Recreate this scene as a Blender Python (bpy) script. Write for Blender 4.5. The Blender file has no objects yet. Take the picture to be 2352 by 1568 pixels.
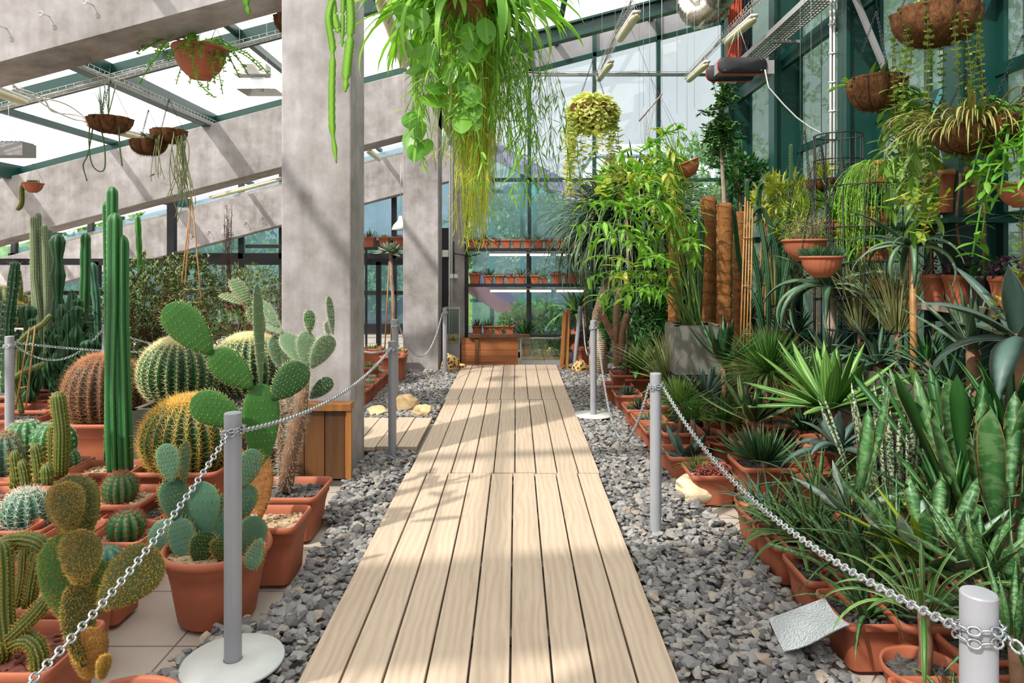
import bpy, math, random
import numpy as np
from mathutils import Vector
rnd = random.Random(7)
nr = np.random.RandomState(11)
PI = math.pi
scene = bpy.context.scene
COL = scene.collection

# ---------------- camera, world, sun, exposure ----------------
F, CX, CY, CH = 1568.0, 1185.0, 601.0, 1.5
cam_d = bpy.data.cameras.new('camera')
cam_d.sensor_width = 36.0
cam_d.lens = 36.0 * F / 2352.0
cam_d.shift_x = -(CX - 1176.0) / 2352.0
cam_d.shift_y = -(784.0 - CY) / 2352.0
cam_d.clip_start = 0.05
cam_d.clip_end = 300
cam = bpy.data.objects.new('camera', cam_d)
COL.objects.link(cam)
cam.location = (0, 0, CH)
cam.rotation_euler = (PI / 2, 0, 0)
scene.camera = cam

world = bpy.data.worlds.new('world')
scene.world = world
world.use_nodes = True
wt = world.node_tree
wt.nodes.clear()
def wn(t, **k):
    n = wt.nodes.new(t)
    for a, b in k.items():
        setattr(n, a, b)
    return n
w_out = wn('ShaderNodeOutputWorld')
w_bg = wn('ShaderNodeBackground')
w_tc = wn('ShaderNodeTexCoord')
w_map = wn('ShaderNodeMapping')
w_map.inputs['Scale'].default_value = (1, 1, 2.6)
w_no = wn('ShaderNodeTexNoise')
w_no.inputs['Scale'].default_value = 2.2
w_no.inputs['Detail'].default_value = 6
w_ra = wn('ShaderNodeValToRGB')
w_ra.color_ramp.elements[0].position = 0.35
w_ra.color_ramp.elements[0].color = (0.80, 0.86, 0.97, 1)
w_ra.color_ramp.elements[1].position = 0.68
w_ra.color_ramp.elements[1].color = (1.0, 1.0, 1.0, 1)
wt.links.new(w_tc.outputs['Generated'], w_map.inputs[0])
wt.links.new(w_map.outputs[0], w_no.inputs['Vector'])
wt.links.new(w_no.outputs[0], w_ra.inputs[0])
wt.links.new(w_ra.outputs[0], w_bg.inputs['Color'])
w_bg.inputs['Strength'].default_value = 0.84
wt.links.new(w_bg.outputs[0], w_out.inputs[0])

sun_d = bpy.data.lights.new('sun', 'SUN')
sun_d.energy = 12.8
sun_d.angle = math.radians(1.6)
sun_d.color = (1.0, 0.955, 0.88)
sun = bpy.data.objects.new('sun', sun_d)
COL.objects.link(sun)
SUN_DIR = Vector((-0.52, -0.50, 0.72)).normalized()   # towards the sun
sun.rotation_euler = SUN_DIR.to_track_quat('Z', 'Y').to_euler()
sun.location = (-6, -6, 9)

scene.view_settings.view_transform = 'Standard'
scene.view_settings.look = 'None'
scene.view_settings.exposure = 0.22
scene.view_settings.gamma = 1.0
scene.view_settings.use_curve_mapping = False
cy = scene.cycles
cy.max_bounces = 7
cy.diffuse_bounces = 4
cy.glossy_bounces = 3
cy.transmission_bounces = 4
cy.transparent_max_bounces = 14
cy.use_denoising = True
cy.caustics_reflective = False
cy.caustics_refractive = False
cy.sample_clamp_indirect = 6.0

def W(x, y, Z):
    """the point at depth Z seen at photo pixel x, y"""
    return Vector(((x - CX) / F * Z, Z, CH - (y - CY) / F * Z))
def G(x, y):
    Z = F * CH / (y - CY)
    return Vector(((x - CX) / F * Z, Z, 0))
def PX(n, Z):
    return n * Z / F

# ---------------- mesh builder ----------------
def A(*a):
    return np.array(a, dtype=float)
class MB:
    def __init__(s):
        s.v = []; s.lf = []; s.f4 = []; s.f3 = []; s.m4 = []; s.m3 = []; s.n = 0; s.k = 0
    def add(s, v, q=None, t=None, lf=None, m=0):
        v = np.asarray(v, dtype=float).reshape(-1, 3)
        if lf is None:
            lf = np.zeros((len(v), 3)); lf[:, 2] = rnd.random()
        s.v.append(v); s.lf.append(np.asarray(lf, dtype=float).reshape(-1, 3))
        if q is not None and len(q):
            q = np.asarray(q, dtype=np.int64).reshape(-1, 4) + s.n
            s.f4.append(q); s.m4.append(np.full(len(q), m))
        if t is not None and len(t):
            t = np.asarray(t, dtype=np.int64).reshape(-1, 3) + s.n
            s.f3.append(t); s.m3.append(np.full(len(t), m))
        s.n += len(v)
        return s
    def box(s, c, d, rot=None, m=0):
        c = np.asarray(c, float); d = np.asarray(d, float) / 2
        v = np.array([(x, y, z) for x in (-1, 1) for y in (-1, 1) for z in (-1, 1)], float) * d
        if rot is not None:
            v = v @ np.asarray(rot).T
        q = [(0, 1, 3, 2), (4, 6, 7, 5), (0, 4, 5, 1), (2, 3, 7, 6), (0, 2, 6, 4), (1, 5, 7, 3)]
        return s.add(v + c, q, m=m)
    def span(s, a, b, w, h, up=(0, 0, 1), m=0):
        """a bar from a to b with cross-section w (sideways) by h (along up)"""
        a = np.asarray(a, float); b = np.asarray(b, float)
        d = b - a; L = np.linalg.norm(d); d = d / max(L, 1e-9)
        u = np.asarray(up, float); sd = np.cross(d, u)
        if np.linalg.norm(sd) < 1e-6:
            sd = np.cross(d, (1, 0, 0))
        sd /= np.linalg.norm(sd); u = np.cross(sd, d)
        R = np.stack([sd, d, u], axis=1)
        return s.box((a + b) / 2, (w, L, h), R, m=m)
    def prism(s, poly, axis, t0, t1, m=0):
        """extrude a convex polygon; axis 'y': poly in x,z; 'x': poly in y,z; 'z': poly in x,y"""
        n = len(poly); V = []
        for t in (t0, t1):
            for (a, b) in poly:
                V.append({'y': (a, t, b), 'x': (t, a, b), 'z': (a, b, t)}[axis])
        q = [(i, (i + 1) % n, n + (i + 1) % n, n + i) for i in range(n)]
        t = [(0, i + 1, i) for i in range(1, n - 1)] + [(n, n + i, n + i + 1) for i in range(1, n - 1)]
        return s.add(V, q, t, m=m)
    def grid(s, P, closed=False, cap0=False, cap1=False, lf=None, m=0):
        """P (rows, cols, 3)"""
        P = np.asarray(P, float); R, C = P.shape[:2]
        V = P.reshape(-1, 3)
        i = np.arange(R - 1)[:, None] * C; j = np.arange(C if closed else C - 1)[None]
        j2 = (j + 1) % C
        q = np.stack([i + j, i + j2, i + C + j2, i + C + j], -1).reshape(-1, 4)
        t = []
        V = [V]; n = R * C
        if lf is None:
            lf = np.zeros((R, C, 3)); lf[..., 0] = np.linspace(-1, 1, C)[None]; lf[..., 1] = np.linspace(0, 1, R)[:, None]
            lf[..., 2] = rnd.random()
        L = [np.asarray(lf).reshape(-1, 3)]
        if closed and cap0:
            V.append(P[0].mean(0)[None]); L.append(L[0][:1]); t += [(n, (k + 1) % C, k) for k in range(C)]; n += 1
        if closed and cap1:
            V.append(P[-1].mean(0)[None]); L.append(L[0][-1:]); b = (R - 1) * C
            t += [(n, b + k, b + (k + 1) % C) for k in range(C)]; n += 1
        return s.add(np.concatenate(V), q, t or None, lf=np.concatenate(L), m=m)
    def tube(s, path, r, sides=8, cross=None, cap=True, m=0, flat=None, v0=0.0):
        path = np.asarray(path, float); n = len(path)
        r = np.full(n, r, float) if np.isscalar(r) else np.asarray(r, float)
        T = np.gradient(path, axis=0); T /= np.maximum(np.linalg.norm(T, axis=1, keepdims=True), 1e-9)
        ref = A(0, 0, 1) if abs(T[0][2]) < .9 else A(1, 0, 0)
        N = ref - T[0] * (ref @ T[0]); N /= np.linalg.norm(N)
        rows = []
        a = np.arange(sides) / sides * 2 * PI
        cm = np.ones(sides) if cross is None else np.asarray(cross)
        for i in range(n):
            N = N - T[i] * (N @ T[i]); N /= max(np.linalg.norm(N), 1e-9)
            B = np.cross(T[i], N)
            fx = 1.0 if flat is None else flat
            rows.append(path[i] + r[i] * (np.outer(np.cos(a) * cm, N) * fx + np.outer(np.sin(a) * cm, B)))
        lf = np.zeros((n, sides, 3)); lf[..., 0] = np.cos(a)[None] if cross is None else (cm[None] - cm.min()) / (cm.max() - cm.min() + 1e-6)
        d = np.concatenate([[0], np.cumsum(np.linalg.norm(np.diff(path, axis=0), axis=1))])
        lf[..., 1] = v0 + (d / max(d[-1], 1e-6))[:, None]; lf[..., 2] = rnd.random()
        return s.grid(np.array(rows), True, cap, cap, lf=lf, m=m)
    def lathe(s, prof, sides=32, c=(0, 0, 0), mod=None, cap0=True, cap1=False, m=0):
        a = np.arange(sides) / sides * 2 * PI
        rows = []
        for i, p in enumerate(prof):
            rr = p[0] * (1 if mod is None else mod(a, i, len(prof)))
            rows.append(np.stack([c[0] + rr * np.cos(a), c[1] + rr * np.sin(a), np.full(sides, c[2] + p[1])], 1))
        return s.grid(np.array(rows), True, cap0, cap1, m=m)
    def cones(s, base, dirs, L, r, m=0, sides=3):
        base = np.asarray(base, float); dirs = np.asarray(dirs, float); K = len(base)
        if K == 0:
            return s
        dirs = dirs / np.maximum(np.linalg.norm(dirs, axis=1, keepdims=True), 1e-9)
        ref = np.where(np.abs(dirs[:, 2:3]) < .9, A(0, 0, 1), A(1, 0, 0))
        u = np.cross(dirs, ref); u /= np.linalg.norm(u, axis=1, keepdims=True); w = np.cross(dirs, u)
        L = np.broadcast_to(np.asarray(L, float), (K,))[:, None]; r = np.broadcast_to(np.asarray(r, float), (K,))[:, None]
        vs = []
        for k in range(sides):
            t = 2 * PI * k / sides
            vs.append(base + r * (math.cos(t) * u + math.sin(t) * w))
        vs.append(base + dirs * L)
        V = np.stack(vs, 1).reshape(-1, 3)
        o = (np.arange(K) * (sides + 1))[:, None]
        T = np.concatenate([o + np.array([[k, (k + 1) % sides, sides]]) for k in range(sides)])
        lf = np.zeros((K, sides + 1, 3)); lf[:, sides, 1] = 1; lf[..., 2] = nr.rand(K)[:, None]
        return s.add(V, None, T, lf=lf, m=m)
    def leaves(s, base, az, el, L, w, droop=0.0, seg=6, prof='agave', thick=0.0, fold=0.25, roll=0.0, curl=0.0, wave=0.0, side=0.0, m=0):
        """many leaves at once; thick > 0 gives a closed four-edged blade"""
        base = np.asarray(base, float).reshape(-1, 3); K = len(base)
        bc = lambda x: np.broadcast_to(np.asarray(x, float), (K,)).copy()
        az, el, L, w, droop, roll, side = map(bc, (az, el, L, w, droop, roll, side))
        t = np.linspace(0, 1, seg + 1)
        W_ = PROF[prof](t)
        P = np.zeros((K, seg + 1, 3)); Nn = np.zeros((K, seg + 1, 3)); Ss = np.zeros((K, seg + 1, 3))
        p = base.copy()
        for i in range(seg + 1):
            e = el - droop * t[i] ** 1.3; a = az + side * t[i]
            d = np.stack([np.cos(a) * np.cos(e), np.sin(a) * np.cos(e), np.sin(e)], 1)
            sd = np.stack([-np.sin(a), np.cos(a), np.zeros(K)], 1)
            nn = np.cross(d, sd)
            nn = nn * np.where(nn[:, 2:3] < 0, 1, 1)
            rr = roll + curl * t[i]
            sd2 = sd * np.cos(rr)[:, None] + nn * np.sin(rr)[:, None]; nn2 = np.cross(d, sd2)
            P[:, i] = p; Nn[:, i] = nn2; Ss[:, i] = sd2
            p = p + d * (L / seg)[:, None]
        hw = (w[:, None] * W_[None] / 2)[..., None]
        wv = 0
        if wave:
            ph = nr.rand(K)[:, None] * 6
            wv = (np.sin(t[None] * 16 + ph) * wave * w[:, None])[..., None]
        up = -Nn
        e1 = P - Ss * hw + up * hw * fold + up * wv; e2 = P + Ss * hw + up * hw * fold - up * wv
        if thick > 0:
            th = (w[:, None] * thick * np.maximum(W_, .03)[None] / 2)[..., None]
            cols = [e1, P + up * th * .35, e2, P - up * th]; C = 4
            uu = [-1, 0, 1, 0]
        else:
            cols = [e1, P, e2]; C = 3; uu = [-1, 0, 1]
        V = np.stack(cols, 2)
        lf = np.zeros((K, seg + 1, C, 3)); lf[..., 0] = np.array(uu)[None, None]; lf[..., 1] = t[None, :, None]; lf[..., 2] = nr.rand(K)[:, None, None]
        n1 = (seg + 1) * C
        o = (np.arange(K) * n1)[:, None, None]; i = (np.arange(seg) * C)[None, :, None]
        j = np.arange(C if C == 4 else 2)[None, None]; j2 = (j + 1) % C
        q = np.stack([o + i + j, o + i + j2, o + i + C + j2, o + i + C + j], -1).reshape(-1, 4)
        if C == 3:
            q = q[:, ::-1]
        return s.add(V, q, lf=lf, m=m)
    def build(s, name, mats, parent=None, smooth=True, bevel=0, loc=None):
        me = bpy.data.meshes.new(name)
        V = np.concatenate(s.v); me.vertices.add(len(V)); me.vertices.foreach_set('co', V.astype(np.float32).ravel())
        f4 = np.concatenate(s.f4) if s.f4 else np.zeros((0, 4), int); f3 = np.concatenate(s.f3) if s.f3 else np.zeros((0, 3), int)
        mi = np.concatenate(s.m4 + s.m3)
        vi = np.concatenate([f4.ravel(), f3.ravel()]).astype(np.int32)
        ls = np.concatenate([np.arange(len(f4)) * 4, len(f4) * 4 + np.arange(len(f3)) * 3]).astype(np.int32)
        me.loops.add(len(vi)); me.loops.foreach_set('vertex_index', vi)
        me.polygons.add(len(ls)); me.polygons.foreach_set('loop_start', ls)
        me.polygons.foreach_set('material_index', mi.astype(np.int32))
        me.polygons.foreach_set('use_smooth', np.full(len(ls), bool(smooth)))
        me.update(calc_edges=True)
        me.validate()
        at = me.attributes.new('lf', 'FLOAT_VECTOR', 'POINT')
        at.data.foreach_set('vector', np.concatenate(s.lf).astype(np.float32).ravel())
        for m in (mats if isinstance(mats, (list, tuple)) else [mats]):
            me.materials.append(m)
        o = bpy.data.objects.new(name, me)
        COL.objects.link(o)
        if parent is not None:
            o.parent = parent
        if loc is not None:
            o.location = loc
        if bevel:
            b = o.modifiers.new('bevel', 'BEVEL'); b.width = bevel; b.segments = 2; b.limit_method = 'ANGLE'
        return o

def _smooth(t): return t * t * (3 - 2 * t)
PROF = {
    'agave': lambda t: np.interp(t, [0, .08, .25, .5, .75, .92, 1], [.75, .72, .85, 1, .72, .25, .02]),
    'aloe': lambda t: np.interp(t, [0, .2, .5, .8, 1], [1, .9, .68, .36, .02]),
    'strap': lambda t: np.interp(t, [0, .15, .5, .85, 1], [.6, .9, 1, .75, .03]),
    'grass': lambda t: np.interp(t, [0, .3, .7, 1], [.8, 1, .7, .05]),
    'sans': lambda t: np.interp(t, [0, .2, .55, .82, .95, 1], [.35, .5, .95, 1, .5, .02]),
    'ovate': lambda t: np.interp(t, [0, .06, .25, .45, .7, .9, 1], [.05, .3, .9, 1, .78, .3, .03]),
    'round': lambda t: np.sqrt(np.maximum(1 - (2 * t - 1) ** 2, .004)),
    'oval': lambda t: np.interp(t, [0, .04, .15, .35, .6, .8, .93, 1], [.05, .35, .75, 1, .97, .72, .35, .03]),
    'lance': lambda t: np.interp(t, [0, .1, .35, .7, 1], [.08, .5, 1, .6, .02]),
    'spoon': lambda t: np.interp(t, [0, .2, .5, .8, .95, 1], [.3, .45, .85, 1, .6, .15]),
}

def _soft(f):
    def g(t):
        t = np.asarray(t, float)
        return np.mean([f(np.clip(t + d, 0, 1)) for d in (-.06, -.03, 0, .03, .06)], 0) * np.minimum(1, (1.001 - t) * 12)
    return g
for _k in ('agave', 'sans', 'ovate', 'lance', 'spoon', 'aloe', 'strap'): PROF[_k] = _soft(PROF[_k])
def tag(o, label=None, cat=None, group=None, kind=None):
    if label: o['label'] = label
    if cat: o['category'] = cat
    if group: o['group'] = group
    if kind: o['kind'] = kind
    return o
def thing(name, label, cat, loc=(0, 0, 0), rz=0.0, group=None):
    o = bpy.data.objects.new(name, None); COL.objects.link(o)
    o.empty_display_size = .05
    o.location = loc; o.rotation_euler = (0, 0, rz)
    return tag(o, label, cat, group)
def dup(root, loc, rz=None, label=None, group=None, scale=None):
    r = root.copy(); COL.objects.link(r); r.location = loc
    if rz is not None: r.rotation_euler = (0, 0, rz)
    if scale is not None: r.scale = (scale,) * 3
    if label: r['label'] = label
    if group: r['group'] = group
    for ch in list(root.children):
        c = ch.copy(); COL.objects.link(c); c.parent = r
        for g in ch.children:
            d = g.copy(); COL.objects.link(d); d.parent = c
    return r

# ---------------- materials ----------------
def hexc(h):
    v = [int(h[i:i + 2], 16) / 255 for i in (0, 2, 4)]
    return tuple(c / 12.92 if c <= .04045 else ((c + .055) / 1.055) ** 2.4 for c in v) + (1,)
class NT:
    def __init__(s, name):
        s.mat = bpy.data.materials.new(name); s.mat.use_nodes = True; s.t = s.mat.node_tree; s.t.nodes.clear()
        s.out = s.n('ShaderNodeOutputMaterial')
    def n(s, t, **k):
        x = s.t.nodes.new(t)
        for a, b in k.items():
            if a.startswith('i_'):
                x.inputs[a[2:].replace('_', ' ')].default_value = b
            else:
                setattr(x, a, b)
        return x
    def l(s, a, b): s.t.links.new(a, b)
    def noise(s, scale, detail=4, rough=.5, coord=None, vec='Object', mapscale=None):
        x = s.n('ShaderNodeTexNoise', i_Scale=scale, i_Detail=detail, i_Roughness=rough)
        if coord is None:
            coord = s.n('ShaderNodeTexCoord').outputs[vec]
        if mapscale is not None:
            mp = s.n('ShaderNodeMapping'); mp.inputs['Scale'].default_value = mapscale; s.l(coord, mp.inputs[0]); coord = mp.outputs[0]
        s.l(coord, x.inputs['Vector'])
        return x.outputs[0]
    def ramp(s, fac, stops):
        x = s.n('ShaderNodeValToRGB'); e = x.color_ramp.elements
        while len(e) < len(stops): e.new(.5)
        for k, (p, c) in enumerate(stops):
            e[k].position = p; e[k].color = c if not isinstance(c, str) else hexc(c)
        if fac is not None: s.l(fac, x.inputs[0])
        return x.outputs[0]
    def mix(s, fac, a, b, mode='MIX'):
        x = s.n('ShaderNodeMix', data_type='RGBA', blend_type=mode)
        for sock, v in ((x.inputs[0], fac), (x.inputs[6], a), (x.inputs[7], b)):
            if hasattr(v, 'is_linked') or hasattr(v, 'links'): s.l(v, sock)
            else: sock.default_value = v
        return x.outputs[2]
    def math(s, op, a, b=0.0, c=None):
        x = s.n('ShaderNodeMath', operation=op)
        for i, v in enumerate((a, b) if c is None else (a, b, c)):
            if hasattr(v, 'links'): s.l(v, x.inputs[i])
            else: x.inputs[i].default_value = v
        return x.outputs[0]
    def bsdf(s, color, rough=.5, metal=0.0, bump=None, bump_s=.2, bump_d=.01, spec=.5):
        x = s.n('ShaderNodeBsdfPrincipled'); 
        for k, v in (('Base Color', color), ('Roughness', rough), ('Metallic', metal), ('Specular IOR Level', spec)):
            if hasattr(v, 'links'): s.l(v, x.inputs[k])
            else: x.inputs[k].default_value = v
        if bump is not None:
            b = s.n('ShaderNodeBump', i_Strength=bump_s, i_Distance=bump_d); s.l(bump, b.inputs['Height']); s.l(b.outputs[0], x.inputs['Normal'])
        return x.outputs[0]
    def done(s, sh):
        s.l(sh, s.out.inputs[0]); return s.mat

def m_simple(name, col, rough=.5, metal=0.0, var=.12, nscale=14, bump=0.0, spec=.5):
    t = NT(name); c = hexc(col)
    no = t.noise(nscale, 5)
    cc = t.ramp(no, [(.3, tuple(max(0, v * (1 - var)) for v in c[:3]) + (1,)), (.7, tuple(min(1, v * (1 + var)) for v in c[:3]) + (1,))])
    return t.done(t.bsdf(cc, rough, metal, no if bump else None, bump, .01, spec))

def m_leaf(name, c1, c2=None, edge=None, ew=.8, band=None, bs=22, mid=None, rough=.42, trans=.28, tip=None, stripe=None, spec=.5, dots=None):
    """leaf: c1/c2 vary from leaf to leaf and by noise; edge = margin colour; band = crosswise mottling; mid = midrib; tip = dry tip"""
    t = NT(name)
    at = t.n('ShaderNodeAttribute', attribute_name='lf'); sep = t.n('ShaderNodeSeparateXYZ'); t.l(at.outputs['Vector'], sep.inputs[0])
    u = t.math('ABSOLUTE', sep.outputs[0]); v = sep.outputs[1]; r = sep.outputs[2]
    no = t.noise(9, 3)
    f = t.math('ADD', t.math('MULTIPLY', r, .75), t.math('MULTIPLY', no, .35))
    col = t.ramp(f, [(.1, c1), (.9, c2 or c1)])
    if stripe:
        s_ = t.math('SINE', t.math('MULTIPLY', sep.outputs[0], 14.0))
        col = t.mix(t.math('MULTIPLY', t.math('GREATER_THAN', s_, .3), .45), col, hexc(stripe))
    if band:
        cmb = t.n('ShaderNodeCombineXYZ'); t.l(t.math('MULTIPLY', sep.outputs[0], 1.1), cmb.inputs[0]); t.l(t.math('MULTIPLY', v, bs), cmb.inputs[1]); t.l(t.math('MULTIPLY', r, 50), cmb.inputs[2])
        bn = t.noise(1.0, 3, coord=cmb.outputs[0])
        col = t.mix(t.ramp(bn, [(.46, (0, 0, 0, 1)), (.56, (1, 1, 1, 1))]), col, hexc(band))
    if mid:
        col = t.mix(t.math('MULTIPLY', t.math('LESS_THAN', u, .12), .6), col, hexc(mid))
    if edge:
        col = t.mix(t.math('GREATER_THAN', u, ew), col, hexc(edge))
    if tip:
        col = t.mix(t.ramp(v, [(.86, (0, 0, 0, 1)), (.97, (1, 1, 1, 1))]), col, hexc(tip))
    b = t.bsdf(col, rough, 0, t.noise(30, 2), .12, .004, spec)
    if trans > 0:
        tr = t.n('ShaderNodeBsdfTranslucent'); t.l(t.mix(.5, col, (0.5, 0.75, 0.05, 1), 'SOFT_LIGHT'), tr.inputs[0])
        mx = t.n('ShaderNodeMixShader'); mx.inputs[0].default_value = trans; t.l(b, mx.inputs[1]); t.l(tr.outputs[0], mx.inputs[2]); b = mx.outputs[0]
    return t.done(b)

M = {}
def mk_concrete():
    t = NT('concrete')
    tc = t.n('ShaderNodeTexCoord').outputs['Object']
    a = t.noise(1.3, 8, .6, tc); b = t.noise(7, 6, .6, tc); c = t.noise(1.0, 6, .65, tc, mapscale=(9, 9, .8))
    f = t.math('ADD', t.math('MULTIPLY', a, .5), t.math('ADD', t.math('MULTIPLY', b, .28), t.math('MULTIPLY', c, .22)))
    col = t.ramp(f, [(.36, '6f6a68'), (.46, '8b8583'), (.54, '9d9797'), (.64, 'b3aeae')])
    vo = t.n('ShaderNodeTexVoronoi', i_Scale=16.0); t.l(tc, vo.inputs['Vector'])
    pits = t.ramp(vo.outputs[0], [(.03, (1, 1, 1, 1)), (.06, (0, 0, 0, 1))])
    col = t.mix(t.math('MULTIPLY', pits, .25), col, hexc('5d5654'))
    return t.done(t.bsdf(col, .8, 0, f, .25, .02, .3))
M['concrete'] = mk_concrete()
def mk_deck():
    t = NT('deck_wood')
    g = t.n('ShaderNodeNewGeometry'); ri = g.outputs['Random Per Island']
    tc = t.n('ShaderNodeTexCoord').outputs['Object']
    cmb = t.n('ShaderNodeCombineXYZ'); t.l(t.math('MULTIPLY', ri, 37.0), cmb.inputs[0]); t.l(t.math('MULTIPLY', ri, 91.0), cmb.inputs[1])
    va = t.n('ShaderNodeVectorMath', operation='ADD'); t.l(tc, va.inputs[0]); t.l(cmb.outputs[0], va.inputs[1])
    wob = t.noise(1.6, 3, .5, va.outputs[0], mapscale=(3, .8, 1))
    wv = t.n('ShaderNodeTexWave', wave_type='BANDS', bands_direction='X'); wv.inputs['Scale'].default_value = 9; wv.inputs['Distortion'].default_value = 9; wv.inputs['Detail'].default_value = 3; wv.inputs['Detail Scale'].default_value = 1.2
    mp = t.n('ShaderNodeMapping'); mp.inputs['Scale'].default_value = (1, .16, 1); t.l(va.outputs[0], mp.inputs[0]); t.l(mp.outputs[0], wv.inputs['Vector'])
    fine = t.noise(60, 4, .6, va.outputs[0], mapscale=(1.5, .05, 1))
    f = t.math('ADD', t.math('MULTIPLY', wv.outputs['Fac'], .2), t.math('ADD', t.math('MULTIPLY', fine, .45), t.math('MULTIPLY', wob, .35)))
    c0 = t.ramp(f, [(.25, 'a89684'), (.5, 'b8a592'), (.75, 'c3b2a0')])
    tint = t.ramp(ri, [(0, (.93, .91, .88, 1)), (1, (1.05, 1.03, 1.0, 1))])
    col = t.mix(1.0, c0, tint, 'MULTIPLY')
    return t.done(t.bsdf(col, .62, 0, f, .35, .004, .3))
M['deck'] = mk_deck()
def mk_wood(name, a, b, sc=(1, 1, .08), rough=.5):
    t = NT(name)
    ri = t.n('ShaderNodeNewGeometry').outputs['Random Per Island']
    f = t.math('ADD', t.math('MULTIPLY', t.noise(30, 5, .6, mapscale=sc), .7), t.math('MULTIPLY', ri, .3))
    return t.done(t.bsdf(t.ramp(f, [(.3, a), (.7, b)]), rough, 0, f, .15, .004))
M['wood_brown'] = mk_wood('brown_wood', '3c2410', '66421f')
M['wood_orange'] = mk_wood('orange_wood', '83501f', 'b0773c')
M['wood_h'] = mk_wood('cladding_wood', '77401a', 'a9683a', (.08, 1, 1))
M['wood_pale'] = mk_wood('pale_wood', '8b7768', 'b3a294', (1, .08, 1), .7)
M['bamboo'] = m_simple('bamboo', '9a6c3a', .5, 0, .3)
def mk_gravel():
    t = NT('gravel_stone')
    ri = t.n('ShaderNodeNewGeometry').outputs['Random Per Island']
    c = t.ramp(ri, [(0, '605e5f'), (.3, '7b7978'), (.55, '8d8b8a'), (.78, 'a09d9b'), (.9, 'a09a92'), (.97, 'ab9c8c'), (1, 'b39c8c')])
    no = t.noise(40, 4, .6)
    c = t.mix(.35, c, t.ramp(no, [(.3, '464545'), (.7, 'a3a09d')]), 'OVERLAY')
    return t.done(t.bsdf(c, .8, 0, no, .35, .004, .3))
M['gravel'] = mk_gravel()
M['rock'] = m_simple('pale_rock', 'c8aa80', .85, 0, .25, 6, .5)
M['rock_white'] = m_simple('cream_rock', 'd9c6a2', .85, 0, .18, 8, .5)
def mk_porous():
    t = NT('porous_rock')
    vo = t.n('ShaderNodeTexVoronoi', i_Scale=24.0); t.l(t.n('ShaderNodeTexCoord').outputs['Object'], vo.inputs['Vector'])
    f = t.ramp(vo.outputs[0], [(.2, (0, 0, 0, 1)), (.5, (1, 1, 1, 1))])
    return t.done(t.bsdf(t.ramp(f, [(0, '4a3117'), (.6, 'ae8a54'), (1, 'cba771')]), .85, 0, f, .8, .02, .2))
M['porous'] = mk_porous()
def mk_floor():
    t = NT('floor_tile')
    tc = t.n('ShaderNodeTexCoord').outputs['Object']
    br = t.n('ShaderNodeTexBrick', offset=0.0); br.inputs['Scale'].default_value = 1.0; br.inputs['Mortar Size'].default_value = .004
    br.inputs['Brick Width'].default_value = .45; br.inputs['Row Height'].default_value = .45; t.l(tc, br.inputs['Vector'])
    br.inputs['Color1'].default_value = hexc('c9beb2'); br.inputs['Color2'].default_value = hexc('c2b6aa'); br.inputs['Mortar'].default_value = hexc('726660')
    no = t.noise(5, 5)
    return t.done(t.bsdf(t.mix(.35, br.outputs[0], t.ramp(no, [(.3, '8f867d'), (.7, 'beb5aa')]), 'MULTIPLY'), .55, 0, no, .05))
M['floor'] = mk_floor()
M['soil_dark'] = m_simple('dark_soil', '3a302a', .95, 0, .5, 60, .8)
M['terra'] = m_simple('terracotta', 'a45c41', .6, 0, .13, 5, .05, .35)
M['terra_d'] = m_simple('terracotta_dark', '8f4b33', .6, 0, .15, 5, .05, .3)
M['green_steel'] = m_simple('green_steel', '0a3831', .38, 0, .12, 3)
M['black_steel'] = m_simple('black_steel', '1a181d', .4, 0, .2, 5)
M['gray_panel'] = m_simple('gray_panel', '868486', .6, 0, .15, 4)
M['post'] = m_simple('post_paint', '909197', .42, 0, .05, 8)
M['base_white'] = m_simple('base_plate_paint', 'c4c5c2', .4, 0, .08, 8)
M['chain'] = m_simple('chain_steel', 'b4b8bc', .28, .9, .1)
M['chain_dark'] = m_simple('dark_chain', '3a3d3e', .4, .8, .1)
M['steel'] = m_simple('brushed_steel', '9a948e', .38, .75, .1, 3)
M['planter_gray'] = m_simple('gray_planter', '7e7d74', .45, .3, .1, 3)
M['silver'] = m_simple('silver_foil', 'cdd3d6', .32, .7, .1, 120, .6)
M['white_plastic'] = m_simple('white_plastic', 'd9d7d2', .4, 0, .05)
M['cream_plastic'] = m_simple('cream_lens', 'cfc79e', .35, 0, .1)
M['wire'] = m_simple('galvanised_wire', 'bdbab6', .4, .6, .1)
M['orange_cable'] = m_simple('orange_cable', 'b0401c', .5)
M['red_paint'] = m_simple('red_edge', 'b5262a', .4)
M['duct'] = m_simple('aluminium_duct', 'c3bdb2', .25, .95, .15, 8, .3)
M['perf'] = m_simple('galvanised_tray', 'a8a6a3', .4, .6, .12, 60, .4)
M['purple'] = m_simple('violet_steel', '5c5580', .5, 0, .1, 3)
M['teal'] = m_simple('teal_frame', '35787e', .5, 0, .1, 3)
M['maroon'] = m_simple('maroon_panel', '7c5560', .6, 0, .1, 3)
def mk_coir(name='coir', a='3a2416', b='8a6040'):
    t = NT(name)
    no = t.noise(22, 6, .75); n2 = t.noise(90, 4, .7, mapscale=(1, 1, .3))
    f = t.math('ADD', t.math('MULTIPLY', no, .5), t.math('MULTIPLY', n2, .5))
    return t.done(t.bsdf(t.ramp(f, [(.35, a), (.65, b)]), .95, 0, f, .9, .02, .1))
M['coir'] = mk_coir()
M['coir_pole'] = mk_coir('coir_mat', '6e4526', '9e6c40')
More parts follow.
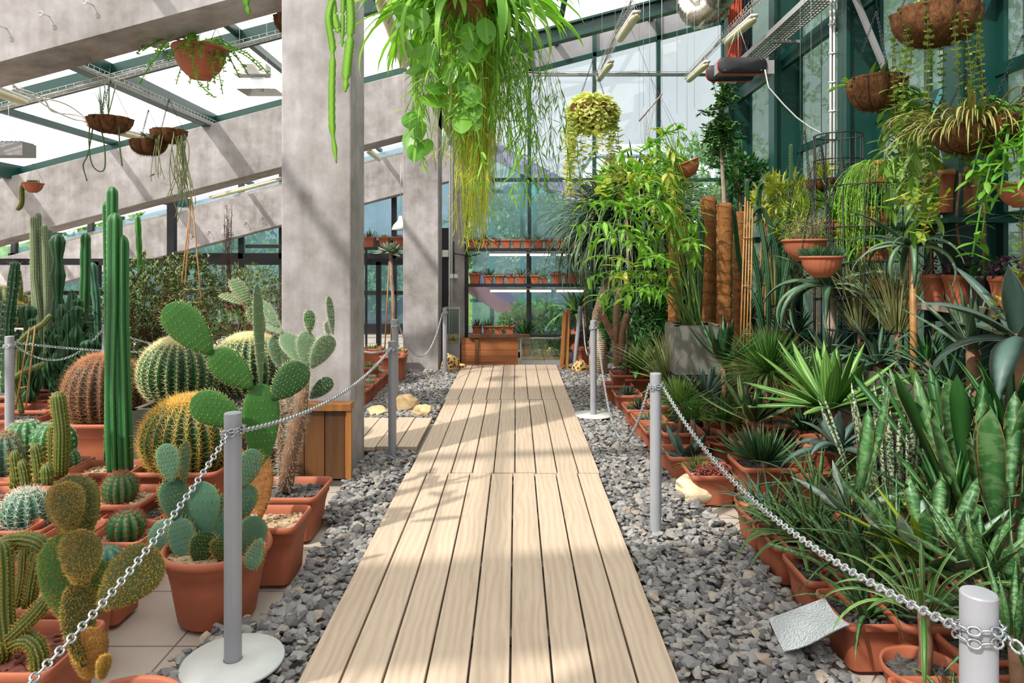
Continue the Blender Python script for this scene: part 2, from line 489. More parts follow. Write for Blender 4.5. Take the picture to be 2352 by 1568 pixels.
def mk_glass(name, tint, gl=.12, haze=0.0, hz='bcd0c8'):
    t = NT(name)
    tr = t.n('ShaderNodeBsdfTransparent'); tr.inputs[0].default_value = tint
    g = t.n('ShaderNodeBsdfGlossy', i_Roughness=.02)
    lw = t.n('ShaderNodeLayerWeight', i_Blend=.25)
    f = t.math('ADD', t.math('MULTIPLY', lw.outputs['Fresnel'], .6), gl * .3)
    mx = t.n('ShaderNodeMixShader'); t.l(f, mx.inputs[0]); t.l(tr.outputs[0], mx.inputs[1]); t.l(g.outputs[0], mx.inputs[2])
    sh = mx.outputs[0]
    if haze:
        df = t.n('ShaderNodeBsdfTranslucent'); df.inputs[0].default_value = hexc(hz)
        m2 = t.n('ShaderNodeMixShader'); t.l(t.math('MULTIPLY', t.noise(2.5, 5, .7, mapscale=(1, 1, .5)), haze * 2), m2.inputs[0]); t.l(sh, m2.inputs[1]); t.l(df.outputs[0], m2.inputs[2]); sh = m2.outputs[0]
    return t.done(sh)
M['glass'] = mk_glass('window_glass', (.93, .97, .97, 1), .12, .06)
M['glass_side'] = mk_glass('hazy_side_glass', (.86, .93, .92, 1), .1, .32, 'd4e4e4')  # pale haze mixed into the glass to lighten the side panes
M['glass_blue'] = mk_glass('tinted_sky_haze_glass', (.74, .87, .93, 1), .2, .34, 'b9d0e4')  # blue tint, plus a blue-white haze standing in for reflected sky
M['tank'] = mk_glass('tank_glass', (.88, .95, .92, 1), .2)
def mk_roof():
    t = NT('roof_polycarbonate')
    tr = t.n('ShaderNodeBsdfTransparent'); tr.inputs[0].default_value = (.95, .96, .96, 1)
    tl = t.n('ShaderNodeBsdfTranslucent'); tl.inputs[0].default_value = (.93, .94, .94, 1)
    df = t.n('ShaderNodeBsdfDiffuse'); df.inputs[0].default_value = (.85, .86, .86, 1)
    m0 = t.n('ShaderNodeMixShader'); m0.inputs[0].default_value = .15; t.l(tl.outputs[0], m0.inputs[1]); t.l(df.outputs[0], m0.inputs[2])
    mx = t.n('ShaderNodeMixShader'); mx.inputs[0].default_value = .4; t.l(tr.outputs[0], mx.inputs[1]); t.l(m0.outputs[0], mx.inputs[2])
    return t.done(mx.outputs[0])
M['roof'] = mk_roof()
def m_emit(name, col, s):
    t = NT(name); e = t.n('ShaderNodeEmission'); e.inputs[0].default_value = hexc(col); e.inputs[1].default_value = s
    return t.done(e.outputs[0])
M['tube_lit'] = m_emit('lit_tube', 'fff6ea', 1.6)
# ---------------- setting ----------------
def struct(o): return tag(o, kind='structure')
ZB = 10.15          # back glass wall (right part)
ZBL = 14.3        # back wall behind the left part
XR = 3.06         # right glass wall
def roofz(x): return 2.70 + .262 * (x + 7)
b = MB(); b.box((-3.5, 6.5, -.06), (17, 19, .08)); struct(b.build('floor', M['floor'], smooth=False))
b = MB(); b.box((0, 60, -.25), (140, 120, .1)); 
M['lawn'] = m_simple('lawn_green', '4a6b2a', .9, 0, .4, 4)
struct(b.build('ground', M['lawn'], smooth=False))
# planted soil strip on the right
b = MB(); b.box((2.2, 5.6, -.01), (1.7, 8.4, .03)); struct(b.build('planting_bed', M['soil_dark'], smooth=False))

def pillar(Z, x0, w, d, ztop):
    b = MB(); b.box((x0 + w / 2, Z + d / 2, ztop / 2), (w, d, ztop)); return struct(b.build('concrete_pillar', M['concrete'], smooth=False, bevel=.012))
pillar(4.74, -1.63, .485, .42, 4.3)
pillar(9.245, -1.53, .48, .46, 4.07)
pillar(10.0, -.985, .235, .25, 4.2)
def beam(Z, d, zb0, x_ref, slope, h, xa, xb):
    b = MB(); f = lambda x: zb0 + slope * (x - x_ref)
    b.prism([(xa, f(xa)), (xb, f(xb)), (xb, f(xb) + h), (xa, f(xa) + h)], 'y', Z, Z + d)
    return struct(b.build('concrete_beam', M['concrete'], smooth=False, bevel=.01))
beam(4.76, .40, 2.893, -3.6, .272, .86, -8.5, -1.63)
beam(.26, .40, 2.893, -3.6, .272, .86, -8.5, -1.63)
pillar(.24, -1.63, .485, .42, 4.3)
beam(9.26, .40, 1.783, -7.0, .262, .84, -10.3, -1.05)
beam(13.76, .30, 2.246, -4.71, .262, .82, -10.6, -1.0)

# roof: rafters (along the slope), purlins (along y), panels
def rafter(Z, w, h, xa, xb, off=0.0, mat='green_steel', name='roof_rafter'):
    b = MB(); b.span((xa, Z, roofz(xa) + off), (xb, Z, roofz(xb) + off), w, h, up=(-.25, 0, .97))
    return struct(b.build(name, M[mat], smooth=False))
for Z in (-6.5, -4.24, -2.0, 2.5, 7.05, 11.5):
    rafter(Z, .09, .16, -10.6, 3.1 if Z < 10 else -.95)
rafter(9.5, .22, .10, -10.6, -1.5)
# steel continuation of the main beam to the right, with flanges
for (w, h, off) in ((.03, .20, -.05), (.16, .03, -.15), (.16, .03, .05)):
    rafter(9.42, w, h, -1.05, 3.1, off, name='roof_girder')
for x in (-9.6, -8.3, -6.9, -5.55, -4.2, -2.85, -1.35, .6, 2.0):
    big = x in (-6.9, -4.2, -1.35)
    b = MB(); hh = .2 if big else .07; y1 = 14.4 if x < -.9 else ZB + .1; b.box((x, (y1 - 7.4) / 2, roofz(x) + (.0 if big else .06)), (.12 if big else .07, y1 + 7.4, hh)); struct(b.build('roof_purlin', M['green_steel'], smooth=False))
b = MB()
for (xa_, xb_, y1) in ((-10.8, -.9, 14.6), (-.9, 3.3, ZB + .12)): b.prism([(xa_, roofz(xa_) + .13), (xb_, roofz(xb_) + .13), (xb_, roofz(xb_) + .142), (xa_, roofz(xa_) + .142)], 'y', -7.5, y1)
struct(b.build('ceiling', M['roof'], smooth=False))

# back glass wall, right part
def bar(b, a, c, w, h): b.span(a, c, w, h, up=(0, 1, 0) if abs(c[0] - a[0]) + abs(c[2] - a[2]) > 0 and False else (0, 0, 1))
def frame_mesh(name, segs, mat, parent=None):
    b = MB()
    for (a, c, w, d) in segs:
        a = np.array(a, float); c = np.array(c, float)
        if abs(a[2] - c[2]) < 1e-6 or abs(a[2]-c[2]) < .9*np.linalg.norm(a-c): b.span(a, c, d, w)      # horizontal-ish: w high, d deep
        else: b.span(a, c, w, d, up=(0, 1, 0))
    return b.build(name, M[mat], parent, smooth=False)
zt = lambda x: 4.463 + .26 * (x - .744)      # top of the back glazing
bw = []
xs = [W(1071, 0, ZB).x, W(1216, 0, ZB).x, W(1365, 0, ZB).x, W(1512, 0, ZB).x, W(1665, 0, ZB).x]
for i, x in enumerate(xs):
    bw.append(((x, ZB, .1), (x, ZB, zt(x) + .4), .055 if i < 4 else .1, .08))
bw.append(((xs[0], ZB, W(0, 413, ZB).z), (xs[-1], ZB, W(0, 413, ZB).z), .05, .08))
bw.append(((xs[0], ZB, W(0, 172, ZB).z), (xs[-1], ZB, W(0, 172, ZB).z), .03, .06))
bw.append(((xs[0], ZB, zt(xs[0])), (xs[-1], ZB, zt(xs[-1])), .06, .08))
bw.append(((xs[0], ZB, .12), (xs[-1], ZB, .12), .08, .1))
fr = struct(frame_mesh('window_1', bw, 'green_steel'))
b = MB(); b.prism([(xs[0], .1), (xs[-1], .1), (xs[-1], zt(xs[-1])), (xs[0], zt(xs[0]))], 'y', ZB + .01, ZB + .016)
b.build('window_pane', M['glass'], fr, smooth=False)
b = MB(); b.prism([(xs[0] - .3, zt(xs[0] - .3) + .03), (xs[-1], zt(xs[-1]) + .03), (xs[-1], roofz(xs[-1]) + .1), (xs[0] - .3, roofz(xs[0] - .3) + .1)], 'y', ZB + .02, ZB + .05)
struct(b.build('wall_back_upper_panel', M['gray_panel'], smooth=False))

# right glass wall with deep columns
cols = [W(1685, 0, 9.6), ]
b = MB()
zc = [9.75, 7.75, 5.95, 4.55, 3.3]
colx = [(1665, 1698), (1766, 1820), (1925, 1998), (2168, 2262)]
rw = []
bays = []
for i, (xa, xb) in enumerate(colx):
    # the near-left edge belongs to the inner flange at X = XR - .32
    xin = XR - .30
    Z1 = F * xin / (xa - CX)
    c = MB()
    c.box((xin + .02, Z1 - .06, 2.8), (.03, .16, 5.6)); c.box((XR - .14, Z1 - .06, 2.8), (.26, .03, 5.6)); c.box((XR + .0, Z1 - .06, 2.8), (.03, .16, 5.6))
    struct(c.build('steel_column', M['green_steel'], smooth=False)); bays.append(Z1 - .06)
bays.append(2.2); bays.append(.6)
Zs = sorted(bays)
segs = []
for z in (3.06 * .885, 1.88 * 0 + CH + (CY - 505) / F * 4.5):
    segs.append(((XR, .2, z), (XR, ZB, z), .07, .05))
segs.append(((XR, .2, .75), (XR, ZB, .75), .07, .1))
segs.append(((XR, .2, 5.2), (XR, ZB, 5.2), .1, .1))
for i in range(len(Zs) - 1):
    m_ = (Zs[i] + Zs[i + 1]) / 2
    for zz in (m_,):
        segs.append(((XR + .0, zz, 0), (XR + .0, zz, 5.2), .022, .07))
fr = struct(frame_mesh('window_2', segs, 'green_steel'))
b = MB(); b.box((XR + .02, 5.2, 2.97), (.006, 9.8, 4.45)); b.build('window_pane', M['glass_side'], fr, smooth=False)
b = MB(); b.box((XR + .02, 5.2, .37), (.06, 9.8, .74)); struct(b.build('wall_right', M['black_steel'], smooth=False))

# left back wall: black framed glazing
segs = []
hz = CH
for x in (-10.5, -8.9, -7.3, -5.75, -4.9, -4.1, -2.55, -1.05): segs.append(((x, ZBL, 0), (x, ZBL, 3.6 if x > -6 else 2.4), .1, .1))
segs.append(((-10.6, ZBL, 1.62), (-1, ZBL, 1.62), .12, .1)); segs.append(((-10.6, ZBL, .85), (-1, ZBL, .85), .08, .1)); segs.append(((-10.6, ZBL, .1), (-1, ZBL, .1), .2, .1))
segs.append(((-4.9, ZBL, 1.9), (-1, ZBL, 1.9), .1, .1))
fr = struct(frame_mesh('window_3', segs, 'black_steel'))
b = MB(); b.prism([(-10.6, 0), (-1, 0), (-1, roofz(-1)), (-10.6, roofz(-10.6))], 'y', ZBL + .03, ZBL + .036); b.build('window_pane', M['glass_blue'], fr, smooth=False)
# freestanding black frame partition in the left room
segs = [((W(395, 0, 10.6).x, 10.6, 0), (W(395, 0, 10.6).x, 10.6, 2.42), .11, .1), ((-9.4, 10.6, 1.5), (W(926, 0, 10.6).x, 10.6, 1.5), .10, .08)]
segs += [((W(565, 0, 11.5).x, 11.5, 1.76), (W(926, 0, 11.5).x, 11.5, 1.76), .06, .06)]
for px in (130, 225, 870, 932): segs.append(((W(px, 0, 10.6).x, 10.6, 0), (W(px, 0, 10.6).x, 10.6, 1.5), .07, .08))
struct(frame_mesh('partition_frame', segs, 'black_steel'))
# left wall
b = MB(); b.box((-10.7, 7, .55), (.2, 15, 1.1)); struct(b.build('wall_left', M['concrete'], smooth=False))
# narrow door strip between second pillar and the conduit pier
b = MB(); x0, x1 = W(1011, 0, 10.1).x, W(1030, 0, 10.1).x
b.box(((x0 + x1) / 2, 10.1, 1.0), (x1 - x0, .05, 2.0)); struct(b.build('door_1', M['black_steel'], smooth=False))
# low kerb across the end of the bed
b = MB(); b.box((1.75, 9.9, .09), (2.5, .12, .2)); struct(b.build('trim_1', m_simple('kerb_stone', '9a8f86', .7), smooth=False, bevel=.01))

# boardwalk sections
def deck(x0, x1, y0, y1, n, name, label, seed=0):
    b = MB(); w = (x1 - x0) / n; r = random.Random(seed)
    for i in range(n):
        a, c = y0 + r.uniform(-.008, .008), y1 + r.uniform(-.008, .008)
        b.box((x0 + (i + .5) * w, (a + c) / 2, .045 + r.uniform(-.002, .002)), (w - .008, c - a, .03))
    for y in np.linspace(y0 + .1, y1 - .1, 5):
        b.box(((x0 + x1) / 2, y, .012), (x1 - x0 - .04, .06, .034))
    return tag(b.build(name, M['deck'], smooth=False, bevel=.003), label, 'boardwalk', 'beige timber boardwalk sections')
deck(-.752, .566, 2.0, 4.655, 9, 'boardwalk_section', 'nearest long section of pale plank boardwalk in the foreground', 1)
deck(-.735, .575, 4.67, 7.14, 9, 'boardwalk_section', 'middle section of pale plank boardwalk between the grey posts', 2)
deck(-.752, .570, 7.155, 9.56, 9, 'boardwalk_section', 'farthest section of pale plank boardwalk ending at the wooden box', 3)
deck(-1.9, -.77, 5.32, 6.32, 7, 'side_deck', 'small pale plank side deck branching left behind the pillar', 4)
# ---------------- shared shapes ----------------
def shift(b, o):
    """turn world coordinates collected in b into coordinates local to the thing o"""
    L = np.array(o.location)
    b.v = [v - L for v in b.v]
    return b
def wbuild(b, name, mats, o, smooth=True):
    return shift(b, o).build(name, mats, o, smooth) if b.n else None
ICO = None
def stones(b, c, size, flat=.55, m=0, jit=.25):
    global ICO
    if ICO is None:
        p = (1 + 5 ** .5) / 2
        v = np.array([(-1, p, 0), (1, p, 0), (-1, -p, 0), (1, -p, 0), (0, -1, p), (0, 1, p), (0, -1, -p), (0, 1, -p), (p, 0, -1), (p, 0, 1), (-p, 0, -1), (-p, 0, 1)], float)
        f = [(0, 11, 5), (0, 5, 1), (0, 1, 7), (0, 7, 10), (0, 10, 11), (1, 5, 9), (5, 11, 4), (11, 10, 2), (10, 7, 6), (7, 1, 8), (3, 9, 4), (3, 4, 2), (3, 2, 6), (3, 6, 8), (3, 8, 9), (4, 9, 5), (2, 4, 11), (6, 2, 10), (8, 6, 7), (9, 8, 1)]
        ICO = (v / np.linalg.norm(v[0]), np.array(f))
    v, f = ICO
    c = np.asarray(c, float); K = len(c)
    size = np.broadcast_to(np.asarray(size, float), (K,))
    X = v[None] * (1 + (nr.rand(K, 12, 1) - .5) * 2 * jit)
    sc = np.stack([.7 + .6 * nr.rand(K), .55 + .4 * nr.rand(K), flat * (.5 + .6 * nr.rand(K))], 1)
    X = X * sc[:, None] * size[:, None, None]
    a = nr.rand(K) * 2 * PI; tl = (nr.rand(K) - .5) * 1.3
    ct, st = np.cos(tl), np.sin(tl)
    x, y, z = X[..., 0], X[..., 1], X[..., 2]
    x, z = x * ct[:, None] - z * st[:, None], x * st[:, None] + z * ct[:, None]
    ca, sa = np.cos(a), np.sin(a)
    x, y = x * ca[:, None] - y * sa[:, None], x * sa[:, None] + y * ca[:, None]
    V = (np.stack([x, y, z], -1) + c[:, None]).reshape(-1, 3)
    T = (np.arange(K)[:, None, None] * 12 + f[None]).reshape(-1, 3)
    lf = np.zeros((K, 12, 3)); lf[..., 2] = nr.rand(K)[:, None]
    return b.add(V, None, T, lf=lf, m=m)

def ringrect(a, b_, r, z, n=5):
    pts = []
    for (sx, sy, a0) in ((1, 1, 0), (-1, 1, 90), (-1, -1, 180), (1, -1, 270)):
        for k in range(n):
            t = math.radians(a0 + 90 * k / (n - 1))
            pts.append((sx * (a - r) + r * math.cos(t), sy * (b_ - r) + r * math.sin(t), z))
    return pts
SOILS = {}
def soil_mat(k):
    if k not in SOILS:
        SOILS[k] = {'dark': lambda: m_simple('potting_grit', '4b4744', .95, 0, .6, 70, .8),
                    'tan': lambda: m_simple('tan_grit', 'a88d70', .9, 0, .5, 70, .8),
                    'red': lambda: m_simple('red_lava_grit', '6e3a2c', .95, 0, .4, 50, .8)}[k]()
    return SOILS[k]
def rect_pot(o, w, d, h, soil='dark', taper=.80, mat=None, grit=90, top=None, x=0.0, y=0.0):
    b = MB(); a, c = w / 2, d / 2; r = min(a, c) * .22
    l = min(.028, h * .14)
    prof = [(taper, 0), (taper + .005, .004), (taper * .55 + .42, h * .5), (.925, h * .72), (.955, h * .735), (.965, h - l * 1.25), (1.0, h - l * 1.2), (1.03, h - l), (1.045, h - l * .5), (1.03, h - l * .1), (1.0, h), (.97, h - l * .15), (.93, h - l), (.9, h - .055)]
    rows = [ringrect(a - (1 - s) * min(a, c), c - (1 - s) * min(a, c), r, z) for s, z in prof]
    b.grid(np.array(rows) + A(x, y, 0), True, True, False)
    b.build('pot', mat or M['terra'], o)
    s = MB(); zt_ = h - .04
    rows = []
    for k, q in enumerate((.94, .7, .4, .1)):
        rr = np.array(ringrect((a * .94) * q, (c * .94) * q, r * q, zt_)); rr[:, 2] += (nr.rand(len(rr)) - .5) * .008
        rows.append(rr)
    s.grid(np.array(rows) + A(x, y, 0), True, False, True)
    if grit:
        p = np.stack([(nr.rand(grit) - .5) * w * .84 + x, (nr.rand(grit) - .5) * d * .84 + y, zt_ + nr.rand(grit) * .006], 1)
        stones(s, p, .008 + nr.rand(grit) * .010)
    s.build('soil', soil_mat(soil), o, smooth=False)
    return zt_
def round_pot(o, r, h, soil='dark', taper=.72, mat=None, grit=80):
    b = MB()
    prof = [(taper, 0), (taper + .01, .004), (.86, h * .55), (.92, h * .74), (.945, h * .75), (.96, h * .86), (1.0, h * .875), (1.04, h * .9), (1.05, h * .94), (1.03, h * .985), (1.0, h), (.95, h - .01), (.93, h - .05)]
    b.lathe([(p * r, z) for p, z in prof], 44)
    b.build('pot', mat or M['terra'], o)
    s = MB(); z = h - .04
    s.lathe([(.95 * r, z), (.6 * r, z + .004), (.3 * r, z)], 24, cap0=False, cap1=True)
    if grit:
        a = nr.rand(grit) * 2 * PI; q = np.sqrt(nr.rand(grit)) * r * .88
        stones(s, np.stack([q * np.cos(a), q * np.sin(a), z + nr.rand(grit) * .006], 1), .008 + nr.rand(grit) * .012)
    s.build('soil', soil_mat(soil), o, smooth=False)
    return z
def bowl(o, r, h, soil='dark', mat=None, flutes=22, name='bowl'):
    b = MB()
    prof = [(.36, 0), (.42, .0), (.44, h * .06), (.52, h * .1), (.74, h * .3), (.89, h * .55), (.95, h * .8), (.97, h * .88), (1.05, h * .89), (1.09, h * .93), (1.08, h * .985), (1.02, h), (.97, h * .97), (.9, h * .8)]
    b.lathe([(p * r, z) for p, z in prof], 88, mod=lambda a, i, n: 1 + (.028 * np.abs(np.sin(a * flutes / 2)) if 3 <= i <= 7 else 0))
    b.build(name, mat or M['terra'], o)
    s = MB(); s.lathe([(.93 * r, h * .9), (.5 * r, h * .93), (.2 * r, h * .92)], 24, cap0=False, cap1=True)
    s.build('soil', soil_mat(soil), o)
def coir_basket(o, r, h, lobes=8, wire=True, sag=.6):
    b = MB()
    n = 9
    prof = []
    for k in range(n + 1):
        t = k / n * PI * .5
        prof.append((r * (math.sin(t) ** sag if k else .05), h * (1 - math.cos(t)) * .98))
    prof += [(r * 1.03, h * 1.06), (r * .97, h * 1.12), (r * .85, h * 1.0), (r * .3, h * .92)]
    b.lathe(prof, 64, mod=lambda a, i, n_: (1 + .20 * np.abs(np.sin(a * lobes / 2)) ** .7 * (1 if i < 11 else .3) + (nr.rand(len(a)) - .5) * .06), cap1=True)
    K = 1500
    a = nr.rand(K) * 2 * PI; t = nr.rand(K) * PI * .5
    base = np.stack([r * np.sin(t) ** sag * np.cos(a), r * np.sin(t) ** sag * np.sin(a), h * (1 - np.cos(t))], 1)
    dr = np.stack([np.cos(a), np.sin(a), -.4 * np.ones(K)], 1) + (nr.rand(K, 3) - .5) * 1.6
    b.cones(base, dr, .02 + nr.rand(K) * .025, .0009)
    liner = b.build('coir_liner', M['coir'], o)
    if wire:
        w = MB()
        for z, rr in ((h * 1.02, r * 1.06),):
            an = np.linspace(0, 2 * PI, 41); w.tube(np.stack([rr * np.cos(an), rr * np.sin(an), np.full(41, z)], 1), .0028, 5)
        for k in range(lobes):
            a = 2 * PI * k / lobes
            t = np.linspace(.15, PI / 2, 9)
            w.tube(np.stack([r * 1.03 * np.sin(t) ** sag * np.cos(a), r * 1.03 * np.sin(t) ** sag * np.sin(a), h * (1 - np.cos(t)) - .004], 1), .0024, 4)
        w.build('wire_frame', M['black_steel'], liner)

def link_chain(b, pts, link=.034, wire=.0036, sides=5):
    """interlocking links along a polyline"""
    pts = np.asarray(pts, float)
    d = np.concatenate([[0], np.cumsum(np.linalg.norm(np.diff(pts, axis=0), axis=1))])
    pitch = link * .72; n = max(2, int(d[-1] / pitch))
    s = (np.arange(n) + .5) / n * d[-1]
    P = np.stack([np.interp(s, d, pts[:, k]) for k in range(3)], 1)
    T = np.stack([np.interp(s + .01, d, pts[:, k]) - np.interp(s - .01, d, pts[:, k]) for k in range(3)], 1)
    m = 12; a = np.arange(m) / m * 2 * PI
    hl, hw = link / 2 - wire, link * .30
    cx = np.where(np.cos(a) >= 0, 1, -1) * (hl - hw) * (np.abs(np.cos(a)) > .05) + hw * np.cos(a); cyy = hw * np.sin(a)
    for i in range(n):
        t = T[i] / max(np.linalg.norm(T[i]), 1e-9); ref = A(0, 0, 1) if abs(t[2]) < .95 else A(1, 0, 0)
        u = np.cross(t, ref); u /= np.linalg.norm(u); v = np.cross(u, t)
        ang = PI / 4 + (i % 2) * PI / 2
        w = u * math.cos(ang) + v * math.sin(ang); nrm = np.cross(t, w)
        C = P[i] + np.outer(cx, t) + np.outer(cyy, w)
        rad = np.outer(np.cos(a), t) + np.outer(np.sin(a), w)
        rows = []
        for k in range(sides):
            q = 2 * PI * k / sides
            rows.append(C + wire * (math.cos(q) * rad + math.sin(q) * nrm))
        G_ = np.stack(rows, 1)                       # m, sides, 3
        G_ = np.concatenate([G_, G_[:1]])
        b.grid(G_, True)
def catenary(a, c, sag, n=40):
    a = np.asarray(a, float); c = np.asarray(c, float); t = np.linspace(0, 1, n)[:, None]
    p = a + (c - a) * t; p[:, 2] -= (sag * 4 * t * (1 - t))[:, 0]
    return p
def wiggle(a, c, amp, n=24, k=3):
    a = np.asarray(a, float); c = np.asarray(c, float); t = np.linspace(0, 1, n)[:, None]
    p = a + (c - a) * t
    for j in range(3):
        p[:, j] += amp * np.sin(t[:, 0] * k * rnd.uniform(1.5, 4) + rnd.uniform(0, 6)) * np.sin(t[:, 0] * PI)
    return p
def hangers(o, r, z0, ztop, n=3, link=.02, wire=.0018, mat='chain_dark', chain=True, name='hanging_chain', up=None):
    """chains from the rim of a basket at local height z0 up to a hook, then one wire further up"""
    b = MB(); zh = z0 + (up or r * 2.2)
    for k in range(n):
        a = 2 * PI * k / n + .5
        p = [(r * math.cos(a), r * math.sin(a), z0), (0, 0, zh)]
        if chain: link_chain(b, p, link, wire, 4)
        else: b.tube(p, .0012, 4)
    b.tube([(0, 0, zh - .01), (.012, 0, zh + .015), (0, 0, zh + .035), (0, 0, ztop)], .0015, 4)
    b.build(name, M[mat], o)

# ---------------- cactus shapes ----------------
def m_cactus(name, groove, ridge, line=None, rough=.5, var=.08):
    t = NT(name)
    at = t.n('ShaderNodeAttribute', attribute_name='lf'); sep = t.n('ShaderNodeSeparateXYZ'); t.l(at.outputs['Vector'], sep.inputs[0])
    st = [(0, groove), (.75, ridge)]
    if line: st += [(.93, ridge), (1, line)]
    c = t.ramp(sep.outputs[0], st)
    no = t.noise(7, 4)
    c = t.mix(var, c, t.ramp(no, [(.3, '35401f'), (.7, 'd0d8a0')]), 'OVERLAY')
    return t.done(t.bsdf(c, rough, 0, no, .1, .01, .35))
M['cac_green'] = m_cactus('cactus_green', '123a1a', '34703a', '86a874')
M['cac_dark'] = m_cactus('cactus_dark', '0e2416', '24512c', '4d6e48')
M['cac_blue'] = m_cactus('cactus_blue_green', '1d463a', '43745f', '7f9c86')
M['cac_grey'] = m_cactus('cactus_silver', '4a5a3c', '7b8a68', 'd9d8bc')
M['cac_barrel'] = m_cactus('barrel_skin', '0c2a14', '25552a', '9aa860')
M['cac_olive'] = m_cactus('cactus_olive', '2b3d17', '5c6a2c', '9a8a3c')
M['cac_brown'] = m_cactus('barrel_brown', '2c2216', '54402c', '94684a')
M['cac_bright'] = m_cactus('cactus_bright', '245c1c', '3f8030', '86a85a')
M['spine_pale'] = m_simple('pale_spines', 'ded39a', .6, 0, .15)
M['spine_gold'] = m_simple('gold_spines', 'c89b3e', .6, 0, .25)
M['spine_orange'] = m_simple('orange_spines', 'b67c54', .6, 0, .3)
M['spine_red'] = m_simple('red_spines', '8e4a34', .6, 0, .3)
M['spine_white'] = m_simple('white_spines', 'cdc8b4', .6, 0, .2)
M['spine_brown'] = m_simple('brown_spines', '8a5a2c', .6, 0, .3)
M['stem_brown'] = m_simple('woody_stem', '7a5a42', .85, 0, .35, 20, .6)
M['stem_grey'] = m_simple('grey_bark', '8c7c6c', .85, 0, .3, 20, .6)
M['stem_green'] = m_simple('green_stem', '5d7a36', .6, 0, .2)
M['areole'] = m_simple('areole_dots', '6b5a2a', .8, 0, .3)

def dome(n, r, base=.9, tip=.12):
    t = np.linspace(0, 1, n)
    return r * np.minimum(np.interp(t, [0, .12, 1], [base, 1, 1]), np.sqrt(np.maximum(1 - np.maximum((t - (1 - tip)) / tip, 0) ** 2, .01)))
def ribcross(ribs, depth):
    return np.tile([1, 1 - depth * .45, 1 - depth, 1 - depth * .45], ribs)
def column(b, sp, path, r, ribs=8, depth=.28, nspine=3, slen=.014, lump=0.0, srad=.0009, tip=None, n=None, step=.03):
    path = np.asarray(path, float)
    L = np.linalg.norm(np.diff(path, axis=0), axis=1).sum()
    n = n or max(14, int(L / max(r * .6, .02)))
    d = np.concatenate([[0], np.cumsum(np.linalg.norm(np.diff(path, axis=0), axis=1))])
    t = np.linspace(0, 1, n); t = 1 - (1 - t) ** 1.35 if L < 10 * r else t
    tipf = tip or min(.5, 1.3 * r / L)
    t = np.concatenate([np.linspace(0, 1 - tipf, max(4, n - 8), endpoint=False), 1 - tipf * (1 - np.sin(np.linspace(0, PI / 2, 9)))])
    P = np.stack([np.interp(t * d[-1], d, path[:, k]) for k in range(3)], 1)
    # smooth the polyline a little
    for _ in range(2): P[1:-1] = (P[:-2] + 2 * P[1:-1] + P[2:]) / 4
    rr = r * np.sqrt(np.maximum(1 - np.maximum((t - (1 - tipf)) / tipf, 0) ** 2, .0025))
    rr[:2] *= [.85, .95]
    if lump: rr = rr * (1 + lump * np.sin(t * L / r * 1.1 + rnd.random() * 6) + lump * (nr.rand(len(t)) - .5))
    b.tube(P, rr, ribs * 4, ribcross(ribs, depth))
    if sp is not None and nspine:
        T = np.gradient(P, axis=0); T /= np.linalg.norm(T, axis=1, keepdims=True) + 1e-9
        ns = max(3, int(L / step)); ts = np.linspace(.02, .985, ns)
        bs, ds = [], []
        for k in range(ribs):
            a = 2 * PI * k / ribs
            for q in ts:
                i = int(np.searchsorted(t, q)); i = min(max(i, 1), len(t) - 1)
                f = (q - t[i - 1]) / (t[i] - t[i - 1] + 1e-9)
                c = P[i - 1] * (1 - f) + P[i] * f; tt = T[i]
                ref = A(0, 0, 1) if abs(T[0][2]) < .9 else A(1, 0, 0)
                N = ref - tt * (ref @ tt); N /= np.linalg.norm(N); B = np.cross(tt, N)
                o_ = math.cos(a) * N + math.sin(a) * B
                rad = rr[i - 1] * (1 - f) + rr[i] * f
                for _ in range(nspine):
                    bs.append(c + o_ * rad * .98); ds.append(o_ + (nr.rand(3) - .5) * 1.5)
        sp.cones(np.array(bs), np.array(ds), slen * (.6 + .7 * nr.rand(len(bs))), srad)
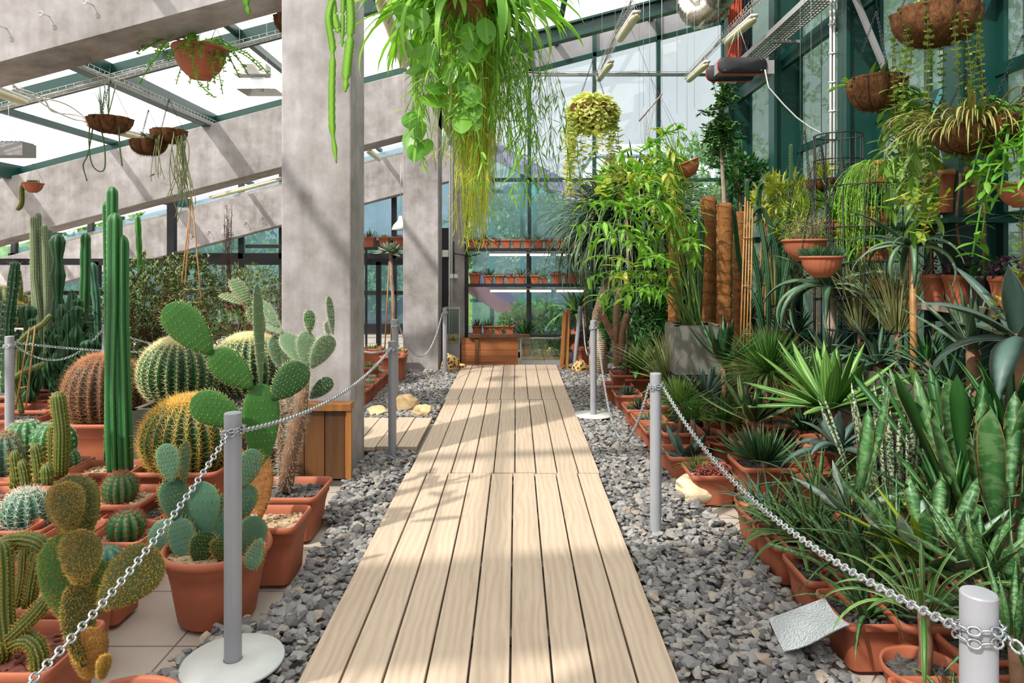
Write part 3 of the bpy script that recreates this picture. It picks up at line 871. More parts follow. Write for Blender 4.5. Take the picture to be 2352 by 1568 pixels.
def barrel(b, sp, c, r, h, ribs=26, ns=20, k=6, slen=.035, srad=.0011, depth=.16, crown=None, curve=.25, woolly=0):
    c = np.asarray(c, float)
    th = np.linspace(.03, PI * .93, 26)
    rows = []
    a = np.arange(ribs * 4) / (ribs * 4) * 2 * PI
    for t in th:
        dd = depth * min(1, math.sin(t) * 1.6)
        cr = ribcross(ribs, dd)
        rad = r * math.sin(t) ** .85 * cr; z = h * math.cos(t)
        if t < .5: z -= h * .05 * (1 - t / .5)
        rows.append(np.stack([c[0] + rad * np.cos(a), c[1] + rad * np.sin(a), np.full(len(a), c[2] + z)], 1))
    rows = rows[::-1]
    lf = np.zeros((len(rows), len(a), 3)); lf[..., 0] = np.tile([1, .5, 0, .5], ribs)[None]; lf[..., 1] = np.linspace(0, 1, len(rows))[:, None]
    b.grid(np.array(rows), True, True, True, lf=lf)
    bs, ds, ll = [], [], []
    for i in range(ribs):
        ph = 2 * PI * i / ribs
        for j in range(ns):
            t = .12 + (PI * .8 - .12) * ((j + .5) / ns) ** 1.0
            o_ = A(math.sin(t) * math.cos(ph), math.sin(t) * math.sin(ph), math.cos(t) * r / h)
            o_ /= np.linalg.norm(o_)
            p = c + A(r * math.sin(t) ** .85 * math.cos(ph), r * math.sin(t) ** .85 * math.sin(ph), h * math.cos(t))
            mer = A(math.cos(t) * math.cos(ph), math.cos(t) * math.sin(ph), -math.sin(t)); az_ = A(-math.sin(ph), math.cos(ph), 0)
            for q in range(k):
                an = 2 * PI * q / k + rnd.uniform(-.3, .3)
                lift = .55 if q else 1.2
                ds.append(o_ * lift + (mer * math.cos(an) + az_ * math.sin(an)) * (1 if q else .3) + A(0, 0, .0)); bs.append(p); ll.append(slen * rnd.uniform(.7, 1.15))
    if woolly:
        for _ in range(woolly):
            t = abs(rnd.gauss(0, .30)); ph = rnd.uniform(0, 2 * PI)
            o_ = A(math.sin(t) * math.cos(ph), math.sin(t) * math.sin(ph), math.cos(t))
            bs.append(c + A(r * math.sin(t) ** .85 * math.cos(ph), r * math.sin(t) ** .85 * math.sin(ph), h * math.cos(t) * .97)); ds.append(o_ + (nr.rand(3) - .5) * 1.1); ll.append(slen * rnd.uniform(.5, .95))
    sp.cones(np.array(bs), np.array(ds), np.array(ll), srad)
def pad(b, sp, ar, base, tip, width, yaw=0.0, th=.10, rows_=9, cols_=6, k=2, slen=.012, srad=.0009, hair=0, dots=True, bend=0.0):
    base = np.asarray(base, float); tip = np.asarray(tip, float)
    d = tip - base; L = np.linalg.norm(d); d /= L
    view = A(0, -1, 0); n = view - d * (view @ d); n /= np.linalg.norm(n)
    s = np.cross(d, n)
    n, s = n * math.cos(yaw) + s * math.sin(yaw), s * math.cos(yaw) - n * math.sin(yaw)
    t = np.concatenate([np.linspace(0, .9, 12, endpoint=False), np.linspace(.9, 1, 5)])
    wf = lambda t: np.interp(t, [0, .03, .12, .3, .5, .68, .82, .92, .97, 1], [.14, .2, .42, .76, .95, 1, .9, .66, .42, .04]) * width / 2
    tf = lambda t: np.interp(t, [0, .1, .4, .8, 1], [.5, .75, 1, .8, .1]) * th * width / 2 * 1.6
    a = np.arange(20) / 20 * 2 * PI
    sup = lambda c: np.sign(c) * np.abs(c) ** .8
    R = []
    for q in t:
        R.append(base + d * q * L + np.outer(sup(np.cos(a)), s) * wf(q) + np.outer(np.sin(a), n) * tf(q) + n * bend * L * q * q)
    lf = np.zeros((len(t), 20, 3)); lf[..., 0] = np.abs(np.cos(a))[None] ** 6 * .9; lf[..., 1] = t[:, None]; lf[..., 2] = rnd.random()
    b.grid(np.array(R), True, True, True, lf=lf)
    bs, ds, dp = [], [], []
    for i in range(rows_):
        q = .1 + .84 * (i + .5) / rows_
        for j in range(-cols_, cols_ + 1):
            x = (j + (.5 if i % 2 else 0)) / cols_
            if abs(x) > 1: continue
            for sg in (1, -1):
                hh = math.sqrt(max(0, 1 - abs(x) ** 2.5))
                p = base + d * q * L + s * x * wf(q) + n * sg * hh * tf(q) + n * bend * L * q * q
                nn = n * sg * (1 if abs(x) < .85 else .3) + s * x * .5
                dp.append(p)
                for _ in range(k):
                    bs.append(p); ds.append(nn + (nr.rand(3) - .5) * 1.2)
    for i in range(rows_ * 2):        # the rim
        q = .1 + .88 * (i + .5) / rows_ / 2
        for sg in (1, -1):
            p = base + d * q * L + s * sg * wf(q) + n * bend * L * q * q; dp.append(p)
            for _ in range(k + 1):
                bs.append(p); ds.append(s * sg * (1 - q * .6) + d * q * q + (nr.rand(3) - .5) * .9)
    if hair:
        for _ in range(hair):
            q = rnd.uniform(.03, 1); x = rnd.uniform(-1, 1); sg = rnd.choice((1, -1))
            hh = math.sqrt(max(0, 1 - abs(x) ** 2.5))
            bs.append(base + d * q * L + s * x * wf(q) + n * sg * hh * tf(q) + n * bend * L * q * q); ds.append(n * sg * hh + s * x + (nr.rand(3) - .5) * 1.4)
    if sp is not None: sp.cones(np.array(bs), np.array(ds), slen * (.6 + .8 * nr.rand(len(bs))), srad)
    if ar is not None and dots:
        dp = np.array(dp); stones(ar, dp, .0035, .8)
# ---------------- left bed ----------------
PAD_MATS = {
 'green': m_cactus('pad_green', '2f5f22', '41702c'), 'glauc': m_cactus('pad_blue_green', '436a55', '6c8c66'),
 'olive': m_cactus('pad_olive', '36421a', '5c5a22'), 'grey': m_cactus('pad_grey_green', '5f7a58', '8a9c78'), 'dark': m_cactus('pad_dark', '244c26', '365f34'),
 'woody': m_simple('corky_pad', '93602f', .8, 0, .35, 25, .5)}
def Xat(x, Z): return (x - CX) / F * Z

# --- posts, plates and chains ---
def post(x, Z, h, label, r=.0305, lean=0.0, plate=True, pz=.05):
    X = Xat(x, Z)
    o = thing('barrier_post', label, 'post', (X, Z, 0), group='grey barrier posts along the walk')
    b = MB(); b.lathe([(r, 0), (r, h - .003), (r - .002, h), (r * .4, h)], 72, cap0=True, cap1=True)
    p = b.build('pole', M['post'], o, smooth=False)
    if lean: o.rotation_euler = (0, lean, 0)
    if plate:
        c = MB(); c.lathe([(.175, 0), (.18, .004), (.176, .012), (r + .002, .014)], 48, c=(0, 0, pz)); c.build('base_plate', M['base_white'], o)
    w = MB()
    for dz in (-.008, .004):
        an = np.linspace(0, 2 * PI, 24); pts = np.stack([(r + .006) * np.cos(an), (r + .006) * np.sin(an), h - .065 + dz + .008 * np.sin(an + rnd.random() * 3)], 1)
        link_chain(w, pts, .026, .0026, 4)
    w.build('chain_loop', M['chain'], o)
    return (X, Z, h - .065)
pL0 = post(535, 2.47, .955, 'grey post rising from a white disc left of the walk in front')
pL1 = post(901, 5.17, .90, 'grey post on the left between the pillar and the small side deck', plate=False)
pL2 = post(908, 6.75, .93, 'grey post behind the side deck post, next to the second pillar', plate=False)
pL3 = post(1022, 8.9, .90, 'thin grey post before the porous rock at the far end, left', plate=False)
pR3 = post(1318, 9.4, .895, 'leaning grey post at the far right end of the walk', lean=.105, plate=False)
pR2 = post(1363, 6.45, .945, 'grey post on a white disc right of the walk')
pR1 = post(1506, 3.68, .90, 'grey post standing in slate gravel right of the walk, near the cream rock', plate=False)
pR0 = post(2248, 1.25, .895, 'large grey post in the bottom right corner')
pL4 = post(22, 5.1, .945, 'grey post at the far left edge among the cacti', plate=False)
pL5 = post(243, 6.0, .95, 'grey post half hidden behind the tall green column cactus', plate=False)
def chain(a, c, sag, label, link=.028, w=.0030, dx=0.0):
    a = A(*a); c = A(*c)
    o = thing('barrier_chain', label, 'chain', tuple((a + c) / 2), group='steel chains between the posts')
    b = MB(); link_chain(b, catenary(a, c, sag, 60), link, w)
    wbuild(b, 'links', M['chain'], o)
off = .036
chain((pL0[0], pL0[1] - off, pL0[2]), (-1.02, -.3, .90), .30, 'steel chain running from the foreground left post toward the bottom left corner')
chain((pL0[0] + off, pL0[1], pL0[2]), (pL1[0], pL1[1] - off, pL1[2] + .02), .10, 'steel chain swinging up from the foreground left post past the pillar')
chain((pL1[0] - .02, pL1[1] + off, pL1[2]), (-2.1, 7.6, .86), .15, 'steel chain going back left behind the big pillar from the side deck post')
chain((pL2[0] + off, pL2[1], pL2[2]), (pL3[0] - .03, pL3[1] - off, pL3[2]), .42, 'deeply sagging steel chain in front of the second pillar', .03, .0032)
chain((pR3[0] + .12, pR3[1], pR3[2]), (pR2[0], pR2[1] + off, pR2[2]), .42, 'sagging steel chain from the leaning post to the disc-based right post', .032, .0034)
chain((pR2[0] + off, pR2[1], pR2[2]), (pR1[0] - off, pR1[1], pR1[2]), .62, 'slack steel chain drooping nearly to the gravel on the right')
chain((pR1[0] + off, pR1[1], pR1[2]), (pR0[0] - off, pR0[1], pR0[2] - .0), .14, 'steel chain crossing above the right gravel to the corner post')
chain((pR0[0] + off, pR0[1] - .01, pR0[2]), (1.25, -.3, .86), .2, 'short end of steel chain right of the corner post')
chain((pL4[0] + off, pL4[1], pL4[2]), (pL5[0] - off, pL5[1], pL5[2] + .01), .18, 'steel chain hanging before the dark lumpy cacti at far left')
chain((pL4[0] + off, pL4[1] + .03, pL4[2] + .01), (-2.9, 6.9, .62), .05, 'steel chain stretched behind the orange barrel cactus', .03, .003)
chain((pL5[0] + off, pL5[1], pL5[2]), (-2.45, 6.4, .60), .05, 'steel chain running down behind the jade shrubs', .03, .003)

# --- planters ---
def steel_planter(name, label, x0, x1, y0, y1, h, mat='steel', soil='dark', z=0.0):
    o = thing(name, label, 'planter', ((x0 + x1) / 2, (y0 + y1) / 2, z))
    w, d = x1 - x0, y1 - y0; b = MB(); t = .012
    for s in (1, -1):
        b.box((s * (w / 2 - t / 2), 0, h / 2), (t, d, h)); b.box((0, s * (d / 2 - t / 2), h / 2), (w - 2 * t, t, h))
        b.box((s * (w / 2 - .02), 0, h + .002), (.04, d, .006)); b.box((0, s * (d / 2 - .02), h + .002), (w, .04, .006))
    b.box((0, 0, .01), (w - .03, d - .03, .02)); b.build('planter_box', M[mat], o, smooth=False)
    s_ = MB(); s_.box((0, 0, h - .06), (w - .03, d - .03, .05)); n = 200
    stones(s_, np.stack([(nr.rand(n) - .5) * w * .9, (nr.rand(n) - .5) * d * .9, h - .03 + nr.rand(n) * .01], 1), .012)
    s_.build('soil', soil_mat(soil), o, smooth=False)
    return o
steel_planter('steel_planter', 'brushed steel planter box holding the two barrel cacti beside the big pillar', -2.52, -1.68, 4.46, 5.6, .53)

def barrel_thing(name, label, x, y, Z, r, h, skin, spine, z=None, pot=None, soil='dark', ribs=26, ns=20, k=6, slen=.035, srad=.0015, group=None, woolly=0, cat='cactus', depth=.16, kind='barrel', pot_h=.3, wl=None, floor=0.0):
    X = Xat(x, Z)
    o = thing(name, label, cat, (X, Z, floor), group=group)
    if pot:
        if kind == 'round': zt_ = round_pot(o, pot[0] / 2, pot_h, soil)
        else: zt_ = rect_pot(o, pot[0], pot[1], pot_h, soil)
        cz = zt_ + h * .78
    else:
        cz = z
    b, sp = MB(), MB()
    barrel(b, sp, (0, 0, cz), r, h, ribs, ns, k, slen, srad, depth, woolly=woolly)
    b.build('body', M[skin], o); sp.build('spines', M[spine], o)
    return o
barrel_thing('barrel_cactus', 'golden barrel cactus with dense gold spines in the pot behind the foreground post', 438, 0, 4.12, .272, .235, 'cac_barrel', 'spine_gold', pot=(.50, .46), ribs=26, ns=20, k=7, slen=.055, srad=.0019, woolly=1500)
barrel_thing('barrel_cactus', 'large pale-crowned barrel cactus on the left of the steel planter', 415, 0, 4.95, .278, .245, 'cac_barrel', 'spine_pale', z=.19, ribs=26, ns=20, k=6, slen=.045, woolly=4200, floor=.51, srad=.0017)
barrel_thing('barrel_cactus', 'large barrel cactus nearest the pillar on the steel planter', 575, 0, 5.22, .275, .245, 'cac_barrel', 'spine_pale', z=.19, ribs=26, ns=20, k=6, slen=.042, woolly=3600, floor=.51, srad=.0017)
barrel_thing('barrel_cactus', 'brown-orange barrel cactus in the big square pot behind the tall column cactus', 240, 0, 4.95, .255, .27, 'cac_brown', 'spine_orange', pot=(.5, .5), pot_h=.38, ribs=22, ns=20, k=8, slen=.06, srad=.0015, woolly=500)
barrel_thing('barrel_cactus', 'second orange-spined barrel cactus half hidden behind the column cactus', 318, 0, 5.75, .27, .3, 'cac_brown', 'spine_red', z=.34, ribs=20, ns=14, k=6, slen=.05)
SB = 'small round cacti in terracotta pots'
barrel_thing('potted_ball_cactus', 'small ball cactus with reddish spines in the pot below the column cactus', 276, 0, 3.62, .088, .085, 'cac_green', 'spine_red', pot=(.36, .32), pot_h=.27, soil='tan', ribs=14, ns=9, k=6, slen=.03, group=SB)
barrel_thing('potted_ball_cactus', 'small ball cactus with brown spines below the reddish one', 290, 0, 3.2, .085, .075, 'cac_green', 'spine_red', pot=(.26, .26), pot_h=.24, soil='tan', ribs=12, ns=8, k=6, slen=.028, group=SB)
barrel_thing('potted_ball_cactus', 'flat spineless-looking green ball cactus in dark soil', 243, 0, 2.9, .075, .05, 'cac_blue', 'spine_brown', pot=(.24, .22), pot_h=.24, soil='red', ribs=10, ns=5, k=3, slen=.012, group=SB)
barrel_thing('potted_ball_cactus', 'blue-green ball cactus with long pale spines at lower left', 60, 0, 3.35, .105, .10, 'cac_blue', 'spine_white', pot=(.34, .30), pot_h=.24, ribs=14, ns=8, k=7, slen=.045, group=SB)
barrel_thing('potted_ball_cactus', 'orange-spined round cactus cut by the left edge of the picture', 8, 0, 4.0, .13, .15, 'cac_blue', 'spine_orange', pot=(.36, .34), pot_h=.27, ribs=16, ns=9, k=7, slen=.045, group=SB)
# cluster of green balls
o = thing('clustered_cactus', 'cluster of dark green ball cacti with white star spines', 'cactus', (Xat(96, 4.12), 4.12, 0))
rect_pot(o, .44, .36, .28)
b, sp = MB(), MB()
for (dx, dz, r) in ((-.09, .42, .12), (.07, .40, .13), (0, .30, .1), (.15, .30, .07)):
    barrel(b, sp, (dx, rnd.uniform(-.04, .04), dz), r, r * 1.05, 13, 9, 7, .02, .001)
b.build('body', M['cac_green'], o); sp.build('spines', M['spine_white'], o)

def col_thing(name, label, stems, Z, skin='cac_green', spine='spine_pale', pot=None, group=None, ribs=8, depth=.3, ns=2, slen=.012, lump=0.0, cat='cactus', zb=0.0, step=.03, pz=None, soil='dark', srad=.0009):
    """stems: list of ((x, y) pixel path at Z, radius in pixels, dZ)"""
    x0, y0 = stems[0][0][0]
    o = thing(name, label, cat, (Xat(x0, Z), Z, 0), group=group)
    if pot:
        if len(pot) == 2: round_pot(o, pot[0], pot[1], soil)
        else: rect_pot(o, pot[0], pot[1], pot[2], soil)
    sp = MB()
    for st in stems:
        b = MB(); pts, rp = st[0], st[1]; dz = st[2] if len(st) > 2 else 0
        pp = [np.array(W(x, y, Z + dz)) for x, y in pts]
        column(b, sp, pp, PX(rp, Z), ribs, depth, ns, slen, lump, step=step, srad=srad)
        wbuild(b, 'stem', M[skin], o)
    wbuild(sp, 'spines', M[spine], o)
    return o
col_thing('ribbed_cactus', 'tall dark green column cactus with several ribbed stems rising above its neighbours',
    [([(262, 1085), (264, 800), (258, 600), (258, 428)], 14, .10), ([(250, 1085), (252, 850), (250, 650), (246, 462)], 12, .16),
     ([(262, 1085), (258, 900), (263, 700), (264, 488)], 18, -.02), ([(290, 1080), (284, 900), (279, 740), (279, 538)], 18, .0)], 4.12, 'cac_green', 'spine_pale', pot=(.42, .28, .27), ribs=6, depth=.30, ns=1, slen=.008, step=.04, soil='tan')
col_thing('ribbed_cactus', 'furry gold column cactus standing alone in a pot at lower left', [([(140, 1090), (143, 990), (131, 898)], 16), ([(122, 1080), (120, 1010), (124, 970)], 10, .05)], 3.85, 'cac_olive', 'spine_gold', pot=None, ribs=14, depth=.12, ns=3, slen=.016, step=.02)
col_thing('ribbed_cactus', 'clump of short spiny column cacti left of the furry gold column', [([(42, 1110), (36, 1070), (32, 1035)], 11), ([(62, 1120), (56, 1080), (48, 1055)], 12), ([(92, 1110), (88, 1060), (80, 1018)], 12), ([(110, 1110), (108, 1080), (105, 1064)], 13, -.05), ([(30, 1120), (34, 1100), (30, 1080)], 9)], 3.6, 'cac_olive', 'spine_gold', pot=(.42, .3, .27), ribs=12, depth=.16, ns=3, slen=.018, step=.022)
# background cacti
col_thing('ribbed_cactus', 'slender silvery column cacti with pale edges at upper left', [([(95, 900), (92, 740), (80, 640), (77, 495)], 7), ([(98, 900), (96, 740), (90, 600), (87, 487)], 7, .1), ([(100, 900), (104, 760), (97, 520)], 7, .05), ([(104, 900), (108, 700), (102, 514)], 6), ([(120, 900), (116, 700), (113, 524)], 6, .1), ([(84, 760), (76, 640), (75, 530)], 6)], 6.6, 'cac_grey', 'spine_white', ribs=10, depth=.15, ns=1, slen=.02, step=.035, pot=(.36, .36, .3))
col_thing('ribbed_cactus', 'dark knobbly column cactus behind the silvery clump', [([(140, 900), (134, 760), (134, 640), (133, 536)], 14)], 6.4, 'cac_dark', 'spine_brown', ribs=5, depth=.45, ns=2, lump=.22, slen=.01, pot=(.36, .36, .3))
col_thing('ribbed_cactus', 'upright ribbed column cactus with orange spines in front of the black frame', [([(196, 900), (192, 760), (196, 640), (197, 534)], 12)], 7.2, 'cac_green', 'spine_orange', ribs=6, depth=.35, ns=3, slen=.014, lump=.05, pot=(.36, .36, .3))
col_thing('ribbed_cactus', 'short bluish column cactus right of the orange-spined one', [([(228, 900), (222, 690), (211, 602)], 9), ([(226, 760), (222, 700), (216, 640)], 8)], 7.4, 'cac_blue', 'spine_white', ribs=7, depth=.3, ns=1, lump=.1, pot=(.3, .3, .3))
col_thing('ribbed_cactus', 'thin bright green column cactus against the rear concrete beam', [([(322, 900), (322, 620), (316, 495)], 7), ([(326, 900), (325, 640), (324, 595)], 9, .1)], 8.2, 'cac_bright', 'spine_brown', ribs=4, depth=.4, ns=1, lump=.08, pot=(.34, .34, .3))
col_thing('ribbed_cactus', 'very spiny dark cactus leaning at the left edge', [([(15, 900), (20, 740), (30, 660), (36, 600)], 11), ([(14, 900), (8, 780), (12, 690)], 10, .1)], 5.9, 'cac_dark', 'spine_white', ribs=8, depth=.3, ns=3, slen=.05, step=.05, lump=.1, pot=(.34, .34, .3))
def monster(label, x, Z, w, ytop, ybot, n, seed, skin='cac_dark', pot=None):
    r = random.Random(seed)
    st = [([(x, ybot), (x + 3, (ybot + ytop) / 2), (x, ytop)], 15)]
    for k in range(n):
        dx = r.uniform(-w, w); t = ytop + (abs(dx) / w) ** 1.2 * (ybot - ytop) * .35 + r.uniform(0, .35) * (ybot - ytop)
        st.append(([(x + dx * .35, ybot), (x + dx * .8, (t + ybot) / 2 + 20), (x + dx, t)], r.uniform(5, 11), r.uniform(-.3, .3)))
    return col_thing('monstrose_cactus', label, st, Z, skin, 'spine_brown', ribs=6, depth=.5, ns=1, slen=.012, lump=.42, pot=pot)
monster('massive clump of dark lumpy monstrose cactus filling the rear of the left bed', 165, 6.2, 62, 665, 920, 64, 3, pot=(.5, .5, .3))
monster('smaller lumpy dark green cactus clump at its left', 62, 6.0, 30, 700, 920, 22, 5, pot=(.42, .4, .3))
monster('low dark crested cactus clump behind the brown-orange barrel', 200, 5.75, 40, 780, 960, 34, 8, pot=(.5, .4, .3))
for i, (x, y, Z, r, sk, spn, lb) in enumerate([(5, 700, 7.6, .22, 'cac_olive', 'spine_gold', 'yellow-spined barrel cactus at the left edge on the rear shelf'), (36, 722, 7.4, .13, 'cac_barrel', 'spine_gold', 'striped round cactus on the rear shelf near the left edge'),
        (36, 690, 7.9, .12, 'cac_barrel', 'spine_pale', 'smaller pale round cactus behind the striped one'), (78, 700, 8.2, .12, 'cac_grey', 'spine_orange', 'pinkish woolly round cactus on the rear shelf')]):
    barrel_thing('barrel_cactus', lb, x, y, Z, r, r, sk, spn, z=W(x, y, Z).z, ribs=16, ns=9, k=5, slen=.03)
b = MB(); b.box((-7.0, 8.0, .64), (3.6, 1.4, .04))
for x in (-8.7, -5.3): b.box((x, 7.4, .31), (.05, .05, .62)); b.box((x, 8.6, .31), (.05, .05, .62))
tag(b.build('staging_bench', M['wood_pale'], smooth=False), 'weathered staging bench under the round cacti at far left', 'bench')
col_thing('ribbed_cactus', 'fuzzy yellow upright cactus behind the spiny leaning one', [([(40, 720), (44, 660), (38, 616)], 8)], 7.5, 'cac_olive', 'spine_gold', ribs=12, depth=.1, ns=2, slen=.02)
# curved pale stems tied to bamboo ladders
o = thing('climbing_cactus', 'pale snaking cactus stems tied to a small bamboo ladder at far left', 'cactus', (Xat(50, 5.35), 5.35, 0))
rect_pot(o, .36, .34, .3)
b, sp = MB(), MB()
for pts in ([(30, 800), (70, 760), (100, 745), (117, 722)], [(30, 870), (60, 848), (90, 843), (102, 832)]):
    pp = np.array([W(x, y, 5.3) for x, y in pts]); column(b, sp, pp, .022, 8, .15, 1, .012)
for x in (16, 30):
    column(b, sp, np.array([W(50, 950, 5.35), W(40, 900, 5.35), W(x + 14, 800 + (x == 16) * 70, 5.3)]), .022, 8, .15, 1, .012)
wbuild(b, 'stem', M['cac_olive'], o); wbuild(sp, 'spines', M['spine_white'], o)
l = MB()
for (a, c) in (((36, 938), (68, 752)), ((60, 932), (81, 747))): l.tube([W(*a, 5.25), W(*c, 5.25)], .006, 6)
for y in (790, 810, 850, 890): l.tube([W(68 - (y - 752) * .17, y, 5.25), W(82 - (y - 747) * .11, y - 3, 5.25)], .004, 6)
wbuild(l, 'bamboo_ladder', M['bamboo'], o)

# --- prickly pears ---
def opuntia(name, label, x, Z, pads, mat='green', spine='spine_pale', pot=None, soil='tan', hair=0, slen=.012, k=2, trunk=None, th=.10, areole=True, rows_=9, cols_=5, srad=.0009, extra=None):
    o = thing(name, label, 'cactus', (Xat(x, Z), Z, 0))
    if pot:
        if pot[0] == 'round': round_pot(o, pot[1], pot[2], soil)
        else: rect_pot(o, pot[1], pot[2], pot[3], soil, x=pot[4] if len(pot) > 4 else 0)
    sp, ar = MB(), MB()
    for p in pads:
        (x0, y0), (x1, y1), wpx = p[:3]; yaw = p[3] if len(p) > 3 else 0; dz0 = p[4] if len(p) > 4 else 0; dz1 = p[5] if len(p) > 5 else dz0; mm = p[6] if len(p) > 6 else mat
        b = MB()
        pad(b, sp, ar if areole else None, W(x0, y0, Z + dz0), W(x1, y1, Z + dz1), PX(wpx, Z) / max(.65, abs(math.cos(yaw))), yaw, th, rows_, cols_, k, slen, srad, hair)
        wbuild(b, 'pad', PAD_MATS[mm], o)
    if trunk:
        b = MB()
        for (pts, rr, mm) in trunk:
            b.tube(np.array([W(a[0], a[1], Z + (a[2] if len(a) > 2 else 0)) for a in pts]), [PX(q, Z) for q in rr], 12)
            if hair:
                for a, c, q in zip(pts[:-1], pts[1:], rr):
                    n_ = 420
                    t = nr.rand(n_)[:, None]; P_ = np.array(W(a[0], a[1], Z)) * (1 - t) + np.array(W(c[0], c[1], Z)) * t
                    an = nr.rand(n_) * 2 * PI; dr = np.stack([np.cos(an), np.sin(an), (nr.rand(n_) - .7)], 1)
                    sp.cones(P_ + dr * A(1, 1, 0) * PX(q, Z) * .9, dr, .035 * (.4 + nr.rand(n_)), .0008)
        wbuild(b, 'trunk', M['stem_brown'], o)
    wbuild(sp, 'spines', M[spine], o)
    if areole: wbuild(ar, 'areoles', M['areole'], o)
    return o
# blue-green one in the round pot
opuntia('potted_prickly_pear', 'blue-green prickly pear with orange glochids in the round pot beside the foreground post', 500, 2.92, [
    ((432, 1300), (408, 1190), 52, .5, -.05, 0), ((440, 1300), (470, 1105), 92, .15, .05, .05), ((405, 1195), (392, 1095), 44, .9, 0, 0), ((395, 1110), (380, 1018), 54, .1, -.02, -.02),
    ((424, 1110), (424, 1016), 22, 1.2, .02, .02), ((400, 1185), (345, 1275), 2, 0, 0, 0) if False else ((420, 1270), (352, 1205), 72, .2, .04, .06), ((455, 1300), (475, 1220), 50, .4, -.08, -.1, 'dark'),
    ((480, 1300), (525, 1140), 74, .3, .06, .08), ((505, 1300), (545, 1120), 80, .3, .1, .1), ((560, 1280), (592, 1185), 64, .1, -.04, -.06), ((565, 1240), (575, 1305), 2, 0) if False else ((600, 1235), (572, 1308), 42, .4, -.16, -.2),
    ((505, 1290), (510, 1235), 42, .2, -.1, -.12, 'dark'), ((560, 1120), (583, 1030), 50, .35, .0, .0), ((550, 1200), (560, 1110), 60, .5, .02, .02)],
    'glauc', 'spine_gold', ('round', .212, .30), k=1, slen=.016, rows_=8, cols_=4)
# tall green one
opuntia('potted_prickly_pear', 'tall glossy green prickly pear with huge oval pads in the second pot from the foreground', 608, 3.28, [
    ((598, 1190), (600, 1040), 54, .2, 0, 0, 'woody'), ((600, 1075), (600, 880), 78, .3, 0, 0), ((580, 892), (487, 806), 72, .05, -.03, -.08), ((487, 812), (382, 700), 84, .0, -.08, -.14),
    ((558, 970), (440, 915), 76, .1, -.1, -.16), ((600, 890), (590, 650), 30, 1.4, .02, .02, 'grey'), ((626, 918), (700, 836), 68, .15, -.04, -.08, 'dark'), ((605, 765), (578, 700), 26, 1.0, .04, .05, 'grey'), ((572, 700), (535, 640), 24, .9, .05, .08, 'grey'), ((575, 700), (505, 675), 18, 1.1, .05, .1, 'grey')],
    'green', 'spine_pale', ('rect', .36, .30, .28), k=1, slen=.014, rows_=9, cols_=4)
# hairy one by the pillar
opuntia('potted_prickly_pear', 'shaggy-haired prickly pear with pads in front of the big pillar', 668, 3.8, [
    ((705, 845), (702, 760), 44, .2, 0, 0, 'grey'), ((712, 765), (710, 712), 24, .3, 0, 0, 'green'), ((716, 845), (760, 770), 44, .5, 0, 0, 'grey'), ((765, 768), (755, 680), 16, 1.1, 0, .02, 'grey'), ((755, 770), (752, 738), 14, .6, .02, .02, 'grey'),
    ((712, 915), (762, 870), 36, .3, .04, .06, 'dark'), ((705, 840), (650, 765), 36, .8, .02, .06, 'grey'), ((650, 765), (602, 728), 30, .5, .06, .1, 'grey'), ((640, 750), (596, 690), 22, .9, .07, .12, 'grey'), ((650, 850), (630, 770), 34, .8, .1, .1, 'grey'), ((672, 850), (648, 790), 26, .7, .12, .12, 'grey')],
    'grey', 'spine_white', ('rect', .37, .36, .25), soil='dark', hair=260, slen=.016, k=1, rows_=7, cols_=4, areole=False,
    trunk=[([(655, 1125), (668, 1040), (690, 940), (704, 845)], [17, 19, 17, 9], 0), ([(650, 1100), (645, 1000), (640, 920)], [9, 9, 7], 0), ([(672, 1020), (668, 930), (655, 890)], [9, 8, 6], 0)], srad=.0007)
# foreground fuzzy one
opuntia('potted_prickly_pear', 'fuzzy olive prickly pear with round backlit pads in the bottom left foreground', 205, 2.0, [
    ((190, 1250), (155, 1092), 128, .1, .12, .14, 'olive'), ((158, 1225), (150, 1106), 78, .1, .04, .04, 'olive'), ((180, 1345), (188, 1215), 92, .1, -.02, -.03, 'olive'), ((155, 1430), (140, 1225), 92, .5, .04, .05, 'green'), ((205, 1430), (212, 1280), 88, .3, .06, .06, 'green'),
    ((228, 1398), (362, 1262), 116, .05, .0, .0, 'olive'), ((190, 1530), (176, 1330), 50, 1.0, .0, .0, 'olive'), ((205, 1560), (205, 1440), 70, .4, .03, .0, 'woody'), ((232, 1560), (243, 1503), 22, .5, -.02, -.02, 'grey')],
    'olive', 'spine_gold', None, hair=2200, slen=.009, srad=.0005, k=1, rows_=9, cols_=5, th=.12, areole=True)
o = thing('terracotta_pot', 'wide terracotta bowl with a dark stone cut by the bottom edge at left', 'pot', (Xat(262, 1.86), 1.86, 0)); round_pot(o, .175, .27)
s_ = MB(); stones(s_, [(.03, .02, .262)], .035, .6); tag(s_.build('stone', M['gravel'], o, smooth=False))
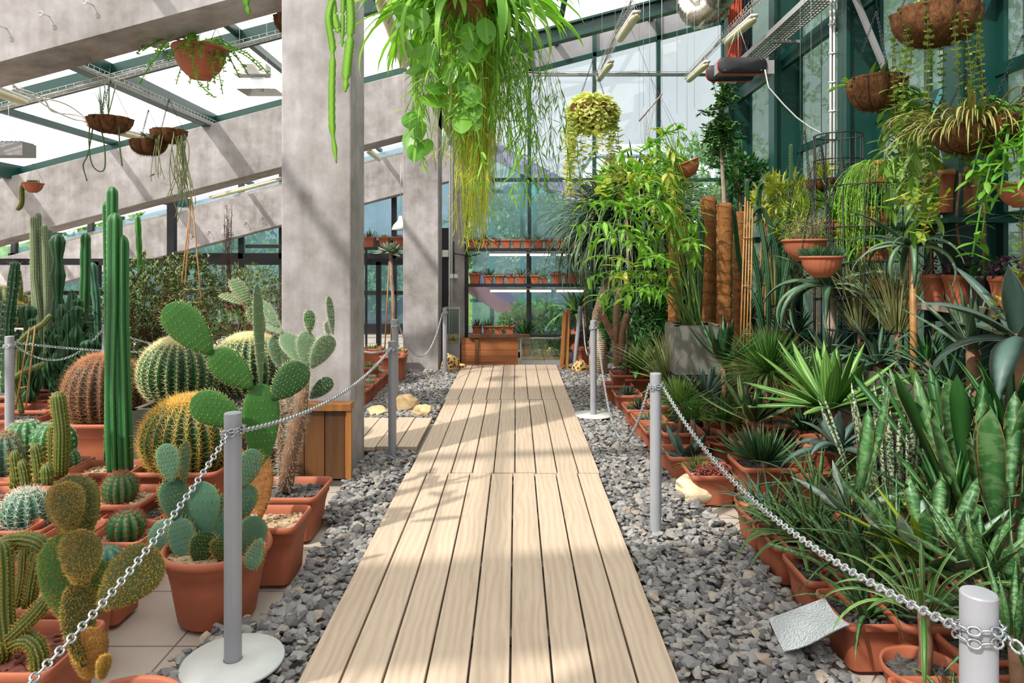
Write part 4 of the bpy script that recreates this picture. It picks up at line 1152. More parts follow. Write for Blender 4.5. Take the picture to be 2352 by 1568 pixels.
# pots behind it
for (x, Z, w, d, h, lb, so) in ((118, 2.55, .36, .30, .28, 'square terracotta pot with pale grit behind the fuzzy prickly pear', 'tan'), (-60, 2.6, .32, .32, .28, 'terracotta pot with fine black grit at left edge', 'dark'),
        (-30, 3.15, .34, .3, .26, 'terracotta pot rim at the left edge below the spiny ball', 'dark'), (68, 2.98, .26, .24, .24, 'small terracotta pot behind the hose-like cactus', 'dark'), (170, 3.22, .2, .22, .24, 'empty-looking small terracotta pot under the fuzzy pads', 'dark'), (-10, 3.75, .3, .3, .27, 'terracotta pot at the left edge beneath the orange-spined cactus', 'dark'),
        (330, 3.55, .28, .3, .22, 'low terracotta pot squeezed between the ball cactus and the golden barrel pot', 'dark'), (115, 5.65, .42, .3, .3, 'long terracotta trough in the shade at far left', 'dark'), (110, 6.55, .42, .34, .3, 'second shaded terracotta trough behind the first at far left', 'dark')):
    o = thing('terracotta_pot', lb, 'pot', (Xat(x, Z), Z, 0), group='terracotta pots of the left bed'); rect_pot(o, w, d, h, so)
# hose-like golden cactus
o = thing('rat_tail_cactus', 'golden hose-like cactus with curling stems over red grit at bottom left', 'cactus', (Xat(30, 2.18), 2.18, 0))
rect_pot(o, .42, .30, .28, 'red')
b, sp = MB(), MB()
for pts, r in (([(-40, 1330), (-10, 1250), (40, 1232), (85, 1242), (105, 1262)], 20), ([(20, 1500), (5, 1400), (8, 1300), (0, 1240)], 22), ([(30, 1480), (60, 1450), (95, 1480), (90, 1575)], 19), ([(15, 1470), (60, 1430), (90, 1400), (112, 1370)], 17), ([(-20, 1440), (0, 1480), (20, 1500)], 22), ([(0, 1520), (10, 1500), (22, 1490)], 17),
               ([(40, 1390), (55, 1330), (58, 1250)], 14), ([(70, 1385), (80, 1320), (92, 1265)], 16), ([(60, 1400), (66, 1320), (85, 1250)], 12), ([(90, 1400), (110, 1385), (135, 1392)], 15)):
    dz = .28 if r <= 16 else rnd.uniform(-.05, .08)
    pp = np.array([W(x, y, 2.15 + dz) for x, y in pts])
    t = np.linspace(0, 1, 26); tt = np.linspace(0, 1, len(pp))
    P_ = np.stack([np.interp(t, tt, pp[:, q]) for q in range(3)], 1)
    for _ in range(8): P_[1:-1] = (P_[:-2] + 2 * P_[1:-1] + P_[2:]) / 4
    column(b, sp, P_, PX(r, 2.15), 12, .14, 4, .010, step=.012)
wbuild(b, 'stem', M['cac_olive'], o); wbuild(sp, 'spines', M['spine_gold'], o)

# --- shrubs ---
def crown(lb, c, rad, n, L, w, prof='ovate', thick=0.0, seg=4, fold=.2, hollow=.35, up=.3, droop=.5, cluster=5):
    nc = max(1, n // cluster)
    d = nr.randn(nc, 3); d /= np.linalg.norm(d, axis=1, keepdims=True)
    q = (hollow + (1 - hollow) * nr.rand(nc)) ** .6
    P = np.asarray(c, float) + d * q[:, None] * np.asarray(rad, float)
    B = np.repeat(P, cluster, 0) + (nr.rand(nc * cluster, 3) - .5) * L * .6; D = np.repeat(d, cluster, 0) + nr.randn(nc * cluster, 3) * .8; D[:, 2] += up
    az = np.arctan2(D[:, 1], D[:, 0]); el = np.arctan2(D[:, 2], np.hypot(D[:, 0], D[:, 1]))
    lb.leaves(B, az, el, L * (.7 + .6 * nr.rand(len(B))), w * (.8 + .4 * nr.rand(len(B))), droop * nr.rand(len(B)), seg, prof, thick, fold, roll=(nr.rand(len(B)) - .5) * 1.2)
    return P
def branches(sb, base, P, k, r0, r1=.002):
    base = np.asarray(base, float)
    for i in nr.choice(len(P), min(k, len(P)), replace=False):
        p = P[i]; mid = base * .5 + p * .5 + (nr.rand(3) - .5) * .12 * np.linalg.norm(p - base); mid[2] -= .03
        t = np.linspace(0, 1, 9)[:, None]; Q = (1 - t) ** 2 * base + 2 * t * (1 - t) * mid + t * t * p
        sb.tube(Q, np.linspace(r0, r1, 9), 6)
L_jade = m_leaf('jade_leaf', '48632a', '8a9c58', edge='6f5a38', rough=.3, trans=.1)
L_olive = m_leaf('olive_leaf', '55683c', '8f9c6a', rough=.35, trans=.12)
def shrub(name, label, x, y, Z, rw, rh, n, L, w, mat, stem='stem_brown', prof='spoon', nb=22, r0=.018, pot=None, thick=.25, cat='shrub', ybase=None, cluster=5, hollow=.3, droop=.4, zb=.26, group=None):
    c = W(x, y, Z)
    o = thing(name, label, cat, (c.x, Z, 0), group=group)
    if pot: (rect_pot(o, *pot) if len(pot) == 3 else round_pot(o, *pot))
    lb, sb = MB(), MB()
    P = crown(lb, c, (rw, rw * .9, rh), n, L, w, prof, thick, 3, hollow=hollow, cluster=cluster, droop=droop)
    zk = max(zb, c.z - rh * .95); sb.tube([(c.x, Z, zb - .02), (c.x + .02, Z, (zb + zk) / 2), (c.x, Z, zk + .03)], [r0 * 1.5, r0 * 1.3, r0 * 1.2], 8)
    branches(sb, (c.x, Z, zk), P, nb, r0 * .6)
    wbuild(lb, 'foliage', mat, o); wbuild(sb, 'branches', M[stem], o)
    return o
shrub('jade_plant', 'leafy jade plant behind the tall column cactus', 345, 690, 7.0, .42, .46, 2400, .055, .026, L_jade, pot=(.42, .4, .3), r0=.03)
shrub('jade_plant', 'dense jade plant low behind the first jade plant', 300, 760, 7.6, .42, .5, 2000, .055, .024, L_jade, pot=(.42, .4, .3), r0=.025)
shrub('jade_plant', 'jade plant with visible brown branches left of the grey-leaved shrub', 435, 670, 8.2, .40, .5, 2200, .06, .028, L_jade, pot=(.42, .4, .3), r0=.03)
shrub('jade_plant', 'low jade plant in front of the black upright frame', 400, 780, 7.4, .5, .42, 2400, .055, .024, L_jade, pot=(.42, .4, .3), r0=.02)
shrub('rounded_shrub', 'rounded olive-green shrub ball in front of the rear glazing', 560, 665, 8.6, .46, .34, 3600, .05, .014, L_olive, pot=(.42, .4, .3), prof='lance', thick=0, r0=.02)
shrub('small_shrub', 'dark green shrub against the left side of the big pillar', 632, 720, 7.4, .28, .42, 1000, .04, .018, L_jade, pot=(.36, .36, .3), r0=.015)
shrub('small_shrub', 'low bright green plant with thin red flower stems behind the barrel cacti', 545, 745, 7.0, .4, .12, 900, .05, .008, m_leaf('bright_needle', '4c8a3c', '8fbf5c'), pot=(.5, .3, .5), prof='lance', thick=0, zb=.4)
shrub('jade_plant', 'compact jade plant behind the pale-crowned barrel cactus', 470, 740, 6.6, .3, .25, 900, .04, .02, L_jade, pot=(.4, .4, .3), r0=.02)
# red flower stems
o = thing('flower_stems', 'thin coral-red flower stems above the barrel cacti', 'flower', (Xat(560, 6.9), 6.9, 0))
b = MB()
for i in range(16):
    x = rnd.uniform(500, 625); a = W(x, 770, 6.9); c = W(x + rnd.uniform(-25, 25), rnd.uniform(690, 740), 6.9); b.tube(wiggle(a, c, .01, 8), .0025, 4)
    stones(b, np.array([c]) + (nr.rand(5, 3) - .5) * .03, .007)
b.tube([W(560, 800, 6.9), (Xat(560, 6.9), 6.9, .45)], .004, 4)
wbuild(b, 'stems', m_simple('coral_flower', 'c0484e', .5), o)
# pale cup plant
o = thing('cup_leaf_plant', 'pale yellow-green plant with round cup leaves behind the prickly pear', 'plant', (Xat(440, 6.2), 6.2, 0))
rect_pot(o, .34, .34, .3)
b, s_ = MB(), MB(); c0 = W(442, 700, 6.2)
s_.tube([(Xat(440, 6.2), 6.2, .25), W(440, 780, 6.2), W(442, 690, 6.2)], .008, 6)
for (y, n, L) in ((670, 6, .09), (700, 7, .08), (725, 5, .07)):
    for k in range(n):
        b.leaves([W(442, y, 6.2)], [k * 2 * PI / n + y], [.5], [L], [L * .8], [.5], 4, 'spoon', .08, .3)
wbuild(b, 'leaves', m_leaf('cup_leaf', 'a8a868', 'c4c088'), o); wbuild(s_, 'stem', M['stem_green'], o)
# dried flower stalks and bamboo tripod
o = thing('dried_flower_stalks', 'tall dried brown flower stalks in front of the rear beam', 'plant', (Xat(522, 8.3), 8.3, 0))
b = MB()
for i in range(18):
    x = rnd.gauss(522, 9); top = rnd.uniform(462, 540); a = W(x + rnd.uniform(-6, 6), 720, 8.3); c = W(x, top, 8.3); b.tube(wiggle(a, c, .012, 10), .0025, 4)
    t = nr.rand(26, 1) * .6 + .4; stones(b, np.array(a) * (1 - t) + np.array(c) * t + (nr.rand(26, 3) - .5) * .035, .0075)
b.tube([W(522, 720, 8.3), (Xat(522, 8.3), 8.3, 0)], .006, 5)
wbuild(b, 'stalks', m_simple('dried_brown', '5c4038', .9), o)
o = thing('bamboo_tripod', 'two tall bamboo canes tied into a tripod behind the jade plants', 'cane', (Xat(435, 7.6), 7.6, 0))
b = MB()
for (x0, y0) in ((420, 720), (465, 720), (405, 760)): 
    a = W(x0, y0, 7.6); tpp = W(440, 447, 7.6); dirv = (a - tpp); e = tpp + dirv * ((tpp.z) / (-dirv.z)); b.tube([e, tpp - dirv * .03], .008, 6)
wbuild(b, 'canes', M['bamboo'], o)
o = thing('thermometer', 'white thermometer on the black upright frame', 'thermometer', (Xat(395, 10.5), 10.53, 1.40)); b = MB(); b.lathe([(.012, 0), (.022, .03), (.02, .2), (.004, .25)], 12); b.build('thermometer_body', M['white_plastic'], o); 
# low tiles of wood cladding box in front of the pillar
o = thing('wooden_box', 'brown wooden clad box standing at the foot of the big pillar', 'box', (-1.4, 4.60, 0))
b = MB()
for i in range(4): b.box((-.225 + i * .1375, 0, .275), (.133, .05, .46))
b.build('boards', M['wood_brown'], o, smooth=False, bevel=.003)
c = MB(); c.box((0, -.005, .53), (.6, .10, .05)); c.build('top_rail', M['wood_orange'], o, smooth=False, bevel=.004)
c = MB(); c.box((.285, -.03, .275), (.035, .03, .46)); c.box((.265, -.005, .275), (.02, .04, .46)); c.build('corner_trim', M['wood_orange'], o, smooth=False, bevel=.004)

# --- rocks and gravel ---
def rock(label, x, y, Z, sx, sy, sz, mat, seed=1, n=3, name='rock', rot=0.0):
    import bmesh
    bm = bmesh.new(); bmesh.ops.create_icosphere(bm, subdivisions=4, radius=1)
    r = np.random.RandomState(seed); D = r.randn(26, 3); D /= np.linalg.norm(D, axis=1, keepdims=True); hh = .62 + .3 * r.rand(26)
    for v in bm.verts:
        p = np.array(v.co); m_ = min(1.0, np.min(np.where(D @ p > .2, hh / np.maximum(D @ p, .2), 9)))
        p = p * m_; p += .018 * np.sin(p[::-1] * 13 + seed); v.co = (p[0] * sx, p[1] * sy, p[2] * sz)
    me = bpy.data.meshes.new(name); bm.to_mesh(me); bm.free(); me.materials.append(mat)
    o = bpy.data.objects.new(name, me); COL.objects.link(o); o.location = (Xat(x, Z), Z, sz * .62 + .01); o.rotation_euler = (0, 0, rot)
    if mat is M['porous']: [setattr(p_, 'use_smooth', True) for p_ in me.polygons]
    return tag(o, label, 'rock')
rock('large cream rock on the gravel right of the walk', 1597, 1150, 4.3, .19, .12, .10, M['rock_white'], 4, rot=.3)
rock('flat tan rock at the left end of the small side deck', 867, 957, 6.55, .12, .09, .07, M['rock'], 6)
rock('tall layered tan rock behind the small side deck', 925, 935, 6.8, .17, .11, .12, M['rock'], 9)
rock('lumpy tan rock nearest the walk beside the side deck', 972, 955, 6.55, .13, .10, .085, M['rock'], 12)
rock('porous honeycomb rock at the left end of the walk', 1033, 835, 9.15, .16, .13, .17, M['porous'], 15)
rock('small porous rock beside the wooden box', 1062, 840, 9.35, .07, .07, .07, M['porous'], 18)
rock('porous honeycomb rock by the leaning post', 1333, 840, 9.1, .13, .12, .13, M['porous'], 21)
def gravel(name, regions, dens, size, seed=3):
    b = MB()
    for poly in regions:
        P = np.array(poly); mn, mx = P.min(0), P.max(0)
        area = (mx - mn).prod(); n = int(area * dens); q = mn + nr.rand(n, 2) * (mx - mn)
        ins = np.ones(n, bool)
        m_ = len(P)
        for i in range(m_):
            a, c = P[i], P[(i + 1) % m_]; ins &= ((c[0] - a[0]) * (q[:, 1] - a[1]) - (c[1] - a[1]) * (q[:, 0] - a[0])) >= 0
        q = q[ins]
        for (dx, dy, rr) in ((pL0[0], pL0[1], .165), (pR2[0], pR2[1], .165)): q = q[np.hypot(q[:, 0] - dx, q[:, 1] - dy) > rr]
        sz = size * (.5 + .75 * nr.rand(len(q)) ** 1.6)
        z = .012 + nr.rand(len(q)) * .038
        stones(b, np.stack([q[:, 0], q[:, 1], z], 1), sz, .5)
    # the bed under the stones
    return b
b = gravel('g', [[(-1.02, 2.0), (-.755, 2.0), (-.755, 5.25), (-1.02, 5.25)], [(-1.34, 2.25), (-1.0, 1.9), (-1.0, 2.85), (-1.2, 2.75)], [(-1.13, 3.9), (-1.0, 3.9), (-1.0, 5.25), (-1.13, 5.25)],
   [(-1.52, 6.36), (-.76, 6.36), (-.76, 9.22), (-1.52, 9.22)], [(-1.02, 9.22), (-.76, 9.22), (-.76, 9.6), (-1.02, 9.6)], [(.575, 1.6), (1.2, 1.6), (1.2, 3.8), (.585, 3.8)], [(.585, 3.8), (1.16, 3.8), (1.04, 4.9), (.585, 4.9)], [(.585, 4.9), (1.03, 4.9), (1.02, 7.0), (.585, 7.0)], [(.585, 7.0), (1.2, 7.0), (1.5, 9.7), (.585, 9.7)]], 2500, .030)
tag(b.build('slate_gravel', M['gravel'], smooth=False), 'loose grey slate gravel on both sides of the walk', 'gravel', kind='stuff')
o = thing('silver_sheet', 'square of quilted silver foil lying on the right gravel against a pot', 'foil sheet', (Xat(1850, 2.8), 2.8, .1))
b = MB()
P00, P10, P11, P01 = [np.array(v) for v in (W(1765, 1420, 2.757), W(1895, 1372, 2.62), W(1950, 1440, 2.41), W(1800, 1495, 2.526))]
R = np.zeros((16, 16, 3))
for i in range(16):
    for j in range(16):
        u, v = i / 15, j / 15
        R[i, j] = P00 * (1 - u) * (1 - v) + P10 * u * (1 - v) + P11 * u * v + P01 * (1 - u) * v; R[i, j, 2] += .012 * math.sin(u * 5) * math.sin(v * 4) + (.02 if False else 0)
b.grid(R); b.grid(R[::-1] - A(0, 0, .004)); wbuild(b, 'foil', M['silver'], o)
# ---------------- leaf materials ----------------
LM = dict(
 hoya=m_leaf('hoya_leaf', '4c8a28', '82b444', mid='8db456', trans=.42, rough=.35),
 hoya_pale=m_leaf('pale_hoya_leaf', 'a8b44c', 'd4d480', edge='e8e4a0', ew=.7, trans=.35),
 epi=m_leaf('epiphyllum_leaf', '4c8a22', '8cbf3c', mid='6da03a', trans=.4),
 epi_y=m_leaf('yellow_epiphyllum_leaf', '8a9a34', 'b9b94c', trans=.4),
 rhips=m_leaf('rhipsalis_stem', 'ccd848', 'ecec78', trans=.5),
 rhips_l=m_leaf('light_rhipsalis', '84b83c', 'b4d868', trans=.4),
 rhips_g=m_leaf('green_rhipsalis_stem', '6aa828', 'a4d048', trans=.5),
 wiry=m_leaf('wiry_stem', '4f7a2c', '7fa048', trans=.3),
 willow=m_leaf('narrow_hanging_leaf', '5c9a2c', '9cca50', trans=.5),
 agave_g=m_leaf('bright_agave', '2f6b1e', '6aa043', stripe='b9d18c', rough=.35, trans=.22),
 agave_d=m_leaf('dark_agave', '1d3f22', '3c6338', tip='7a5a3a', rough=.4, trans=.1),
 agave_b=m_leaf('blue_grey_agave', '34483f', '567068', edge='7c7a5a', ew=.9, rough=.5, trans=.08),
 agave_v=m_leaf('yellow_edged_agave', '3c6a4c', '5f8a66', edge='e0d878', ew=.62, trans=.2),
 aloe=m_leaf('grey_green_aloe', '45664f', '6b8a68', edge='a9b08c', ew=.88, rough=.4, trans=.12),
 aloe_d=m_leaf('dark_aloe', '2f4c3c', '4c6c54', edge='8a9a7c', ew=.9, rough=.35, trans=.08),
 sans=m_leaf('banded_snake_leaf', '24502c', '3f7038', band='5f8452', bs=26, edge='a8824c', ew=.92, trans=.15),
 sans_w=m_leaf('pale_banded_snake_leaf', '9aa88a', 'bcc4a4', band='33492c', bs=44, trans=.1),
 sans_g=m_leaf('grey_snake_leaf', '6a8070', '8a9c88', band='8fa894', bs=14, edge='9a5a44', ew=.93, trans=.1),
 sans_y=m_leaf('yellow_edged_snake_leaf', '33602a', '4c7a34', edge='d8c84a', ew=.6, trans=.2),
 strap_y=m_leaf('yellow_green_strap', '8aa028', 'b9bf3c', trans=.4),
 strap_s=m_leaf('green_striped_strap', '2f5f28', '5c8a3c', edge='c8cf8c', ew=.72, trans=.2),
 grass=m_leaf('grass_blade', '2c6020', '5a8a34', trans=.2, tip='a08a5a'),
 grass_p=m_leaf('pale_grass_blade', '7f8a4c', 'c4bf84', trans=.25),
 yucca=m_leaf('yucca_blade', '5a8a34', '9cbf58', trans=.25, tip='8a7a4a'),
 palm=m_leaf('ponytail_blade', '3c5a34', '7f9470', trans=.2, rough=.4),
 philo=m_leaf('broad_sunlit_leaf', '4c8a20', '86b93c', mid='a8c860', trans=.42),
 dark=m_leaf('deep_green_leaf', '1f4c22', '3c7030', trans=.2),
 purple=m_leaf('purple_leaf', '3c2038', '6c3c5c', trans=.1),
 grey=m_leaf('silver_leaf', '7f8f7c', 'a4ae94', trans=.1),
 yvar=m_leaf('cream_striped_leaf', 'b0a860', 'd0c888', edge='5f7f3c', ew=.75, trans=.2))
def m_band_bark(name, a, b_, sc):
    t = NT(name)
    wv = t.n('ShaderNodeTexWave', wave_type='BANDS', bands_direction='Z'); wv.inputs['Scale'].default_value = sc; wv.inputs['Distortion'].default_value = 3
    t.l(t.n('ShaderNodeTexCoord').outputs['Object'], wv.inputs['Vector'])
    return t.done(t.bsdf(t.ramp(wv.outputs['Fac'], [(.3, a), (.8, b_)]), .8, 0, wv.outputs['Fac'], .5, .01, .3))
M['trunk_pale'] = m_band_bark('ringed_pale_bark', 'a88a6a', 'd8c8b0', 12)

def rz_(K): return nr.rand(K)
def vine(lb, sb, pts, step, L, w, prof='ovate', r=.0016, droop=.8, pair=True, thick=0, fold=.2, seg=4, elr=(-.3, .7)):
    pts = np.asarray(pts, float); d = np.concatenate([[0], np.cumsum(np.linalg.norm(np.diff(pts, axis=0), axis=1))])
    if sb is not None: sb.tube(pts, r, 4)
    n = max(2, int(d[-1] / step)); s = (np.arange(n) + .6) / n * d[-1]
    P = np.stack([np.interp(s, d, pts[:, k]) for k in range(3)], 1)
    az = np.arange(n) * 2.4 + rnd.random() * 6
    if pair: P = np.repeat(P, 2, 0); az = np.stack([az, az + PI], 1).ravel()
    K = len(P)
    lb.leaves(P, az + (rz_(K) - .5) * .6, elr[0] + (elr[1] - elr[0]) * rz_(K), L * (.65 + .6 * rz_(K)), w * (.75 + .45 * rz_(K)), droop * (.4 + rz_(K)), seg, prof, thick, fold, roll=(rz_(K) - .5) * .8)
def fall(c, r, az, L, out=.5, n=14, wob=.02):
    """a strand that leaves the rim at az and hangs down"""
    t = np.linspace(0, 1, n); a0 = A(c[0] + r * math.cos(az), c[1] + r * math.sin(az), c[2])
    ox = out * (1 - np.exp(-3 * t)); up = .06 * np.sin(np.minimum(t * 4, PI)) 
    ph = rnd.random() * 6
    x = a0[0] + math.cos(az) * ox * L * .5 + wob * np.sin(t * 5 + ph) * t; y = a0[1] + math.sin(az) * ox * L * .5 + wob * np.cos(t * 4 + ph) * t
    return np.stack([x, y, a0[2] + up - L * t ** 1.25], 1)

# ---------------- big hanging basket over the walk ----------------
c = W(1075, 95, 3.45)
o = thing('hanging_basket', 'huge hanging basket over the walk with cascading yellow-green strands and round hoya leaves', 'hanging plant', (c.x, c.y, c.z))
bowl(o, .15, .16, name='pot')
hangers(o, .15, .15, 1.6, 3)
b = MB()
K = 480
for i in range(K):      # thin rhipsalis strands
    az = rnd.uniform(0, 2 * PI); long_ = rnd.random() < .55; L = rnd.uniform(.35, .75) * (1.5 if long_ else 1)
    p = fall((.04 if long_ else .02, -.02, .1), rnd.uniform(.0, .07 if long_ else .12), az, L, rnd.uniform(.0, .10 if long_ else .3), 10, .025)
    b.tube(p, np.linspace(.0022, .0012, 10), 4)
    for _ in range(3):
        q = p[rnd.randrange(4, 10)]; b.tube([q, q + A(rnd.uniform(-.05, .05), rnd.uniform(-.05, .05), -rnd.uniform(.02, .08))], .0013, 3)
b.build('thin_strands', LM['rhips'], o)
b = MB()
for i in range(120):
    az = rnd.uniform(0, 2 * PI); L = rnd.uniform(.3, .8)
    p = fall((.03, 0, .12), rnd.uniform(.05, .14), az, L, rnd.uniform(.2, .55), 10, .04); b.tube(p, np.linspace(.0028, .0016, 10), 4)
b.build('green_strands', LM['rhips_g'], o)
b, s_ = MB(), MB()
K = 260
b.leaves(np.stack([.1 * np.cos(rz_(K) * 6.3), .1 * np.sin(rz_(K) * 6.3), .12 + .05 * rz_(K)], 1), rz_(K) * 2 * PI, .1 + 1.0 * rz_(K), .3 + .45 * rz_(K), .024 + .022 * rz_(K), 1.7 + .9 * rz_(K), 10, 'strap', 0, .12)
for i in range(26):
    az = rnd.uniform(0, 2 * PI); p = fall((0, 0, .12), .12, az, rnd.uniform(.4, .95), rnd.uniform(.4, .95), 12, .05)
    vine(b, s_, p[3:], .045, .11, .014, 'lance', droop=.6, elr=(-1.2, -.1))
b.build('strap_leaves', LM['willow'], o)
hb = MB()
for (px, py, L) in ((1062, 250, 1), (1040, 205, 1), (955, 300, 1), (1090, 180, 1), (900, 70, 1), (935, 60, 1), (1080, 20, 1), (1000, 120, 1), (1130, 60, 1), (1010, 210, 1)):
    e = W(px, py, 3.42) - c
    st = A(rnd.uniform(-.1, .1), -.12, .16); t = np.linspace(0, 1, 12)[:, None]; m_ = A(e.x * .9, -.16, .2)
    Q = (1 - t) ** 2 * st + 2 * t * (1 - t) * m_ + t * t * A(e.x, e.y - .1, e.z)
    s_.tube(Q[2:], .0024, 4)
for (px, py, q) in ((1077, 50, 0), (1068, 95, 0), (1065, 165, 0), (1028, 198, 1), (1084, 190, 0), (1088, 222, 0), (1030, 230, 1), (1030, 258, 1), (1062, 258, 0), (1084, 258, 0), (1050, 215, 1), (1070, 235, 0), (946, 255, 0), (952, 285, 0), (958, 325, 0), (982, 318, 0), (936, 318, 1), (962, 265, 0), (916, 85, 1), (945, 20, 0), (967, 18, 0), (985, 95, 0), (930, 120, 1), (1115, 40, 0), (1100, 110, 0), (1000, 60, 1), (905, 30, 1), (1040, 140, 0), (1110, 90, 0), (990, 150, 1)):
    p = np.array(W(px, py, 3.2 + rnd.uniform(-.04, .04))) - np.array(c)
    hb.leaves([p], [-PI / 2 + (1.1 if q else 0) * rnd.choice((-1, 1)) + rnd.uniform(-.4, .4)], [rnd.uniform(-1.35, -.7) if not q else rnd.uniform(-.6, .2)], [rnd.uniform(.12, .155)], [rnd.uniform(.08, .10)], [.25], 10, 'oval', 0, .10, roll=(-.9 if q else 0))
hb.build('hoya_leaves', LM['hoya'], o); s_.build('vines', M['stem_green'], o)
w = MB()
for i in range(34):
    az = rnd.uniform(-1.0, .9); p = fall((.05, 0, .12), .12, az, rnd.uniform(.4, .95), rnd.uniform(.5, 1.0), 12, .06); w.tube(p, .0012, 3)
    vine(w, None, p[5:], .05, .07, .009, 'lance', droop=.5, elr=(-1.3, -.2), pair=False, seg=3)
w.build('wiry_vines', LM['wiry'], o)

# flat-stemmed epiphyllum hanging in front of the big pillar
c = W(775, -60, 2.9)
o = thing('hanging_epiphyllum', 'long flat notched cactus stems hanging in front of the big pillar', 'hanging plant', (c.x, c.y, c.z))
bowl(o, .12, .13, name='pot'); hangers(o, .12, .12, .9, 3)
b = MB()
for path, wd in (([(768, -20), (752, 40), (765, 110), (762, 200), (762, 290), (773, 375)], .030), ([(800, -30), (806, 40), (803, 100), (796, 160), (793, 212)], .040), ([(760, -20), (768, 40), (777, 76)], .034), ([(788, -20), (787, 40), (786, 108)], .020), ([(548, -120), (555, -40), (572, 35)], .034)):
    pp = np.array([np.array(W(x, y, 2.85)) - np.array(c) for x, y in path]); n = 46
    if path[0][0] < 600: pp[0] = (-.1, 0, .14)
    t = np.linspace(0, 1, n); tt = np.linspace(0, 1, len(pp)); P_ = np.stack([np.interp(t, tt, pp[:, k]) for k in range(3)], 1)
    for _ in range(6): P_[1:-1] = (P_[:-2] + 2 * P_[1:-1] + P_[2:]) / 4
    hw = wd * .56 * (1 - .16 * (np.arange(n) % 2)) * np.minimum(1, (1.02 - t) * 8) * (1 - .45 * (np.abs(((t * 2.3) % 1) - .5) > .44))
    d = np.gradient(P_, axis=0); d /= np.linalg.norm(d, axis=1, keepdims=True); s = np.cross(d, A(.15, 1, 0)); s /= np.linalg.norm(s, axis=1, keepdims=True); nn = np.cross(s, d)
    R = np.stack([P_ + s * hw[:, None], P_ + nn * .001, P_ - s * hw[:, None], P_ - nn * .001], 1); b.grid(R, True, True, True)
b.build('flat_stems', LM['epi'], o)

# ---------------- hanging pots on the left ----------------
def basket_thing(name, label, x, y, Z, r, h, kind='coir', ztop=None, group=None, chain=True, cat='hanging basket', tilt=0.0, up=None, **k):
    c = W(x, y, Z)
    o = thing(name, label, cat, (c.x, c.y, c.z), group=group)
    if kind == 'coir': coir_basket(o, r, h, **k)
    else: bowl(o, r, h, **k)
    hangers(o, r, h, (roofz(c.x) - c.z) if ztop is None else ztop, 3, chain=chain, up=up)
    return o
def arch(c, az, L, up, down, n=12):
    t = np.linspace(0, 1, n)
    return np.stack([c[0] + math.cos(az) * L * t, c[1] + math.sin(az) * L * t, c[2] + up * np.sin(t * PI * .6) - down * t ** 2], 1)
o = basket_thing('hanging_bowl', 'large terracotta hanging bowl with zigzag fishbone cactus at upper left', 460, 180, 5.3, .192, .235, 'bowl')
b, s_ = MB(), MB()
for i in range(30):
    az = i * 2.4; L = rnd.uniform(.2, .55); p = arch((0, 0, .22), az, L, rnd.uniform(.05, .25), rnd.uniform(.1, .45))
    b.tube(p, .004, 4); vine(b, None, p[2:], .028, .035, .026, 'ovate', droop=.1, elr=(-.2, .5), seg=3)
for i in range(8):
    a = A(rnd.uniform(-.1, .1), rnd.uniform(-.1, .1), .22); s_.tube([a, a + A(rnd.uniform(-.12, .12), rnd.uniform(-.1, .1), rnd.uniform(.12, .25))], .003, 4)
p = np.array([(.03, -.19, .22), (.04, -.22, .15), (.06, -.23, .02), (.09, -.22, -.1), (.2, -.2, -.2)]); vine(b, b, p, .02, .035, .028, 'ovate', r=.004, droop=.1, seg=3)
b.build('zigzag_stems', LM['epi'], o); s_.build('bare_twigs', M['stem_brown'], o)
o = basket_thing('hanging_basket', 'coir-lined hanging basket with upright snake leaves, leftmost of the three coir baskets', 253, 304, 5.9, .15, .115)
b = MB()
K = 7; b.leaves(np.stack([-.04 + .1 * (rz_(K) - .5), .1 * (rz_(K) - .5), np.full(K, .1)], 1), rz_(K) * 6.3, 1.25 + .25 * rz_(K), .25 + .32 * rz_(K), .018, .15, 8, 'lance', .6, .1)
for p in ([(-.13, -.05, .12), (-.15, -.06, 0), (-.14, -.06, -.3), (-.05, -.05, -.36), (-.0, -.05, -.32), (-.03, -.05, 0), (-.08, -.08, .1)], [(.08, -.05, .12), (.12, -.08, .05), (.13, -.08, -.15), (.15, -.08, -.3)], [(-.14, 0, .1), (-.19, 0, -.2), (-.24, 0, -.28), (-.2, 0, -.42)]):
    pp = np.array(p); t = np.linspace(0, 1, 24); P_ = np.stack([np.interp(t, np.linspace(0, 1, len(pp)), pp[:, k]) for k in range(3)], 1)
    for _ in range(4): P_[1:-1] = (P_[:-2] + 2 * P_[1:-1] + P_[2:]) / 4
    b.tube(P_, .006, 6)
b.build('leaves', LM['sans'], o)
o = basket_thing('hanging_basket', 'coir-lined hanging basket with pale white-green leaves, lowest of the three', 341, 355, 6.4, .135, .12)
b = MB(); K = 12; b.leaves(np.stack([.07 + .1 * (rz_(K) - .5), -.06 + .1 * (rz_(K) - .5), np.full(K, .12)], 1), rz_(K) * 6.3, .1 + rz_(K), .12, .06, .9, 5, 'ovate', .05, .2); b.build('leaves', LM['grey'], o)
o = basket_thing('hanging_basket', 'coir-lined hanging basket with long trailing pale strands, rightmost of the three', 388, 328, 6.4, .135, .11)
b = MB()
for i in range(26):
    az = rnd.gauss(-.3, .35); b.tube(fall((0, 0, .1), .125, az, rnd.uniform(.45, .85), rnd.uniform(-.05, .18), 14, .05), .0042, 5)
for i in range(5): b.tube(fall((0, 0, .1), .12, PI + rnd.uniform(-.4, .4) + 1.2, rnd.uniform(.3, .55), .05, 12, .03), .003, 5)
b.leaves([(-.08, -.1, -.3), (-.03, -.1, -.38)], [2.6, 0], [-.2, -.3], [.09, .14], [.03, .03], [.3, .3], 5, 'lance', .1)
b.build('trailing_strands', m_leaf('pale_strand', '7f9464', 'a8a878', trans=.1), o)
